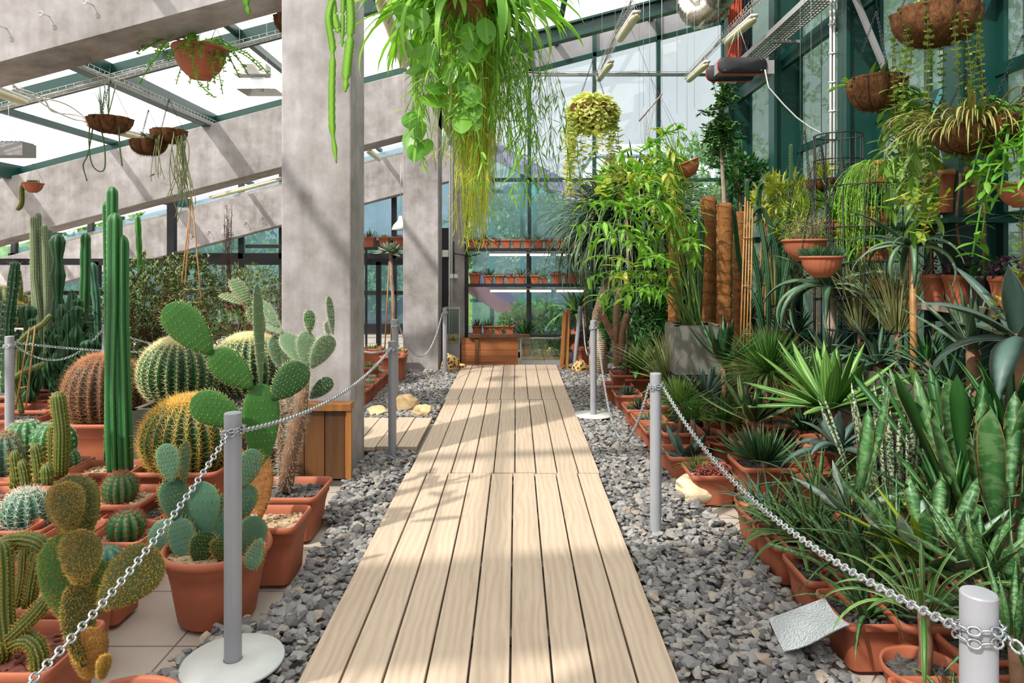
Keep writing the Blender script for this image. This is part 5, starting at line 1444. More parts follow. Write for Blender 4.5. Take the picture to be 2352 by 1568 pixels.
o = basket_thing('hanging_bowl', 'small terracotta hanging bowl with one rat-tail cactus stem drooping, far left', 76, 442, 7.2, .095, .10, 'bowl', chain=False)
b, sp = MB(), MB()
column(b, sp, [(-.08, 0, .1), (-.12, 0, .09), (-.12, 0, -.05), (-.11, 0, -.1), (-.14, 0, -.17), (-.18, 0, -.17)], .024, 10, .14, 3, .014, step=.015)
for i in range(7): column(b, sp, [(-.05 + i * .018, rnd.uniform(-.03, .03), .08), (-.05 + i * .018, 0, .13)], .014, 8, .15, 3, .012, step=.015)
b.build('stems', M['cac_olive'], o); sp.build('spines', M['spine_orange'], o)
l = MB(); l.box((.07, -.02, .12), (.012, .002, .07)); l.build('plant_label', M['white_plastic'], o)
o = basket_thing('hanging_basket', 'coir basket with yellow-green leaves half hidden by the big pillar at the top', 672, 78, 5.35, .12, .12)
b = MB(); K = 24; b.leaves(np.stack([.1 * (rz_(K) - .5), .1 * (rz_(K) - .5), np.full(K, .12)], 1), rz_(K) * 6.3, .8 * rz_(K), .15, .03, 1.4, 6, 'strap', .05); b.build('leaves', LM['epi_y'], o)

# ---------------- hanging things over the right side ----------------
o = basket_thing('hanging_basket', 'hanging basket overflowing with pale variegated hoya in front of the back glazing', 1362, 292, 6.0, .17, .17, up=.42)
b, s_ = MB(), MB(); K = 620
d = nr.randn(K, 3); d /= np.linalg.norm(d, axis=1, keepdims=True)
b.leaves(A(0, 0, .14) + d * A(.17, .17, .15), np.arctan2(d[:, 1], d[:, 0]), -1.1 + 1.3 * rz_(K), .06 + .04 * rz_(K), .040 + .014 * rz_(K), .9 * rz_(K), 5, 'oval', 0, .15, roll=(rz_(K) - .5) * 1.4)
for i in range(34):
    az = rnd.uniform(0, 6.3) if i > 7 else PI + rnd.uniform(-.5, .5); vine(b, s_, fall((0, 0, .12), .19, az, rnd.uniform(.3, .8), rnd.uniform(0, .2), 12, .03), .045, .06, .038, 'oval', droop=.5)
b.build('leaves', LM['hoya_pale'], o); s_.build('vines', M['stem_green'], o)
o = basket_thing('hanging_bowl', 'tilted terracotta hanging bowl with feathery yellow-green spurge', 1585, 405, 6.0, .12, .13, 'bowl', chain=False, up=.8)
o.rotation_euler = (0, -.38, 0)
b = MB()
for i in range(150):
    a = A(-.05 + rnd.uniform(-.06, .06), rnd.uniform(-.08, .08), .12); e = a + A(rnd.uniform(-.3, .1), rnd.uniform(-.2, .2), rnd.uniform(-.05, .33)); b.tube(wiggle(a, e, .02, 6), .0022, 3)
for i in range(50): b.tube(fall((-.08, 0, .12), .08, rnd.uniform(1.5, 4.8), rnd.uniform(.15, .4), .5, 8), .002, 3)
b.build('feathery_stems', LM['rhips_g'], o)
CB = 'hanging baskets on the right glass side'
o = basket_thing('hanging_basket', 'coir basket with large long hoya leaves spilling to its right, below the string-of-hearts basket', 2013, 252, 4.1, .14, .17, up=.42)
b, s_ = MB(), MB(); K = 26
b.leaves(np.stack([.12 * (rz_(K) - .5), .12 * (rz_(K) - .5), np.full(K, .12)], 1), rz_(K) * 6.3, .3 + 1.1 * rz_(K), .12 + .08 * rz_(K), .045, .8, 6, 'ovate', .06, .25)
for i in range(15):
    az = rnd.uniform(-1.4, 1.0); vine(b, s_, fall((.03, 0, .12), .12, az, rnd.uniform(.3, .95), rnd.uniform(.1, .5), 12, .04), .06, .13, .042, 'ovate', droop=.9, seg=6, elr=(-1, .3))
for i in range(3):
    vine(b, s_, arch((0, 0, .12), PI + rnd.uniform(-.5, .5), .25, .05, .02), .07, .08, .035, 'ovate')
b.build('leaves', m_leaf('long_hoya_leaf', '4f7f2c', '86a848', mid='a8b870', trans=.3, rough=.3), o); s_.build('vines', M['stem_green'], o)
o = basket_thing('hanging_basket', 'coir basket of round-leaved button vine trailing long strings at upper right', 2150, 102, 3.7, .185, .17, up=.5)
b, s_ = MB(), MB()
for i in range(22):
    az = rnd.uniform(0, 6.3); L = rnd.uniform(.25, 1.05); p = fall((0, 0, .15), .18, az, L, rnd.uniform(.0, .15), 14, .03)
    vine(b, s_, p, .035, .024, .026, 'round', r=.0012, droop=.2, elr=(0, .9), seg=4)
K = 120; a = rz_(K) * 6.3; b.leaves(np.stack([.17 * np.cos(a), .17 * np.sin(a), .15 + .05 * rz_(K)], 1), rz_(K) * 6.3, .2 + rz_(K), .03, .03, .2, 4, 'round', .08)
b.build('round_leaves', m_leaf('button_leaf', '5a7f34', '94a84c', trans=.3), o); s_.build('strings', M['stem_brown'], o)
o = basket_thing('hanging_basket', 'wide coir basket crammed with pale drooping cactus stems by the right glass', 2240, 352, 3.6, .17, .12, up=.42)
b = MB(); K = 300; a = rz_(K) * 6.3
b.leaves(np.stack([.15 * np.cos(a), .15 * np.sin(a), .1 + .05 * rz_(K)], 1), a, .2 + .9 * rz_(K), .14 + .25 * rz_(K), .006 + .010 * rz_(K), 1.5 + 1.2 * rz_(K), 8, 'strap', .2)
K = 26; b.leaves(np.stack([.15 * (rz_(K) - .5), .15 * (rz_(K) - .5), np.full(K, .12)], 1), rz_(K) * 6.3, .6 + .7 * rz_(K), .18, .022, .2, 5, 'lance', .3)
b.build('stems', m_leaf('straw_green_stem', '7f8a3c', 'b8a864', trans=.25), o)
o = basket_thing('hanging_basket', 'dark green trailing plant hanging at the right edge of the picture', 2350, 330, 3.4, .16, .12, up=.42)
b, s_ = MB(), MB()
for i in range(22):
    az = rnd.uniform(0, 6.3); p = arch((0, 0, .12), az, rnd.uniform(.2, .4), rnd.uniform(.1, .3), rnd.uniform(.2, .9)); b.tube(p, .005, 5); vine(b, None, p[4:], .05, .09, .032, 'ovate', droop=.7, elr=(-.8, .3))
b.build('leaves', LM['hoya'], o)
o = basket_thing('hanging_basket', 'small coir basket with yellowish leaves left of the wire stand', 1886, 440, 5.6, .10, .09, up=.3)
b = MB(); K = 60; b.leaves(np.stack([.1 * (rz_(K) - .5), .1 * (rz_(K) - .5), np.full(K, .1)], 1), rz_(K) * 6.3, .6 + .8 * rz_(K), .16 + .1 * rz_(K), .014, .5, 5, 'lance'); b.build('leaves', LM['epi_y'], o)
o = basket_thing('hanging_bowl', 'terracotta hanging bowl with dark green needle-leaved succulent in front', 1887, 637, 4.3, .122, .135, 'bowl', up=.7)
b = MB(); K = 420; a = rz_(K) * 6.3; q = np.sqrt(rz_(K)) * .12
b.leaves(np.stack([q * np.cos(a), q * np.sin(a), .12 + .03 * rz_(K)], 1), a, .5 + .9 * rz_(K), .04 + .035 * rz_(K), .008, .2, 2, 'lance', .6); b.build('needles', m_leaf('needle_leaf', '1f4a30', '4c7a50', trans=.05), o)
o = basket_thing('hanging_bowl', 'larger terracotta hanging bowl with bushy rosettes behind the dark succulent bowl', 1848, 600, 5.0, .15, .16, 'bowl', up=.8)
b, s_ = MB(), MB()
for i in range(40):
    a = A(rnd.uniform(-.12, .12), rnd.uniform(-.12, .12), .14); e = a + A(rnd.uniform(-.08, .08), rnd.uniform(-.08, .08), rnd.uniform(.04, .22)); vine(b, s_, wiggle(a, e, .01, 6), .012, .03, .007, 'lance', thick=.3, seg=2)
b.build('leaves', m_leaf('olive_grey_leaf', '5c6a3c', '9a9a6c', trans=.05), o); s_.build('twigs', M['stem_brown'], o)
o = basket_thing('hanging_bowl', 'terracotta hanging bowl with strap leaves and a red flower by the wire stand', 1935, 545, 5.3, .13, .13, 'bowl', up=.5)
b = MB(); K = 40; b.leaves(np.stack([.1 * (rz_(K) - .5), .1 * (rz_(K) - .5), np.full(K, .12)], 1), rz_(K) * 6.3, .5 + .9 * rz_(K), .3 + .2 * rz_(K), .026, 1.5 * rz_(K), 8, 'strap', .05); b.build('leaves', LM['epi'], o)
o = basket_thing('hanging_bowl', 'brown hanging bowl at the right edge, above the purple-leaved pots', 2352, 475, 3.5, .12, .12, 'bowl', up=.5)
# wires from the roof
o = thing('wire_rack', 'tilted rod with dangling wires hanging in front of the back glazing', 'rod', tuple(W(1500, 240, 7.0)))
b = MB(); a, c_ = W(1468, 278, 7.0), W(1521, 215, 7.0); b.tube([a, c_], .008, 8); 
for k in range(12):
    q = a.lerp(c_, rnd.random()); e = W(rnd.uniform(1475, 1500), rnd.uniform(330, 380), 7.0); b.tube(wiggle(q, e, .01, 8), .0014, 3)
b.tube([a, (a.x, 7.0, roofz(a.x))], .0012, 3); b.tube([c_, (c_.x, 7.0, roofz(c_.x))], .0012, 3)
wbuild(b, 'rod', M['stem_grey'], o)
o = thing('support_wires', 'thin vertical support wires hanging from the roof over the right bed', 'wire', tuple(W(1450, 200, 6.5)), )
b = MB()
for px, py, Z in ((1362, 200, 6.5), (1383, 170, 6.5), (1413, 120, 6.2), (1478, 245, 7), (1492, 260, 7.2), (1520, 300, 7), (1555, 260, 6.8), (1578, 300, 7.3), (1595, 250, 7.5), (1650, 100, 7.1), (1863, 420, 5.6), (1838, 300, 5.9)):
    p = W(px, py, Z); b.tube([p, (p.x, Z, roofz(p.x))], .0016, 4)
wbuild(b, 'wires', M['wire'], o)

# ---------------- trays, lamps, ducts ----------------
def tray(name, label, a, c, w=.08, h=.04, cable=True, group='wire cable trays under the roof'):
    a, c = A(*a), A(*c); m_ = (a + c) / 2
    o = thing(name, label, 'cable tray', tuple(m_), group=group)
    d = c - a; L = np.linalg.norm(d); d /= L; s = np.cross(d, (0, 0, 1)); s /= np.linalg.norm(s); u = np.cross(s, d)
    b = MB()
    for q, z in ((-.5, 0), (-.17, 0), (.17, 0), (.5, 0), (-.5, h), (.5, h)):
        b.tube([a + s * q * w + u * z, c + s * q * w + u * z], .0028, 4)
    for k in range(int(L / .08)):
        p = a + d * (k + .5) * .08; b.tube([p - s * w / 2 + u * h, p - s * w / 2, p + s * w / 2, p + s * w / 2 + u * h], .0022, 4)
    wbuild(b, 'wire_mesh', M['wire'], o)
    if cable:
        k_ = MB()
        for i in range(3): k_.tube(wiggle(a + u * .015, c + u * .015, .015, 30, 6) + A(0, 0, .004 * i), .0045, 5)
        wbuild(k_, 'cables', M['gray_panel'], o)
    return o
def lamp(label, a, c, r=.045, group='sealed fluorescent lamps under the roof'):
    a, c = A(*a), A(*c); m_ = (a + c) / 2; o = thing('fluorescent_lamp', label, 'lamp', tuple(m_), group=group)
    b = MB(); n = 16; t = np.linspace(0, 1, n); rr = r * np.minimum(1, np.sqrt(np.maximum(.05, 1 - np.abs(2 * t - 1) ** 12))); b.tube(a + (c - a) * t[:, None], rr, 14, flat=.8); wbuild(b, 'lens', M['cream_plastic'], o)
    g = MB(); d = (c - a) / np.linalg.norm(c - a); g.span(a + A(0, 0, r * .75), c + A(0, 0, r * .75), r * 1.7, r * .5); hs = wbuild(g, 'housing', M['white_plastic'], o); g = MB()
    for q in (.12, .88): p = a + (c - a) * q; g.tube([p + A(0, 0, r), p + A(0, 0, r + .09)], .004, 5); g.tube([p + A(-.03, 0, r + .05), p + A(0, 0, r + .1), p + A(.03, 0, r + .05)], .003, 4)
    g.v = [v - np.array(o.location) for v in g.v]; g.build('bracket', M['wire'], hs)
TR = []
def zl(x): return roofz(x) - .13
tray('cable_tray', 'long wire cable tray sloping up across the left roof toward the big pillar', (-6.6, 6.6, zl(-6.6) - .12), (-1.7, 6.6, zl(-1.7) - .12))
tray('cable_tray', 'wire cable tray with cables running away from the top left toward the coir baskets', (-3.95, 4.9, roofz(-4) - .22), (-3.9, 8.8, roofz(-4) - .22))
tray('cable_tray', 'wire cable tray beneath the second beam, in front of the rear beam', (-8.6, 12.9, roofz(-8.6) - .42), (-1.7, 12.9, roofz(-1.7) - .42))
tray('cable_tray', 'wire cable tray running along the roof with two sealed lamps, left one over the walk', (1.15, 4.5, 4.08), (1.15, 9.6, 4.08))
tray('cable_tray', 'wire cable tray with two sealed lamps nearer the right glass wall', (2.4, 5.6, 4.08), (2.4, 9.6, 4.08))
tray('cable_tray', 'horizontal wire cable tray in front of the back glazing', (-.75, 9.95, 4.22), (2.55, 9.95, 4.22))
lamp('cream sealed lamp nearer the camera on the tray above the walk', W(1421, 95, 7.6), W(1463, 34, 6.5))
lamp('smaller cream sealed lamp at the far end of the tray above the walk', W(1374, 185, 9.4), W(1404, 146, 8.3))
lamp('long cream sealed lamp above the red-edged heater', W(1666, 101, 7.8), W(1734, 42, 6.8))
lamp('cream sealed lamp at the far end of the right tray', W(1579, 187, 9.5), W(1625, 147, 8.5))
lamp('cream sealed lamp at the left edge of the picture under the roof', W(-40, 200, 5.35), W(58, 235, 6.1))
lamp('cream sealed lamp behind the coir baskets', W(200, 285, 6.3), W(330, 318, 8.0))
lamp('cream lamp strip under the rear tray, left half', W(180, 505, 12.6), W(300, 473, 12.6)); lamp('cream lamp strip under the rear tray, by the pillar', W(480, 455, 12.6), W(645, 412, 12.6))
lamp('small sealed lamp between the two pillars', W(845, 347, 11.0), W(872, 368, 12.6)); 
lamp('cream strip lamp along the purlin above the second pillar', W(872, -10, 6.2), W(932, 155, 9.0), r=.07)
o = thing('conduit_cable', 'pale cables draped along the roof at upper left', 'cable', tuple(W(150, 255, 5.8))); b = MB()
for k in range(3): b.tube(wiggle(W(30, 195 + k * 5, 5.3), W(215, 282 + k * 4, 6.6), .04, 24), .007, 6)
wbuild(b, 'cables', M['white_plastic'], o)
# grow lamp with reflector
c = W(600, 180, 6.3); o = thing('grow_lamp', 'grow lamp with white ballast and foil reflector beside the big pillar', 'lamp', tuple(c))
b = MB(); b.box((-.08, 0, .07), (.30, .13, .10)); b.build('ballast', M['white_plastic'], o, smooth=False, bevel=.006)
b = MB()
R = [ringrect(s * 1.0, s * .8, .02, z, 3) for s, z in ((.06, 0), (.1, -.03), (.16, -.10), (.18, -.13), (.175, -.13), (.09, -.03))]; b.grid(np.array(R), True); b.build('reflector', M['silver'], o, smooth=False)
g = MB(); g.tube([(0, 0, -.05), (0, 0, -.12)], .025, 10); g.build('lamp_bulb', M['white_plastic'], o)
g = MB(); g.tube([(-.2, 0, .1), (-.2, 0, .8)], .002, 4); g.tube([(.05, 0, .1), (.05, 0, .8)], .002, 4); g.build('suspension_wire', M['wire'], o)
c = W(20, 345, 6.9); o = thing('ballast_box', 'grey ballast box hanging at the far left under the roof', 'lamp ballast', tuple(c)); b = MB(); b.box((0, 0, 0), (.42, .2, .13)); 
for k in range(9): b.box((-.18 + k * .045, 0, .07), (.01, .2, .02))
b.build('ballast', M['gray_panel'], o, smooth=False); b = MB(); b.tube([(0, 0, .06), (0, 0, roofz(c.x) - c.z)], .003, 4); b.build('suspension_wire', M['wire'], o)
c = W(365, 100, 6.9); o = thing('ballast_box', 'small grey ballast box between beam and terracotta bowl', 'lamp ballast', tuple(c)); b = MB(); b.box((0, 0, 0), (.16, .1, .06)); b.build('ballast', M['gray_panel'], o, smooth=False)
# infrared heater
c = W(1700, 150, 5.6); o = thing('heater', 'black heater panel with red edges hanging by wires at upper right', 'heater', tuple(c))
def rr_box(b, cx, cy_, cz, w, d, h, r):
    ring = np.array(ringrect(w / 2, h / 2, r, 0, 6)); R = []
    for q, y in ((.96, -d / 2), (1, -d / 2 + .006), (1, d / 2 - .006), (.96, d / 2)): R.append(np.stack([cx + ring[:, 0] * q, np.full(len(ring), cy_ + y), cz + ring[:, 1] * q], 1))
    b.grid(np.array(R), True, True, True)
b = MB(); rr_box(b, .02, 0, 0, .40, .02, .13, .05); rr_box(b, -.03, .16, -.02, .40, .02, .13, .05); ep = b.build('end_plate', M['black_steel'], o)
b = MB(); rr_box(b, .02, .012, 0, .41, .008, .14, .055); rr_box(b, -.03, .172, -.02, .41, .008, .14, .055); b.build('red_edge', M['red_paint'], o)
b = MB(); b.box((0, .1, 0), (.34, .16, .10)); b.box((.24, .08, -.01), (.09, .14, .11)); b.build('casing', M['gray_panel'], o, smooth=False)
b = MB()
for sx in (-.15, .15):
    for sz in (-.045, .045): b.lathe([(.005, 0), (.005, .004)], 8, c=(sx + .02, -.012, sz), cap1=True)
b.build('screw', M['wire'], ep)
b = MB()
for s in (-.1, .0, .1): b.tube([(s, .05, .06), (0, .05, .35)], .002, 4)
b.tube([(0, .05, .35), (0, .05, roofz(c.x) - c.z)], .002, 4); b.build('suspension_wire', M['wire'], o)
o = thing('power_cable', 'thin white cable running from the heater down to the wire plant stand', 'cable', tuple(W(1830, 250, 5.4))); b = MB()
pp = np.array([W(x, y, 5.5) for x, y in ((1757, 160), (1765, 200), (1800, 240), (1830, 270), (1860, 292), (1898, 312))]); t = np.linspace(0, 1, 30); P_ = np.stack([np.interp(t, np.linspace(0, 1, 6), pp[:, k]) for k in range(3)], 1); b.tube(P_, .006, 5); wbuild(b, 'cable', M['white_plastic'], o)
# duct
c = W(1628, 20, 8.6); o = thing('air_duct', 'crumpled shiny aluminium air duct at the top in front of the back glazing', 'duct', tuple(c))
b = MB(); p = np.array([(.12, -.6, .25), (.12, -.2, .2), (.1, 0, .1), (0, .1, 0), (-.1, .15, -.02), (-.15, .2, .1), (-.15, .3, .4)]); t = np.linspace(0, 1, 50); P_ = np.stack([np.interp(t, np.linspace(0, 1, 7), p[:, k]) for k in range(3)], 1)
for _ in range(10): P_[1:-1] = (P_[:-2] + 2 * P_[1:-1] + P_[2:]) / 4
b.tube(P_, .19 * (1 + .05 * np.cos(np.arange(50) * PI)), 28); b.build('flexible_duct', M['duct'], o)
b = MB(); b.box((.08, .1, .0), (.36, .2, .16)); b.build('duct_box', M['duct'], o, smooth=False, bevel=.01)
o = thing('cable_bundle', 'bundle of orange cables dropping from the roof beside the heater', 'cable', tuple(W(1688, 60, 8.8))); b = MB()
for k in range(16): b.tube(wiggle(W(1670 + k * 2.2, -60, 8.8), W(1672 + k * 2, 155 + rnd.uniform(-8, 8), 8.8), .02, 20), .011, 5)
wbuild(b, 'cables', M['orange_cable'], o)
o = thing('cable_bundle', 'black cables beside the orange cable bundle', 'cable', tuple(W(1715, 60, 8.8))); b = MB()
for k in range(5): b.tube(wiggle(W(1707 + k * 4, -60, 8.8), W(1703 + k * 3, 130, 8.8), .02, 16), .012, 5)
wbuild(b, 'cables', M['black_steel'], o)
# perforated catwalk tray on brackets along the right wall
a = A(*W(1668, 192, 8.6)); e = A(a[0], 3.6, a[2] + .05)
o = thing('perforated_tray', 'wide perforated grey cable tray on brackets running toward the camera at upper right', 'cable tray', tuple((a + e) / 2))
b = MB(); L = a[1] - e[1]; n = int(L / .055)
for k in range(n + 1):
    y = a[1] - k * .055; z = a[2] + (e[2] - a[2]) * k / n; b.box((a[0], y, z), (.22, .022, .006))
for q in np.linspace(-.11, .11, 7): b.span((a[0] + q, a[1], a[2]), (e[0] + q, e[1], e[2]), .014, .007)
for q in (-.115, .115): b.span((a[0] + q, a[1], a[2] + .025), (e[0] + q, e[1], e[2] + .025), .005, .055)
wbuild(b, 'perforated_plate', M['perf'], o, smooth=False)
for y in (8.3, 6.9, 5.6, 4.4):
    g = MB(); g.box((a[0] + .12, y, a[2] - .02), (.36, .03, .03)); wbuild(g, 'bracket', M['gray_panel'], o, smooth=False)
b = MB(); b.span((a[0] + .24, 8.9, a[2] - .10), (a[0] + .24, 3.4, a[2] - .05), .05, .16); struct(b.build('roof_girder', M['green_steel'], smooth=False))
b = MB(); b.span(W(1958, -20, 5.4), W(2035, 165, 5.4), .03, .04); tag(b.build('diagonal_brace', M['gray_panel'], smooth=False), 'pale diagonal brace in front of the right glass wall', 'brace')
b = MB(); b.span((XR-.12, 3.9, 3.6), (XR-.12, 5.9, 1.2), .05, .05); struct(b.build('diagonal_brace', M['teal'], smooth=False))
o = thing('vertical_pipes', 'pair of thin pale pipes clipped to a green column at upper right', 'pipe', tuple(W(1915, 150, 5.95))); b = MB()
for k in (-.015, .015): p = W(1912, 200, 5.9); b.tube([(p.x + k, p.y, 1.6), (p.x + k, p.y, 4.8)], .011, 8)
for z in np.arange(1.8, 4.8, .25): b.box((p.x, p.y, z), (.06, .03, .012))
wbuild(b, 'pipes', M['white_plastic'], o)
# hooks in the near beam and rear beam
for i, (x, y) in enumerate(((12, 66), (110, 38), (210, 12))):
    c = W(x, y, 4.76); o = thing('screw_hook', ('leftmost', 'middle', 'rightmost')[i] + ' of three steel screw hooks in the near concrete beam', 'hook', tuple(c), group='steel hooks in the concrete beams'); b = MB()
    an = np.linspace(-2.2, 2.6, 14); b.tube([(.012, .0, 0), (0, -.05, 0)] + [(-.012 + .016 * math.cos(q), -.055, .012 + .016 * math.sin(q) - .01) for q in an], .0032, 6); b.build('hook', M['wire'], o)
for i, (x, y) in enumerate(((444, 543), (482, 532), (566, 511), (604, 500))):
    c = W(x, y, 13.76); o = thing('screw_hook', ('first', 'second', 'third', 'fourth')[i] + ' dark hook from the left in the rear concrete beam', 'hook', tuple(c), group='steel hooks in the concrete beams'); b = MB()
    b.tube([(0, 0, 0), (0, -.06, 0), (.02, -.07, -.03), (0, -.07, -.06), (-.02, -.07, -.03)], .006, 6); b.build('hook', M['chain_dark'], o)
# ---------------- right bed ----------------
GA = 2.39996
def rosette_leaves(b, c, n, L, w, mat=None, el=(1.35, .1), droop=.3, prof='agave', thick=.22, fold=.3, seg=7, r0=.02, jit=.12, side=0.0, wave=0.0, az0=None, azr=None, dz=.0):
    i = np.arange(n); f = (i + .5) / n
    az = i * GA + (rnd.random() * 6 if az0 is None else az0) + (nr.rand(n) - .5) * .4
    if azr is not None: az = azr[0] + (azr[1] - azr[0]) * nr.rand(n)
    e = el[0] + (el[1] - el[0]) * f + (nr.rand(n) - .5) * jit * 2
    base = np.stack([c[0] + r0 * np.cos(az) * (.3 + f), c[1] + r0 * np.sin(az) * (.3 + f), c[2] + dz * (1 - f)], 1)
    LL = L * (.62 + .38 * np.sin(np.clip(f * 1.3 + .25, 0, 1.57))) * (1 + (nr.rand(n) - .5) * .25)
    b.leaves(base, az, e, LL, w * (.85 + .3 * nr.rand(n)), droop * (.5 + nr.rand(n)) * (.4 + f), seg, prof, thick, fold, side=side * (nr.rand(n) - .5), wave=wave, roll=(nr.rand(n) - .5) * .15)
def teeth(b, n): pass
def plant(name, label, x, y, Z, leafs, pot=None, trunk=None, cat='succulent', group=None, soil='dark', trunk_mat='stem_brown', stand=None, ph=None, rz=0.0):
    """crown base at photo pixel x, y at depth Z; leafs: list of (n, L, w, material, options)"""
    c = W(x, y, Z)
    o = thing(name, label, cat, (c.x, Z, 0), group=group)
    ztop = c.z
    if pot:
        if pot[0] == 'r': zt_ = round_pot(o, pot[1], pot[2], soil); ztop = max(c.z, zt_)
        else: zt_ = rect_pot(o, pot[0], pot[1], pot[2], soil); ztop = max(c.z, zt_)
    zb = (pot[-1] - .05) if pot else 0
    if ztop - zb > .03:
        b = MB(); r = trunk or .02
        b.tube([(0, 0, zb - .02), (.01, 0, (zb + ztop) / 2), (0, 0, ztop + .02)], [r * 1.2, r, r * .9], 10); b.build('stem', M[trunk_mat], o)
    for k, (n, L, w, mt, op) in enumerate(leafs):
        b = MB(); op = dict(op); op.setdefault('seg', 10 if n < 45 else 6); rosette_leaves(b, (0, 0, ztop), n, L, w, **op); b.build('leaves', LM[mt], o)
    return o
AG = dict(el=(1.45, .15), droop=.25)
# ---- front row of terracotta troughs ----
FR = 'front row of planted terracotta troughs right of the walk'
def trough(lbl, Z, x0, leafs, w=.30, d=.28, h=.19, name='planted_trough', soil='dark', extra=None, c=(0, 0), group=FR):
    o = thing(name, lbl, 'potted plant', (x0 + w / 2, Z + d / 2, 0), group=group)
    zt_ = rect_pot(o, w, d, h, soil, grit=140)
    for (n, L, w_, mt, op) in leafs:
        b = MB(); op = dict(op); cc = op.pop('c', c); rosette_leaves(b, (cc[0], cc[1], zt_), n, L, w_, **op); b.build('leaves', LM[mt], o)
    return o
ALO = dict(prof='aloe', thick=.35, droop=1.3, el=(1.3, .35))
o = trough('nearest terracotta trough at bottom right with dark banded rosettes', 1.86, 1.17, [(16, .22, .022, 'sans', dict(ALO, c=(.05, -.04))), (12, .15, .02, 'sans', dict(ALO, c=(-.06, .06)))], w=.42, d=.30)
b = MB(); 
for (az, el, L) in ((2.5, .25, .5), (2.75, .35, .62), (2.9, .5, .55)): b.leaves([(.14, .05, .16)], [az - 2.2], [el], [L], [.03], [.1], 8, 'lance', .8)
b.build('cylinder_leaf', LM['sans'], o)
trough('terracotta trough whose striped leaves arch over the silver foil', 2.47, 1.2, [(22, .30, .028, 'sans', dict(ALO, el=(1.3, .5), c=(-.04, 0)))], w=.36, d=.27)
trough('terracotta trough of slim banded leaves behind the foil trough', 2.80, 1.2, [(18, .24, .02, 'sans', dict(ALO, c=(0, 0))), (6, .62, .014, 'sans', dict(el=(1.2, .7), droop=.3, prof='lance', thick=.8))], w=.36, d=.28)
trough('terracotta trough with pale-edged strap-leaved rosette hanging over the gravel', 3.14, 1.2, [(18, .36, .03, 'strap_s', dict(prof='strap', thick=.1, droop=1.8, el=(1.3, .4), c=(-.05, 0))), (10, .22, .018, 'sans', dict(ALO, c=(.1, .05)))], w=.36, d=.28)
trough('terracotta trough with dark glossy narrow leaves beside the cream rock', 3.48, 1.2, [(26, .34, .024, 'aloe_d', dict(ALO, droop=.8)), (14, .3, .012, 'dark', dict(prof='lance', thick=.3, droop=1.0, el=(1.3, .2)))], w=.32, d=.26)
o = trough('terracotta trough of tangled red worm-like succulent', 4.18, 1.085, [(50, .16, .006, 'grass', dict(prof='grass', thick=.3, droop=1.2, el=(1.4, .5), c=(-.06, .08)))], w=.29, d=.30)
b = MB()
for i in range(170):
    a = rnd.uniform(0, 6.3); q = rnd.uniform(0, .12); p0 = A(.02 + q * math.cos(a), -.02 + q * math.sin(a), .17 + rnd.uniform(0, .03)); p1 = p0 + A(rnd.uniform(-.07, .07), rnd.uniform(-.07, .07), rnd.uniform(-.02, .02)); b.tube(wiggle(p0, p1, .015, 7), .0038, 5)
b.build('red_stems', m_simple('red_succulent', '7a3b30', .45, 0, .3), o)
trough('terracotta trough with three broad pale grey agave leaves', 4.55, 1.03, [(7, .27, .085, 'agave_b', dict(el=(1.4, .1), droop=.5, thick=.15, fold=.5))], w=.28, d=.30, h=.2)
trough('narrow terracotta trough of toothed small aloes behind the grey agave', 4.9, 1.02, [(20, .15, .02, 'aloe', ALO), (14, .12, .018, 'agave_g', dict(ALO, c=(.08, .1)))], w=.28, d=.32)
trough('terracotta trough of tiny grassy rosettes beyond the toothed aloes', 5.28, 1.01, [(60, .12, .008, 'grass_p', dict(prof='grass', thick=.2, droop=.9)), (30, .1, .01, 'grass', dict(prof='grass', thick=.2, droop=.9, c=(.05, .1)))], w=.28, d=.32)
trough('terracotta trough with low green star rosettes', 5.66, 1.0, [(26, .14, .016, 'aloe', ALO), (20, .13, .012, 'grass', dict(ALO, c=(.08, .08)))], w=.26, d=.30)
trough('terracotta trough with dark dried clump, far along the walk', 6.05, .99, [(30, .16, .016, 'agave_d', AG), (20, .10, .03, 'purple', dict(AG, c=(.05, -.1)))], w=.26, d=.34)
trough('farthest terracotta trough at the gravel edge with small spiky aloes', 6.7, .99, [(24, .16, .022, 'aloe_d', AG)], w=.26, d=.36)
# ---- second row ----
SR = 'second row of rosette plants in the right bed'
PB = (.34, .32, .28)
plant('potted_agave', 'dense dark spiky agave filling a square terracotta pot near the cream rock', 1752, 1052, 4.2, [(90, .25, .022, 'agave_d', dict(el=(1.5, .05), droop=-.25, thick=.4, prof='agave', r0=.07))], pot=PB, group=SR)
plant('potted_agave', 'large bright green agave with white-streaked leaves in the middle of the right bed', 1905, 932, 4.35, [(30, .55, .085, 'agave_g', dict(el=(1.45, -.05), droop=.15, thick=.14, fold=.45, r0=.04))], pot=('r', .19, .36), trunk=.05, group=SR)
plant('potted_agave', 'drooping grey-blue agave below the bright green agave', 1925, 1030, 3.85, [(13, .33, .075, 'agave_b', dict(el=(1.4, .0), droop=1.4, thick=.15, fold=.4)), ], pot=(.36, .32, .26), group=SR)
plant('snake_plant', 'clump of tall slender pale-banded snake plant leaves in the right bed', 2065, 1150, 3.5, [(34, .58, .030, 'sans_w', dict(el=(1.52, 1.25), droop=.05, thick=.5, prof='sans', r0=.17, jit=.08))], pot=(.42, .34, .26))
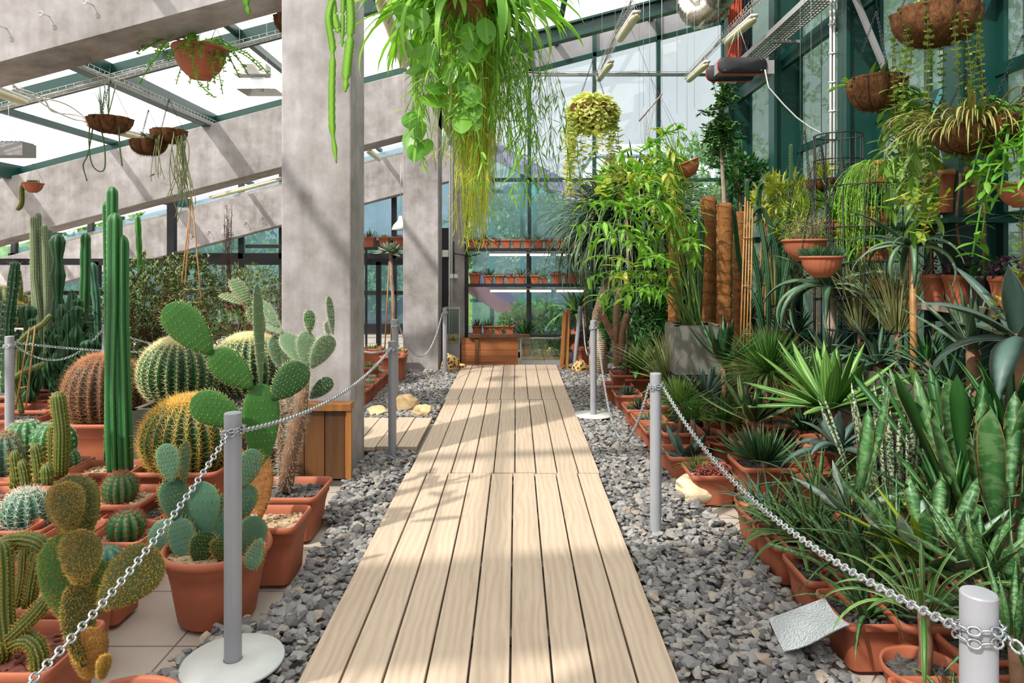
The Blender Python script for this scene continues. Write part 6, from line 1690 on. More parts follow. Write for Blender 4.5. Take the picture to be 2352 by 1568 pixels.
plant('snake_plant', 'single broad mottled snake plant leaf standing tall beside the slender clump', 1955, 1185, 3.05, [(2, .62, .095, 'sans', dict(azr=(-.3, .3), el=(1.40, 1.33), droop=-.05, thick=.08, prof='sans', jit=.02, wave=.05)), (5, .30, .07, 'sans_g', dict(el=(1.2, .5), droop=.6, thick=.08, prof='ovate')), (14, .3, .014, 'sans', dict(prof='lance', thick=.8, el=(1.4, .4), droop=.4))], pot=(.32, .28, .22))
plant('snake_plant', 'group of broad green snake plant leaves with brown margins at the right edge', 2300, 1230, 2.75, [(13, .62, .085, 'sans', dict(el=(1.5, 1.0), droop=-.1, thick=.10, prof='sans', r0=.12, wave=.06))], pot=(.4, .3, .24))
plant('snake_plant', 'second stand of broad snake plant leaves behind the one at the right edge', 2235, 1120, 3.2, [(16, .6, .07, 'dark', dict(el=(1.5, .9), droop=.1, thick=.12, prof='sans', r0=.16)), (6, .6, .08, 'sans', dict(el=(1.5, 1.1), droop=.0, thick=.1, prof='sans', r0=.12))], pot=(.4, .3, .24))
plant('snake_plant', 'leafy snake plants with grey-green mottled leaves leaning left at lower right', 2140, 1290, 2.55, [(12, .36, .065, 'sans', dict(el=(1.4, .5), droop=.25, thick=.1, prof='sans', r0=.1, wave=.05)), (5, .30, .10, 'sans_g', dict(el=(1.2, .6), droop=.2, thick=.08, prof='ovate', r0=.08)), (8, .4, .04, 'strap_y', dict(el=(1.0, .4), droop=.3, thick=.12, prof='strap', azr=(2.2, 4.0)))], pot=(.36, .3, .22))
plant('dwarf_snake_plant', 'low dense cluster of yellow-edged dwarf snake plants', 2120, 1195, 3.0, [(60, .13, .035, 'sans_y', dict(el=(1.4, .2), droop=.5, thick=.1, prof='ovate', r0=.16)), (30, .12, .008, 'strap_y', dict(el=(1.5, .2), droop=1.8, thick=.1, prof='strap', r0=.16))], pot=(.42, .3, .2))
plant('snake_plant', 'dark narrow-leaved snake plant clump at the lower right edge', 2330, 1370, 2.3, [(14, .30, .05, 'sans', dict(el=(1.4, .4), droop=.2, thick=.12, prof='sans', r0=.1)), (24, .4, .010, 'sans', dict(prof='lance', thick=.8, el=(1.3, .1), droop=.4))], pot=(.4, .3, .2))
plant('snake_plant', 'dark green leafy clump behind the foil trough', 2010, 1330, 2.75, [(18, .28, .05, 'sans', dict(el=(1.4, .4), droop=.3, thick=.12, prof='sans', r0=.1)), (16, .4, .012, 'sans', dict(prof='lance', thick=.8, el=(1.3, .3), droop=.5))], pot=(.34, .26, .2))
plant('strap_leaf_plant', 'narrow strap-leaved plant spraying over the second trough row', 1870, 1240, 3.2, [(34, .42, .02, 'strap_s', dict(prof='strap', thick=.1, droop=1.3, el=(1.45, .3), r0=.05)), (20, .35, .012, 'sans', dict(prof='lance', thick=.8, el=(1.4, .3), droop=.5))], pot=(.3, .28, .2))
plant('potted_agave', 'grass-like yellow-green rosette right of the bright agave', 2110, 940, 4.2, [(40, .40, .035, 'agave_g', dict(el=(1.4, -.1), droop=.8, thick=.12, prof='strap'))], pot=('r', .17, .32))
plant('grass_tree', 'big hemispherical grass tree tuft with fine green blades', 1765, 855, 5.2, [(520, .46, .0065, 'grass', dict(el=(1.5, -.25), droop=.35, thick=.4, prof='grass', seg=4, r0=.02)), (120, .5, .005, 'grass_p', dict(el=(.4, -.4), droop=1.0, thick=.4, prof='grass', seg=5))], pot=('r', .18, .3), cat='grass tree')
plant('variegated_agave', 'agave with long yellow-edged leaves curving up beside the dark agave', 1730, 965, 4.75, [(9, .44, .060, 'agave_v', dict(el=(1.3, .2), droop=-.3, thick=.1, prof='agave', fold=.3, az0=2.2)), (16, .3, .05, 'agave_d', dict(el=(1.4, .5), droop=.1, thick=.15))], pot=('r', .16, .28))
plant('yucca', 'bright yellow-green yucca tuft in a terracotta pot', 1562, 925, 5.1, [(110, .27, .016, 'yucca', dict(el=(1.5, -.1), droop=.1, thick=.25, prof='agave', seg=4))], pot=(.30, .3, .26), cat='yucca')
plant('tall_grass_clump', 'upright clump of pale straw-tipped grass blades behind the yucca', 1540, 880, 6.1, [(150, .60, .008, 'grass_p', dict(el=(1.52, .7), droop=.4, thick=.2, prof='grass', seg=5, r0=.06)), (20, .4, .05, 'agave_g', dict(el=(1.2, .1), droop=.2, thick=.15))], pot=('r', .2, .26), cat='grass')
plant('agave', 'broad pale green agave near the far end of the right gravel', 1465, 850, 7.4, [(20, .42, .085, 'agave_g', dict(el=(1.4, .0), droop=.2, thick=.15))], pot=(.34, .34, .26), cat='agave')
plant('agave', 'dark upright agave leaning against the grey planter', 1660, 828, 5.5, [(16, .42, .07, 'agave_d', dict(el=(1.5, .5), droop=-.1, thick=.15))], pot=('r', .17, .28), cat='agave')
plant('agave', 'blue-grey narrow agave in front of the grey planter', 1622, 905, 5.15, [(20, .28, .032, 'agave_b', dict(el=(1.45, .3), droop=.1, thick=.25))], pot=('r', .13, .22), cat='agave')
plant('tree_aloe', 'large grey tree aloe with long recurved leaves behind the hanging bowls', 1905, 655, 5.15, [(17, .66, .10, 'aloe', dict(el=(.75, -.1), droop=1.7, thick=.3, prof='aloe', seg=12, r0=.03))], pot=('r', .2, .34), trunk=.05, trunk_mat='stem_grey', cat='aloe')
plant('tree_aloe', 'aloe with a hanging head of toothed leaves on an orange-brown stem', 2095, 565, 4.35, [(18, .50, .055, 'aloe', dict(el=(.7, .0), droop=2.2, thick=.3, prof='aloe', seg=12, r0=.03)), (4, .62, .05, 'aloe_d', dict(el=(.7, .35), droop=.6, thick=.3, prof='aloe'))], pot=('r', .18, .34), trunk=.022, trunk_mat='bamboo', cat='aloe')
plant('aloe', 'sprawling grey-green aloe with arching leaves in the centre right', 2015, 835, 4.6, [(20, .52, .048, 'aloe_d', dict(el=(1.35, .1), droop=1.5, thick=.35, prof='aloe', seg=11))], pot=('r', .18, .34), trunk=.03, cat='aloe')
plant('aloe', 'small upright grey aloe in front of the tree aloe', 1900, 815, 4.85, [(18, .27, .036, 'aloe', dict(el=(1.45, .4), droop=.1, thick=.35, prof='aloe'))], pot=('r', .13, .25), cat='aloe')
plant('aloe', 'upright pale-edged aloe left of the big blue agave at the right edge', 2235, 800, 3.85, [(20, .46, .050, 'aloe', dict(el=(1.45, .5), droop=.25, thick=.35, prof='aloe', seg=9))], pot=('r', .16, .34), trunk=.04, cat='aloe')
plant('agave', 'huge blue-grey agave with wide folding leaves at the right edge', 2345, 775, 3.55, [(12, .58, .14, 'agave_b', dict(el=(1.4, -.2), droop=1.2, thick=.1, fold=.3, seg=10))], trunk=.05, pot=('r', .2, .4), cat='agave')
plant('agave', 'wiry green agave beside the steel planter', 2170, 960, 3.9, [(30, .4, .04, 'agave_g', dict(el=(1.4, -.1), droop=.6, thick=.14, prof='strap'))], pot=('r', .18, .3), cat='agave')
# small aloes and rosettes between the bigger plants
FILL = [(1500, 830, 8.0, 'agave_g', 26, .3, .05), (1590, 960, 4.9, 'grass', 90, .26, .008), (1660, 965, 5.0, 'grass', 120, .3, .008), (1690, 900, 5.9, 'aloe', 22, .3, .03), (1850, 850, 5.9, 'aloe', 26, .32, .035), (1975, 760, 5.1, 'grass_p', 130, .7, .009), (2060, 760, 4.66, 'grass_p', 120, .6, .008), (2130, 830, 4.3, 'dark', 40, .3, .02),
        (1830, 760, 6.4, 'aloe_d', 30, .36, .035), (1720, 740, 7.2, 'palm', 160, .55, .012), (1780, 700, 7.0, 'grass_p', 150, .8, .008), (1620, 860, 6.5, 'aloe', 24, .3, .04), (1850, 985, 4.75, 'agave_d', 30, .26, .035), (1990, 960, 4.3, 'aloe_d', 26, .4, .03), (2080, 880, 4.9, 'agave_b', 22, .38, .04), (2180, 880, 4.1, 'aloe_d', 24, .4, .04),
        (2000, 1100, 3.75, 'dark', 40, .34, .02), (1880, 1120, 3.5, 'sans', 30, .3, .016), (2180, 1180, 2.95, 'dark', 36, .4, .035), (2060, 1260, 2.75, 'sans', 30, .34, .02), (1950, 1270, 2.95, 'sans', 30, .3, .02), (2250, 1320, 2.35, 'sans', 24, .3, .045), (2120, 1400, 2.2, 'strap_s', 26, .3, .018), (2330, 1480, 2.0, 'sans', 24, .3, .03), (1790, 1230, 3.35, 'sans', 26, .25, .018), (1740, 1160, 3.75, 'aloe_d', 26, .26, .018), (2320, 1000, 3.3, 'dark', 30, .5, .05)]
desc = {'agave_g': 'green agave', 'grass': 'fine green grassy tuft', 'aloe': 'grey-green aloe', 'grass_p': 'tall pale straw-coloured grass', 'dark': 'deep green narrow-leaved plant', 'aloe_d': 'dark grey-green aloe', 'palm': 'drooping blue-green grass palm', 'agave_d': 'dark spiky agave', 'agave_b': 'blue-grey agave', 'sans': 'banded narrow-leaved rosette', 'strap_s': 'striped strap-leaved plant'}
where = ['at the far end of the right gravel', 'left of the blue-grey agave', 'left of the big grass tree tuft', 'behind the blue-grey agave', 'between grass tree and tree aloe', 'behind the sprawling centre aloe', 'under the hanging aloe head', 'beside the green window post', 'behind the grass tree tuft', 'below the coir-wrapped poles', 'right of the coir-wrapped poles', 'just below the grey planter', 'behind the dense dark potted agave', 'right above the slender banded clump', 'between bright agave and centre aloe', 'under the upright pale-edged aloe',
         'in front of the bright green agave', 'below the grey-blue drooping agave', 'under the right-hand broad snake leaves', 'below the dwarf yellow-edged cluster', 'left of the dwarf yellow-edged cluster', 'above the corner post', 'left of the corner post', 'right of the corner post', 'above the gravel near the cream rock', 'next to the cream rock', 'in front of the steel planter at right']
for (x, y, Z, mt, n, L, w), wh in zip(FILL, where):
    pr = 'grass' if mt in ('grass', 'grass_p') else ('strap' if mt in ('palm', 'strap_s') else ('lance' if mt in ('sans', 'dark') else 'aloe'))
    dr = {'grass': .7, 'grass_p': .35, 'palm': 1.8, 'strap_s': 1.4}.get(mt, .7)
    el_ = (1.5, .9) if mt == 'grass_p' else (1.45, .15)
    plant('green_rosette' if mt != 'grass_p' else 'tall_grass_clump', desc[mt] + ' ' + wh, x, y, Z, [(n, L, w, mt, dict(el=el_, droop=dr, prof=pr, thick=.3, r0=.05))], pot=('r', .12, .2), cat='plant', group='plants filling the crowded right bed')

# ---- ponytail palm ----
c = W(1450, 520, 8.9); o = thing('ponytail_palm', 'ponytail palm with a huge fountain of drooping grey-green blades', 'palm', (c.x, 8.9, 0))
b = MB(); cc = W(1450, 500, 8.9) - Vector((c.x, 8.9, 0))
for (dx, dz, n) in ((0, 0, 420), (.28, -.1, 420), (-.28, -.14, 420), (.05, .15, 200), (0, -.3, 300)):
    rosette_leaves(b, (cc.x + dx, cc.y, cc.z + dz), n, 1.2, .028, el=(1.35, -.3), droop=2.0, prof='strap', thick=.15, seg=9, r0=.03)
b.build('blades', LM['palm'], o)
b = MB()
pb = [np.array(W(x, y, 8.9)) - np.array((c.x, 8.9, 0)) for x, y in ((1374, 848), (1374, 790), (1378, 720), (1400, 640), (1440, 560), (1450, 500))]
pb[0][2] = 0; b.tube(pb, [.125, .12, .10, .07, .05, .04], 16); b.build('trunk', M['trunk_pale'], o)
o = thing('spiny_stem_plant', 'brown spiny branching stems beside the ponytail palm trunk', 'succulent', (Xat(1418, 7.2), 7.2, 0))
rect_pot(o, .3, .3, .22)
b, sp = MB(), MB()
for path in ([(1418, 840), (1412, 780), (1418, 700), (1425, 660)], [(1412, 780), (1392, 740), (1375, 705)], [(1424, 835), (1426, 770), (1440, 720)]): column(b, sp, [W(x, y, 7.2) for x, y in path], .035, 10, .12, 3, .012, step=.03)
wbuild(b, 'stem', M['stem_brown'], o); wbuild(sp, 'spines', M['spine_white'], o)
# ---- planter with leafy arching epiphyllum ----
pc = (Xat(1593, 5.95), 5.95)
b = MB(); b.box((pc[0], pc[1] + .02, .27), (.44, .40, .54)); tag(b.build('plinth_block', M['black_steel'], smooth=False, bevel=.01), 'dark block under the grey square planter', 'block')
o = steel_planter('grey_planter', 'grey square planter holding the arching leafy stems in the right bed', pc[0] - .2, pc[0] + .2, pc[1] - .18, pc[1] + .22, .41, 'planter_gray', z=.545)
o = thing('arching_epiphyllum', 'leafy arching stems with large wavy sunlit leaves spreading left from the grey planter', 'plant', (pc[0], pc[1], .92))
b, s_, yb = MB(), MB(), MB()
tg = [(1500, 300), (1545, 290), (1420, 350), (1470, 340), (1390, 400), (1335, 470), (1350, 560), (1330, 600), (1390, 640), (1420, 700), (1450, 640), (1480, 420), (1530, 400), (1450, 460), (1320, 520), (1345, 640), (1500, 520), (1580, 560), (1400, 470), (1500, 470), (1440, 400), (1375, 540), (1360, 690), (1480, 600), (1530, 480), (1600, 480)]
for i, (x, y) in enumerate(tg):
    Zt = 5.7 + rnd.uniform(-.7, .6); e = np.array(W(x, y, Zt)); a = A(pc[0] + rnd.uniform(-.1, .1), pc[1] + rnd.uniform(-.1, .1), .9)
    m_ = A(a[0] * .55 + e[0] * .45, (a[1] + e[1]) / 2, max(e[2], 1.3) + .25); t = np.linspace(0, 1, 22)[:, None]; Q = (1 - t) ** 2 * a + 2 * t * (1 - t) * m_ + t * t * e
    s_.tube(Q, np.linspace(.007, .003, 22), 6)
    vine(b if i % 4 else yb, None, Q[8:], .055, .16, .040, 'lance', droop=1.1, fold=.15, seg=6, elr=(-.9, .3))
for (x, y) in ((1440, 610), (1380, 430), (1470, 380)): yb.leaves(np.array([W(x, y, 5.6)] * 5) + (nr.rand(5, 3) - .5) * .1, rz_(5) * 6, -.2 + rz_(5), .2, .06, .8, 6, 'epi' if False else 'lance', wave=.1)
wbuild(b, 'leaves', LM['philo'], o); wbuild(yb, 'yellow_leaves', LM['epi_y'], o); wbuild(s_, 'stems', M['stem_green'], o)
# one long flat zigzag leaf
o = thing('zigzag_cactus_leaf', 'long flat notched leaf reaching right toward the tilted hanging bowl', 'plant', tuple(W(1500, 330, 5.6)))
b, s_ = MB(), MB(); Q = [W(1470, 350, 5.6), W(1500, 325, 5.6), W(1530, 305, 5.6), W(1570, 292, 5.6)]; vine(b, s_, Q, .03, .075, .05, 'ovate', r=.006, droop=.1, seg=4); s_.tube([W(1470, 350, 5.6), W(1478, 440, 5.7), W(1500, 600, 5.85), (pc[0], pc[1], .9)], .005, 6)
wbuild(b, 'leaflets', LM['epi'], o); wbuild(s_, 'stem', M['stem_green'], o)
# ---- coir poles ----
def coir_pole(lb, x, ytop, Z, rp, lean=0):
    top = W(x, ytop, Z); o = thing('coir_pole', lb, 'plant pole', (top.x - lean, Z, 0), group='thick coir-wrapped poles'); r = PX(rp, Z)
    b = MB(); n = 70; z = np.linspace(0, top.z, n); a = np.arange(28) / 28 * 2 * PI; R = []
    for i in range(n):
        q = 1 + .055 * math.sin(z[i] * 62 + .8 * math.sin(z[i] * 9)) ; rr = r * q * (1 + .03 * np.sin(a * 3 + z[i] * 5)) * (1.0 if i < n - 1 else .9)
        R.append(np.stack([lean * z[i] / top.z + rr * np.cos(a), rr * np.sin(a), np.full(28, z[i])], 1))
    R.append(R[-1] * A(.5, .5, 1) + A(lean * .5, 0, -.03)); b.grid(np.array(R), True, False, True); b.build('coir_wrap', M['coir_pole'], o)
    c_ = MB(); K = 900; aa = rz_(K) * 6.3; zz = rz_(K) * top.z; c_.cones(np.stack([lean * zz / top.z + r * np.cos(aa), r * np.sin(aa), zz], 1), np.stack([np.cos(aa), np.sin(aa), rz_(K) - .5], 1), .025, .001); c_.build('loose_fibres', M['coir_pole'], o)
    w_ = MB()
    for k in range(int(top.z / .11)):
        z0 = .1 + k * .11; an = np.linspace(0, 2 * PI, 21); w_.tube(np.stack([lean * z0 / top.z + r * 1.04 * np.cos(an), r * 1.04 * np.sin(an), z0 + .02 * np.sin(an + k)], 1), .0014, 4)
    w_.build('binding_wire', M['black_steel'], o)
coir_pole('leftmost coir-wrapped pole, behind the grey planter', 1551, 474, 6.6, 16)
coir_pole('tallest coir-wrapped pole, with a ragged top', 1628, 452, 6.45, 17)
coir_pole('coir-wrapped pole standing in front, right of the tallest', 1664, 466, 6.0, 17)
coir_pole('coir-wrapped pole half hidden behind the front one', 1700, 486, 6.75, 15)
for i, (x, yt, Z, lb) in enumerate(((1712, 452, 5.7, 'bundle of bamboo canes right of the coir poles'), (1752, 470, 6.3, 'thinner bamboo canes with dark ties farther right'))):
    o = thing('bamboo_canes', lb, 'cane', (Xat(x, Z), Z, 0)); b = MB()
    for k in range(4): p = W(x + k * 5.5, yt + k * 9, Z); b.tube([(p.x - .07 + k * .014, Z + k * .01, 0), p], .0065, 7)
    for z in (.9, 1.3, 1.7): b.tube([(Xat(x, Z) - .02, Z - .012, z), (Xat(x + 14, Z) + .01, Z - .012, z)], .004, 5)
    wbuild(b, 'canes', M['bamboo'], o)
# snaking dark cacti by the canes
o = thing('snaking_cactus', 'dark green snaking cactus stems drooping around the bamboo canes', 'cactus', (Xat(1750, 6.1), 6.1, 0)); round_pot(o, .2, .3)
b, sp = MB(), MB()
for path in ([(1760, 900), (1745, 640), (1715, 520), (1716, 410)], [(1760, 900), (1770, 640), (1740, 480), (1745, 430), (1752, 420)], [(1765, 900), (1800, 620), (1770, 520), (1752, 470), (1730, 480), (1712, 530)], [(1765, 900), (1800, 640), (1805, 480), (1850, 440)], [(1760, 900), (1790, 700), (1830, 500), (1850, 450)], [(1762, 900), (1735, 700), (1760, 560), (1790, 480), (1800, 540), (1812, 600)], [(1760, 900), (1750, 700), (1700, 640), (1690, 520), (1682, 470)]):
    pp = np.array([W(x, y, 6.1 + rnd.uniform(-.1, .1)) for x, y in path]); t = np.linspace(0, 1, 20); P_ = np.stack([np.interp(t, np.linspace(0, 1, len(pp)), pp[:, k]) for k in range(3)], 1)
    for _ in range(5): P_[1:-1] = (P_[:-2] + 2 * P_[1:-1] + P_[2:]) / 4
    column(b, sp, P_, .022, 5, .3, 1, .01, step=.05)
wbuild(b, 'stems', M['cac_dark'], o); wbuild(sp, 'spines', M['spine_white'], o)
col_thing('ribbed_cactus', 'single tall ribbed green cactus near the back right corner', [([(1693, 880), (1694, 500), (1696, 318)], 11)], 8.2, 'cac_green', 'spine_white', pot=(.36, .36, .3), ribs=7, depth=.25, ns=1)
col_thing('ribbed_cactus', 'thin cactus stem rising beside the right glass wall', [([(1820, 880), (1818, 600), (1817, 330)], 5)], 6.5, 'cac_dark', 'spine_white', pot=(.3, .3, .3), ribs=5, depth=.3, ns=1)
col_thing('ribbed_cactus', 'nearly black thin cactus stem left of the tallest coir pole', [([(1600, 880), (1608, 640), (1612, 540), (1610, 500)], 7), ([(1600, 880), (1590, 700), (1582, 620)], 6)], 6.2, 'cac_dark', 'spine_brown', pot=(.3, .3, .3), ribs=5, depth=.35, ns=1)
# grafted tree-like holiday cactus
o = thing('grafted_cactus_tree', 'tall grafted cactus tree with a crown of small flat green segments', 'cactus', (Xat(1664, 7.0), 7.0, 0)); round_pot(o, .2, .3)
b = MB(); b.tube([(Xat(1667, 7.0), 7.0, .25), W(1665, 480, 7.0), W(1660, 400, 7.0), W(1655, 300, 7.0), W(1652, 240, 7.0)], [.03, .028, .02, .016, .01], 8); wbuild(b, 'trunk', M['stem_grey'], o)
b = MB()
for i in range(75):
    a = np.array(W(1655 + rnd.uniform(-6, 6), rnd.uniform(235, 350), 7.0)); ang = rnd.uniform(0, 6.3); L = rnd.uniform(.08, .24); p = arch(a, ang, L, .08, rnd.uniform(.0, .4) if a[2] < 3.0 else rnd.uniform(-.15, .1), 8)
    vine(b, b, p, .035, .065, .042, 'oval', r=.004, droop=.2, thick=.12, elr=(-.7, .7), seg=3)
wbuild(b, 'segments', m_leaf('holiday_cactus', '2c5a20', '5c8a3c', trans=.15, rough=.35), o)
shrub('leafy_plant', 'bushy green-leaved plant in front of the back right corner', 1700, 400, 8.0, .3, .25, 500, .09, .045, LM['dark'], pot=(.34, .34, .3), prof='ovate', thick=0, r0=.015, cat='plant')
shrub('leafy_plant', 'yellow-green leafy bush beside the right glass wall behind the coir poles', 1800, 470, 6.6, .32, .3, 900, .10, .03, LM['epi_y'], pot=(.34, .34, .3), prof='lance', thick=0, r0=.015, cat='plant')
shrub('leafy_plant', 'fine feathery green bush below the small coir basket', 1870, 510, 5.9, .28, .3, 1500, .10, .010, m_leaf('feathery', '6c8a2c', 'a8b84c'), pot=(.34, .34, .3), prof='lance', thick=0, r0=.010, nb=12, cat='plant')
shrub('leafy_plant', 'broad-leaved green plant at the far end behind the leaning post', 1350, 760, 10.9, .5, .5, 900, .14, .05, LM['dark'], prof='ovate', thick=0, r0=.010, nb=12, cat='plant', zb=0)
shrub('leafy_plant', 'dark bushy plants under the ponytail palm', 1470, 740, 8.5, .5, .4, 1200, .16, .03, LM['dark'], pot=(.34, .34, .3), prof='lance', thick=0, r0=.010, nb=12, cat='plant')
shrub('leafy_plant', 'low leafy plants behind the grey planter', 1600, 690, 8.6, .55, .4, 1300, .14, .045, LM['dark'], pot=(.34, .34, .3), prof='ovate', thick=0, r0=.010, nb=12, cat='plant')
shrub('leafy_plant', 'yellow-green small-leaved bush between the coir poles', 1585, 560, 8.0, .25, .3, 800, .06, .02, LM['epi'], pot=(.34, .34, .3), prof='ovate', thick=0, r0=.010, nb=12, cat='plant')
shrub('leafy_plant', 'sunlit broad-leaved climber above the arching leafy stems', 1440, 425, 7.4, .36, .2, 260, .14, .065, LM['philo'], pot=(.34, .34, .3), prof='ovate', thick=0, r0=.010, nb=12, cat='plant')
shrub('leafy_plant', 'trailing yellow-green foliage beside the green window post', 2140, 470, 4.5, .10, .3, 200, .08, .025, LM['epi_y'], prof='lance', thick=0, r0=.008, cat='plant', pot=('r', .15, .3)[1:] + (.3,) if False else None, zb=0)
# ---- wire plant stand with pots ----
o = thing('wire_plant_stand', 'tall black wire plant stand near the right glass wall', 'plant stand', (Xat(1990, 5.0), 5.0, 0))
b = MB()
for k in range(12):
    a = 2 * PI * k / 12; rr = .27; b.tube([(rr * math.cos(a), rr * math.sin(a), 0), (rr * math.cos(a), rr * math.sin(a), 2.05)], .005, 5)
for z in (.5, 1.0, 1.25, 1.5, 1.75, 2.05):
    an = np.linspace(0, 2 * PI, 31); b.tube(np.stack([.27 * np.cos(an), .27 * np.sin(an), np.full(31, z)], 1), .005, 5)
    for q in np.linspace(-.22, .22, 6): h_ = math.sqrt(.27 ** 2 - q * q); b.tube([(q, -h_, z), (q, h_, z)], .003, 4)
b.build('wire_cage', M['black_steel'], o)
o = thing('wire_plant_stand', 'shorter black wire rack left of the tall wire stand', 'plant stand', (Xat(1925, 5.42), 5.42, 0))
b = MB()
for k in range(10):
    a = 2 * PI * k / 10; rr = .18; b.tube([(rr * math.cos(a), rr * math.sin(a), 0), (rr * math.cos(a), rr * math.sin(a), 2.5)], .005, 5)
for z in (1.2, 2.0, 2.15, 2.3, 2.5): an = np.linspace(0, 2 * PI, 31); b.tube(np.stack([.18 * np.cos(an), .18 * np.sin(an), np.full(31, z)], 1), .006, 5)
b.build('wire_cage', M['black_steel'], o)
def stand_pot(lb, x, y, Z, leafs, w=.17, h=.15, kind='rect', name='potted_plant', cat='potted plant', soil='dark', strands=0, smat='rhips_g', z=None, group=None):
    c = W(x, y, Z); o = thing(name, lb, cat, (c.x, Z, c.z if z is None else z), group=group)
    rect_pot(o, w, w, h, soil, grit=30)
    for (n, L, w_, mt, op) in leafs: b = MB(); rosette_leaves(b, (0, 0, h - .03), n, L, w_, **op); b.build('leaves', LM[mt], o)
    if strands:
        b = MB()
        for i in range(strands):
            p = fall((0, 0, h), w * .5, rnd.uniform(1.8, 5.6), rnd.uniform(.2, .8), rnd.uniform(.2, .8), 10, .03); b.tube(p, .002, 4); vine(b, None, p[2:], .022, .04, .007, 'lance', droop=.3, elr=(-1.2, .3), pair=False, seg=2)
        b.build('hanging_stems', LM[smat], o)
    return o
stand_pot('orange pot with bright green hanging stems on top of the wire stand', 2020, 306, 5.0, [], .2, .17, strands=110, z=2.06, smat='rhips_l')
stand_pot('orange pot one tier down in the wire stand', 2012, 392, 5.0, [(20, .25, .02, 'dark', dict(droop=1.5, prof='strap', thick=.1))], .18, .14, z=1.76)
o = stand_pot('coir-filled tray plant with strap leaves on the middle tier of the wire stand', 2010, 465, 5.0, [(30, .45, .03, 'epi', dict(droop=1.5, prof='strap', thick=.08, el=(1.3, .2)))], .2, .1, z=1.51)
o = thing('coir_ball', 'coir fibre nest resting on the wire stand', 'coir basket', (Xat(2040, 4.9), 4.9, 1.26)); coir_basket(o, .1, .1, wire=False)
# sill pot with long curved leaves and shelf of purple plants
sz = CH + (CY - 505) / F * 4.5 + .036
o = stand_pot('square orange pot with sprawling yellowing cactus leaves on the green window sill', 2238, 500, 4.42, [(16, .34, .05, 'epi_y', dict(droop=1.2, prof='lance', thick=.1, el=(1.3, -.2)))], .25, .27, z=sz)
o.location.x = XR - .24
b = MB()
for (dx, L) in ((.1, .9), (.2, .8), (-.3, .5)): b.tube(fall((0, 0, .26), .1, -1.6 + dx, L, .5, 16, .05), .008, 6)
b.build('woody_stems', M['stem_brown'], o)
b = MB(); b.box((XR - .26, 4.4, sz - .06), (.42, .6, .03)); b.box((XR - .1, 4.4, sz - .1), (.2, .04, .08)); struct(b.build('trim_2', M['green_steel'], smooth=False))
b = MB(); b.box((XR - .27, 3.95, 1.215), (.34, 1.35, .05)); tag(b.build('wall_shelf', M['wood_pale'], smooth=False, bevel=.004), 'weathered wooden shelf along the right glass wall', 'shelf')
b = MB(); 
for y in (3.4, 4.5): b.box((XR - .2, y, 1.15), (.3, .03, .08))
struct(b.build('trim_3', M['green_steel'], smooth=False))
for i, (y, kind) in enumerate(((4.48, 'terra'), (4.25, 'terra'), (4.03, 'black'), (3.83, 'terra'), (3.6, 'terra'))):
    o = thing('potted_purple_plant', ['terracotta pot of dusky purple leaves, farthest on the wooden wall shelf', 'second terracotta pot of purple leaves on the wooden wall shelf', 'black pot with green sprigs on the wooden wall shelf', 'terracotta pot of purple leaves right of the black pot', 'bright purple-leaved plant nearest the camera on the wall shelf'][i], 'potted plant', (XR - .28, y, 1.24), group='pots on the wooden wall shelf')
    h_ = .18; rect_pot(o, .17, .17, h_, mat=M['terra'] if kind == 'terra' else M['black_steel'], grit=20)
    b = MB(); K = 150; d = nr.randn(K, 3); d /= np.linalg.norm(d, axis=1, keepdims=True); d[:, 2] = np.abs(d[:, 2]) * 1.0
    b.leaves(A(0, 0, h_ - .02) + d * A(.1, .1, .12), rz_(K) * 6.3, -.3 + 1.4 * rz_(K), .045, .018, .6, 3, 'ovate'); b.build('foliage', LM['purple' if kind == 'terra' else 'dark'], o)
o = steel_planter('steel_planter', 'dark steel planter box behind the snake plants at the right edge', 2.3, 2.86, 3.55, 4.9, .78)
# spiral hanging yellow ferny stems at right
o = thing('ferny_stems', 'yellow-green ladder-like leaves hanging before the wooden shelf', 'plant', tuple(W(2320, 560, 3.5)))
b, s_ = MB(), MB()
for path in ([(2345, 470), (2350, 600), (2330, 680), (2290, 700), (2280, 760)], [(2130, 430), (2100, 470), (2060, 450)], [(2180, 440), (2140, 480), (2110, 560)]):
    b = MB(); vine(b, s_, [W(x, y, 3.6) for x, y in path], .022, .07, .022, 'ovate', r=.003, droop=.2, seg=3); wbuild(b, 'leaflets', LM['strap_y'], o)
s_.tube([W(2345, 470, 3.6), W(2345, 200, 3.5)], .002, 4)
wbuild(s_, 'stems', M['stem_brown'], o)
# ---------------- shelves on the back glazing ----------------
def shelf(label, x0, x1, z, Z, d=.24, t=.03):
    o = thing('wall_shelf', label, 'shelf', ((x0 + x1) / 2, Z, z)); b = MB(); b.box((0, 0, -t / 2), (x1 - x0, d, t)); b.box((0, -d / 2, -t / 2 - .006), (x1 - x0, .012, t + .012)); b.build('shelf_board', M['black_steel'], o, smooth=False)
    return o
ZS = 9.93
xa, xb = Xat(1070, ZS), Xat(1400, ZS)
zs = [CH - (570 - CY) / F * 9.81, CH - (652 - CY) / F * 9.81, CH - (768 - CY) / F * 9.81]
for z, l in zip(zs, ('top black shelf on the back glazing', 'middle black shelf on the back glazing', 'lowest black shelf just above the wooden box')): shelf(l, xa, xb, z, ZS)
o = thing('shelf_uprights', 'black uprights carrying the three shelves on the back glazing', 'shelf frame', ((xa + xb) / 2, ZS, 0)); b = MB()
for x in (xa + .01, Xat(1213, ZS), xb - .01): b.box((x, ZS + .1, .9), (.04, .04, 1.75))
wbuild(b, 'uprights', M['black_steel'], o, smooth=False)
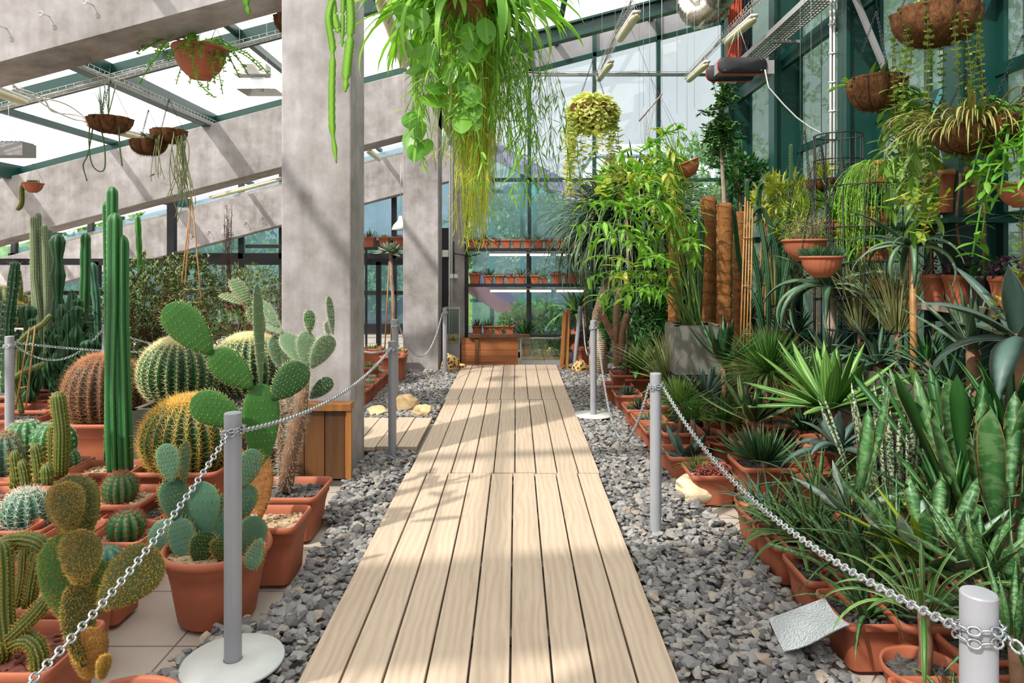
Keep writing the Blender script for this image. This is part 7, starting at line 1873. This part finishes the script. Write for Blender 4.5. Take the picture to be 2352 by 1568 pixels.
def tubelamp(label, x0, x1, y, Z=9.9):
    a, c = W(x0, y, Z), W(x1, y, Z); o = thing('tube_lamp', label, 'lamp', tuple((a + c) / 2), group='lit tube lamps under the shelves')
    L = (c - a).length; b = MB(); b.tube([(-L / 2, 0, 0), (L / 2, 0, 0)], .016, 10); b.build('lit_tube', M['tube_lit'], o)
    b = MB(); b.box((0, 0, .027), (L + .04, .05, .022)); b.build('fixture', M['white_plastic'], o, smooth=False)
for (x0, x1, y, l) in ((1124, 1209, 585, 'lit tube lamp under the top shelf, left'), (1217, 1264, 585, 'lit tube lamp under the top shelf, middle'), (1278, 1335, 585, 'lit tube lamp under the top shelf, right'), (1126, 1209, 668, 'lit tube lamp under the middle shelf, left'), (1217, 1266, 668, 'lit tube lamp under the middle shelf, middle'), (1278, 1340, 668, 'lit tube lamp under the middle shelf, right')): tubelamp(l, x0, x1, y)
ORD = ['first', 'second', 'third', 'fourth', 'fifth', 'sixth', 'seventh', 'eighth', 'ninth', 'tenth', 'eleventh', 'twelfth']
LOOK = {'aloe': 'dark spiky aloe', 'spike': 'thin-leaved spiky aloe', 'low': 'low brownish succulent', 'palm': 'small palm-like succulent', 'green': 'bright green cushion succulent', 'grey': 'pale rosette succulent'}
def shelf_plant(kind, x, y, Z, z, w, h, label, group):
    o = thing('potted_succulent', label, 'potted plant', (Xat(x, Z), Z, z), group=group)
    rect_pot(o, w, w, h, grit=12)
    z0 = h - .03; b = MB()
    if kind == 'aloe': rosette_leaves(b, (0, 0, z0), 20, .19, .026, el=(1.4, .2), droop=.1, prof='aloe', thick=.4, seg=4, r0=.015); m_ = 'aloe_d'
    if kind == 'spike': rosette_leaves(b, (0, 0, z0), 24, .2, .014, el=(1.4, .1), droop=.3, prof='aloe', thick=.4, seg=5, r0=.015); m_ = 'aloe'
    if kind == 'low': rosette_leaves(b, (0, 0, z0), 34, .10, .018, el=(1.3, .1), droop=.1, prof='aloe', thick=.5, seg=3, r0=.05); m_ = 'purple'
    if kind == 'palm': b.tube([(0, 0, z0), (0, 0, z0 + .07)], .008, 6); rosette_leaves(b, (0, 0, z0 + .07), 18, .09, .009, el=(1.4, -.1), droop=.2, prof='grass', thick=.3, seg=3); m_ = 'aloe'
    if kind == 'green': rosette_leaves(b, (0, 0, z0), 90, .06, .012, el=(1.4, .1), droop=.1, prof='ovate', thick=.2, seg=3, r0=.06); m_ = 'agave_g'
    if kind == 'grey': rosette_leaves(b, (0, 0, z0), 20, .09, .030, el=(1.4, .1), droop=.1, prof='ovate', thick=.2, seg=4, r0=.01); m_ = 'grey'
    b.build('leaves', LM[m_], o)
    return o
r1 = [(1088, 'low'), (1112, 'aloe'), (1137, 'low'), (1162, 'palm'), (1187, 'spike'), (1212, 'spike'), (1237, 'spike'), (1262, 'low'), (1288, 'low'), (1320, 'low'), (1345, 'aloe')]
for i, (x, k) in enumerate(r1): shelf_plant(k, x, 0, 9.9, zs[0] + .001, .142, .125, f'{LOOK[k]} in clay pot, {ORD[i]} from left on the top back shelf', 'potted succulents on the top back shelf')
r2 = [(1091, 'low', .165, .155), (1122, 'aloe', .142, .125), (1148, 'green', .142, .125), (1173, 'low', .135, .12), (1197, 'aloe', .142, .125), (1229, 'spike', .142, .125), (1249, 'spike', .10, .09), (1279, 'low', .17, .155), (1312, 'low', .2, .15), (1342, 'low', .15, .14)]
for i, (x, k, w, h) in enumerate(r2): shelf_plant(k, x, 0, 9.9, zs[1] + .001, w, h, f'{LOOK[k]} in clay pot, {ORD[i]} from left on the middle back shelf', 'potted succulents on the middle back shelf')
r3 = [(1096, 'aloe'), (1121, 'aloe'), (1146, 'green'), (1171, 'low')]
for i, (x, k) in enumerate(r3): shelf_plant(k, x, 0, 9.9, zs[2] + .001, .142, .12, f'{LOOK[k]} in clay pot, {ORD[i]} from left on the lowest back shelf', 'potted succulents on the lowest back shelf')
# wooden box at the end of the walk, with rail
ZX = 9.62
o = thing('wooden_box', 'brown slatted wooden box at the end of the walk', 'box', (Xat(1125, ZX), ZX - .04, 0)); b = MB(); w = Xat(1190, ZX) - Xat(1060, ZX)
for i in range(5): b.box((0, .02, .05 + i * .085), (w, .03, .081))
b.box((-w / 2 + .01, .12, .22), (.02, .18, .42)); b.box((w / 2 - .01, .12, .22), (.02, .18, .42))
b.build('boards', M['wood_h'], o, smooth=False); b = MB(); b.box((.13, -.01, .462), (w + .06, .07, .05)); b.box((-.18, -.01, .21), (.05, .03, .42)); b.build('rail', M['wood_brown'], o, smooth=False, bevel=.003)
# glass tanks
def tank(label, x0, x1, Z0, Z1, z0, z1, base):
    o = thing('glass_tank', label, 'terrarium', ((x0 + x1) / 2, (Z0 + Z1) / 2, 0)); w, d = x1 - x0, Z1 - Z0
    b = MB(); t = .008
    for s in (1, -1): b.box((s * (w / 2 - t), 0, (z0 + z1) / 2), (t, d, z1 - z0)); b.box((0, s * (d / 2 - t), (z0 + z1) / 2), (w, t, z1 - z0))
    b.build('glass_walls', M['tank'], o, smooth=False)
    e = MB()
    for sx in (1, -1):
        for sy in (1, -1): e.box((sx * w / 2, sy * d / 2, (z0 + z1) / 2), (.01, .01, z1 - z0))
        e.box((sx * w / 2, 0, z1), (.012, d, .012)); e.box((0, sx * d / 2, z1), (w, .012, .012))
    e.build('glass_edges', M['wire'], o, smooth=False)
    b = MB(); b.box((0, 0, z0 / 2), (w + .02, d + .02, z0)); b.build('tank_base', M[base], o, smooth=False)
    s = MB(); s.box((0, 0, z0 + .02), (w - .03, d - .03, .04)); stones(s, np.stack([(nr.rand(12) - .5) * w * .8, (nr.rand(12) - .5) * d * .7, z0 + .06 + nr.rand(12) * .04], 1), .05, .9); s.build('stones', M['rock'], o, smooth=False)
    return o
o = tank('glass tank with stones and a small pot right of the wooden box', Xat(1196, 9.65), Xat(1290, 9.65), 9.6, 9.86, .12, .43, 'gray_panel')
o = thing('small_pot', 'small terracotta pot inside the glass tank', 'pot', (Xat(1208, 9.7), 9.72, .162)); rect_pot(o, .1, .1, .13, grit=6)
tank('tall glass tank beside the second pillar at the far left end of the walk', Xat(1022, 9.7), Xat(1057, 9.7), 9.55, 9.8, .35, .85, 'gray_panel')
o = plant('variegated_plant', 'cream-striped yellow leaf rosette behind the tall glass tank', 1036, 725, 10.55, [(50, .38, .028, 'yvar', dict(el=(1.5, .1), droop=.9, prof='strap', thick=.1))], pot=('r', .12, .3), cat='plant')
plant('spider_plant', 'glossy arching strap-leaved plant beside the glass tank, left of the wooden posts', 1252, 800, 9.97, [(50, .42, .026, 'epi', dict(el=(1.5, .3), droop=1.7, prof='strap', thick=.08, r0=.06))], pot=('r', .07, .2), cat='plant')
plant('spider_plant', 'upright green grassy plant above the glass tank near the shelf end', 1207, 772, 10.0, [(46, .38, .018, 'dark', dict(el=(1.5, .7), droop=1.0, prof='strap', thick=.08, r0=.06))], pot=('r', .08, .4), cat='plant')
plant('spider_plant', 'big fleshy-leaved green plant right of the wooden posts', 1322, 720, 9.95, [(22, .5, .07, 'agave_g', dict(el=(1.4, .0), droop=1.6, prof='agave', thick=.1, seg=9))], pot=('r', .1, .5), cat='plant')
plant('young_palm', 'thin-stemmed plant with a spiky leaf tuft in front of the shelf end', 1344, 655, 9.7, [(40, .34, .010, 'palm', dict(el=(1.5, -.3), droop=.2, prof='grass', thick=.3))], pot=('r', .13, .28), trunk=.02, cat='palm')
o = thing('wooden_posts', 'pair of orange-brown wooden stakes at the right end of the walk', 'post', (Xat(1297, 9.3), 9.3, 0)); b = MB()
b.span((-.045, 0, 0), (.0, 0, .82), .05, .04, up=(0, 1, 0)); b.span((.025, .03, 0), (.05, .03, .86), .05, .04, up=(0, 1, 0)); b.build('stakes', M['wood_orange'], o, smooth=False, bevel=.004)
# conduit and boxes on the pier
o = thing('electrical_conduit', 'grey conduit pipe with junction box and sockets on the narrow pier', 'conduit', (Xat(1033, 9.97), 9.97, 1.0)); b = MB()
for k in (0, .03): b.tube([(k, 0, -.7), (k, 0, 2.2)], .011, 8)
b.build('pipe', M['white_plastic'], o); b = MB(); b.box((-.06, -.02, .62), (.09, .06, .10)); b.build('junction_box', M['white_plastic'], o, smooth=False, bevel=.006)
b = MB(); b.box((.03, -.03, .29), (.055, .05, .06)); b.box((.095, -.03, .29), (.055, .05, .06)); b.build('sockets', M['white_plastic'], o, smooth=False, bevel=.006)
b = MB(); b.tube([(.06, -.02, .8), (.06, -.02, .33)], .012, 6); b.tube([(.07, -.02, .62), (.3, -.02, .58), (.45, -.05, .62)], .007, 6); b.build('black_cable', M['black_steel'], o)
# ---- between the pillars (left of the second pillar) ----
ZP = 10.3
zl0 = CH - (568 - CY) / F * ZP
shelf('black shelf seen between the two pillars', Xat(838, ZP), Xat(928, ZP), zl0, ZP, .26)
for i, (x, k, w) in enumerate(((850, 'aloe', .17), (884, 'grey', .17), (915, 'low', .17))): shelf_plant(k, x, 0, ZP, zl0 + .001, w, .16, f'{LOOK[k]} in clay pot, {ORD[i]} from left on the shelf between the pillars', 'potted succulents between the pillars')
b = MB()
for x in (838, 928): b.box((Xat(x, ZP), ZP + .1, zl0 / 2), (.03, .03, zl0))
struct(b.build('partition_frame', M['black_steel'], smooth=False))
o = thing('tree_houseleek', 'tall bare-stemmed houseleek with a big grey-green rosette between the pillars', 'succulent', (Xat(905, 8.4), 8.4, 0)); rect_pot(o, .3, .3, .36)
b = MB(); b.tube(np.array([(0, 0, .3)] + [tuple(np.array(W(x, y, 8.4)) - np.array((Xat(905, 8.4), 8.4, 0))) for x, y in ((903, 740), (904, 690), (899, 640), (898, 585))]), [.02, .022, .02, .024, .02], 8); b.build('stem', M['stem_grey'], o)
b = MB(); rosette_leaves(b, tuple(np.array(W(898, 580, 8.4)) - np.array((Xat(905, 8.4), 8.4, 0))), 34, .19, .075, el=(1.45, -.2), droop=.2, prof='ovate', thick=.12, seg=5); b.build('leaves', LM['grey'], o)
b = MB(); 
for k in (-.06, -.02): b.tube([(k * 2, 0, .3), (k, 0, 1.5)], .008, 6)
b.build('bamboo_cane', M['bamboo'], o)
for i, (x, Z, w, h, mt, lb) in enumerate(((858, 8.6, .24, .42, 'green', 'large terracotta pot left of the houseleek pot between the pillars'), (845, 7.9, .22, .3, 'grass', 'terracotta pot of small leaves next to the side of the big pillar'))):
    o = thing('potted_plant', lb, 'potted plant', (Xat(x, Z), Z, 0), group='terracotta pots between the pillars'); rect_pot(o, w, .24, h); b = MB(); rosette_leaves(b, (0, 0, h - .04), 40, .12, .014, el=(1.4, .1), droop=.4, prof='ovate', thick=.1, r0=.07, seg=3); b.build('leaves', LM['agave_g'], o)
for i in range(5):
    Z = 6.65 + i * .33; x0 = Xat(862, Z) - .0
    o = thing('small_succulent_pot', f'clay pot of pale round succulents, {ORD[i]} from the near end of its row', 'potted plant', (-1.62 + (i - 2) * 0.0 - .0, Z + .45, 0), group='row of small terracotta pots beyond the side deck')
    rect_pot(o, .22, .26, .2, 'tan', grit=40); b = MB(); sp = MB()
    for k in range(5): barrel(b, sp, (rnd.uniform(-.07, .07), rnd.uniform(-.08, .08), .19), .03, .035, 9, 4, 2, .006)
    b.build('bodies', M['cac_grey'], o); sp.build('spines', M['spine_white'], o)
o = thing('potted_plant', 'square terracotta pot at the foot of the second pillar', 'potted plant', (Xat(905, 8.9), 8.95, 0), group='terracotta pots between the pillars'); rect_pot(o, .3, .3, .34); b = MB(); rosette_leaves(b, (0, 0, .3), 30, .18, .02, el=(1.4, .1), droop=.6, prof='strap', thick=.1, seg=4); b.build('leaves', LM['agave_g'], o)
o = thing('white_lamp', 'white bell lamp hanging behind the window between the pillars', 'lamp', tuple(W(920, 520, 13.0))); b = MB(); b.lathe([(.03, .2), (.05, .12), (.14, .02), (.17, -.06), (.15, -.07)], 24, cap0=True); b.build('shade', M['white_plastic'], o); b = MB(); b.tube([(0, 0, .2), (0, 0, 1.2)], .004, 4); b.build('cord', M['wire'], o)
# ---------------- outside ----------------
o = thing('neighbour_greenhouse', 'violet and teal framed greenhouse gable outside the back glazing', 'greenhouse', (0, 13.0, 0))
b = MB(); b.span(W(1095, 325, 13), W(1480, 530, 13), .14, .30); b.span(W(1100, 640, 12.6), W(1225, 735, 12.6), .14, .26); b.span(W(840, 760, 15.5), W(940, 690, 15.5), .14, .3); wbuild(b, 'sloping_beam', M['purple'], o, smooth=False)
b = MB()
for px in (1130, 1200, 1228, 1330, 1440): p = W(px, 0, 13.05); b.span((p.x, 13.05, 0), (p.x, 13.05, W(px, 340 + (px - 1095) * .53, 13).z), .08, .08, up=(0, 1, 0))
b.span(W(1080, 440, 13.05), W(1460, 440, 13.05), .05, .06); b.span(W(1080, 560, 13.05), W(1460, 560, 13.05), .06, .06); b.span(W(1080, 690, 12.65), W(1240, 690, 12.65), .06, .06)
wbuild(b, 'teal_frame', M['teal'], o, smooth=False)
b = MB(); p0 = W(1085, 0, 13.1).x; p1 = W(1470, 0, 13.1).x; b.prism([(p0, .0), (p1, .0), (p1, W(0, 530, 13.1).z), (p0, W(0, 325, 13.1).z)], 'y', 13.1, 13.11); wbuild(b, 'glass', M['glass_blue'], o, smooth=False)
b = MB(); b.span(W(1078, 655, 12.55), W(1240, 760, 12.55), .2, .25); wbuild(b, 'maroon_ramp', M['maroon'], o, smooth=False)
o = thing('white_building', 'flat-roofed white building far behind the trees', 'building', (Xat(1480, 45), 45, 0)); b = MB(); b.box((0, 0, 4.0), (7.5, 6, 8.0)); b.box((-1, 0, 8.4), (4, 4, 1.0)); b.build('walls', m_simple('white_render', 'c9d0dc', .7), o, smooth=False)
b = MB(); b.box((0, -3.02, 6.6), (7.0, .06, .5)); b.box((0, -3.02, 4.6), (7.0, .06, .6)); b.build('window_band', M['glass_blue'], o, smooth=False)
b = MB(); b.box((0, 0, 8.05), (7.8, 6.2, .12)); b.build('roof_edge', m_simple('roof_edge_blue', '7f8fb0', .6), o, smooth=False)
TL = [m_leaf('tree_leaf_a', '3f6a30', '7fa04c', trans=.3, rough=.6), m_leaf('tree_leaf_b', '5f8060', '9cb48c', trans=.3, rough=.6), m_leaf('tree_leaf_c', '2c6a1c', '5fae2c', trans=.35, rough=.5)]
def tree(label, x, y, zc, r, rz2, n, L, mi, group='trees outside the glass'):
    o = thing('tree', label, 'tree', (x, y, -.2), group=group); lb = MB(); P = crown(lb, (0, 0, zc), (r, r, rz2), n, L, L * .5, 'ovate', 0, 2, hollow=.45, cluster=8); lb.build('foliage', TL[mi], o)
    b = MB(); b.tube([(0, 0, 0), (0, 0, zc)], [.18, .1], 8); branches(b, (0, 0, zc * .5), P, 10, .07, .01); b.build('trunk', M['stem_brown'], o)
tree('silvery willow outside the back right corner', 5.2, 17.5, 3.2, 1.9, 1.9, 7000, .16, 1)
tree('round tree behind the violet beam outside', .6, 20, 2.2, 1.3, 1.7, 4500, .17, 1)
tree('tree left of the white building', 1.6, 27, 2.6, 2.8, 2.4, 6000, .26, 1)
tree('tree in front of the white building, right part', 7.5, 30, 3.0, 2.8, 2.6, 6000, .26, 1)
tree('distant tree right of the chimney', -.5, 33, 3.0, 3.0, 2.4, 5000, .3, 0)
tree('bushy tree seen through the rear left glazing', -6, 20, 1.2, 3.0, 1.6, 5000, .24, 0)
tree('second bushy tree seen through the rear left glazing', -12, 22, 1.4, 3.4, 1.8, 5000, .26, 0)
for i, (x, y, z, r, rz2, mi, lb) in enumerate(((6.4, 13.0, 4.6, 1.8, 2.8, 0, 'tree outside the farthest bay of the right glass wall'), (7.4, 9.8, 5.6, 2.0, 2.6, 0, 'tall tree outside the second bay of the right glass wall'), (6.2, 7.0, 4.6, 1.7, 2.4, 0, 'tree outside the third bay of the right glass wall'), (6.6, 4.4, 4.4, 1.9, 2.6, 2, 'tree outside the nearest bay of the right glass wall'),
        (5.0, 5.6, 1.1, 1.1, 1.2, 2, 'bright green bush outside above the wooden wall shelf'), (5.2, 8.2, 1.0, 1.1, 1.3, 2, 'green bush outside behind the wire stand'), (5.0, 11.2, 1.2, 1.2, 1.4, 0, 'green bush outside the far right bays'), (4.9, 3.2, 1.2, 1.1, 1.4, 2, 'bright green bush outside at the right picture edge'), (1.9, 12.6, .8, .8, .9, 2, 'green bush outside behind the ponytail palm'), (3.0, 12.0, 1.0, .9, 1.2, 0, 'bush outside the back glazing by the right corner'), (.3, 12.4, .4, .7, .6, 2, 'low bush outside below the violet beam'))):
    tree(lb, x, y, z, r, rz2, 6500 if r > 1.3 else 5000, .13 if r > 1.3 else .09, mi, group='trees and bushes outside the glass')
b = MB(); b.box((0, 70, 1.5), (140, 1, 4.5)); M['hedge'] = m_simple('far_hedge', '5d7a58', .95, 0, .5, 1.2, .5); tag(b.build('far_hedge', M['hedge'], smooth=False), 'distant tree line closing the horizon', 'hedge')
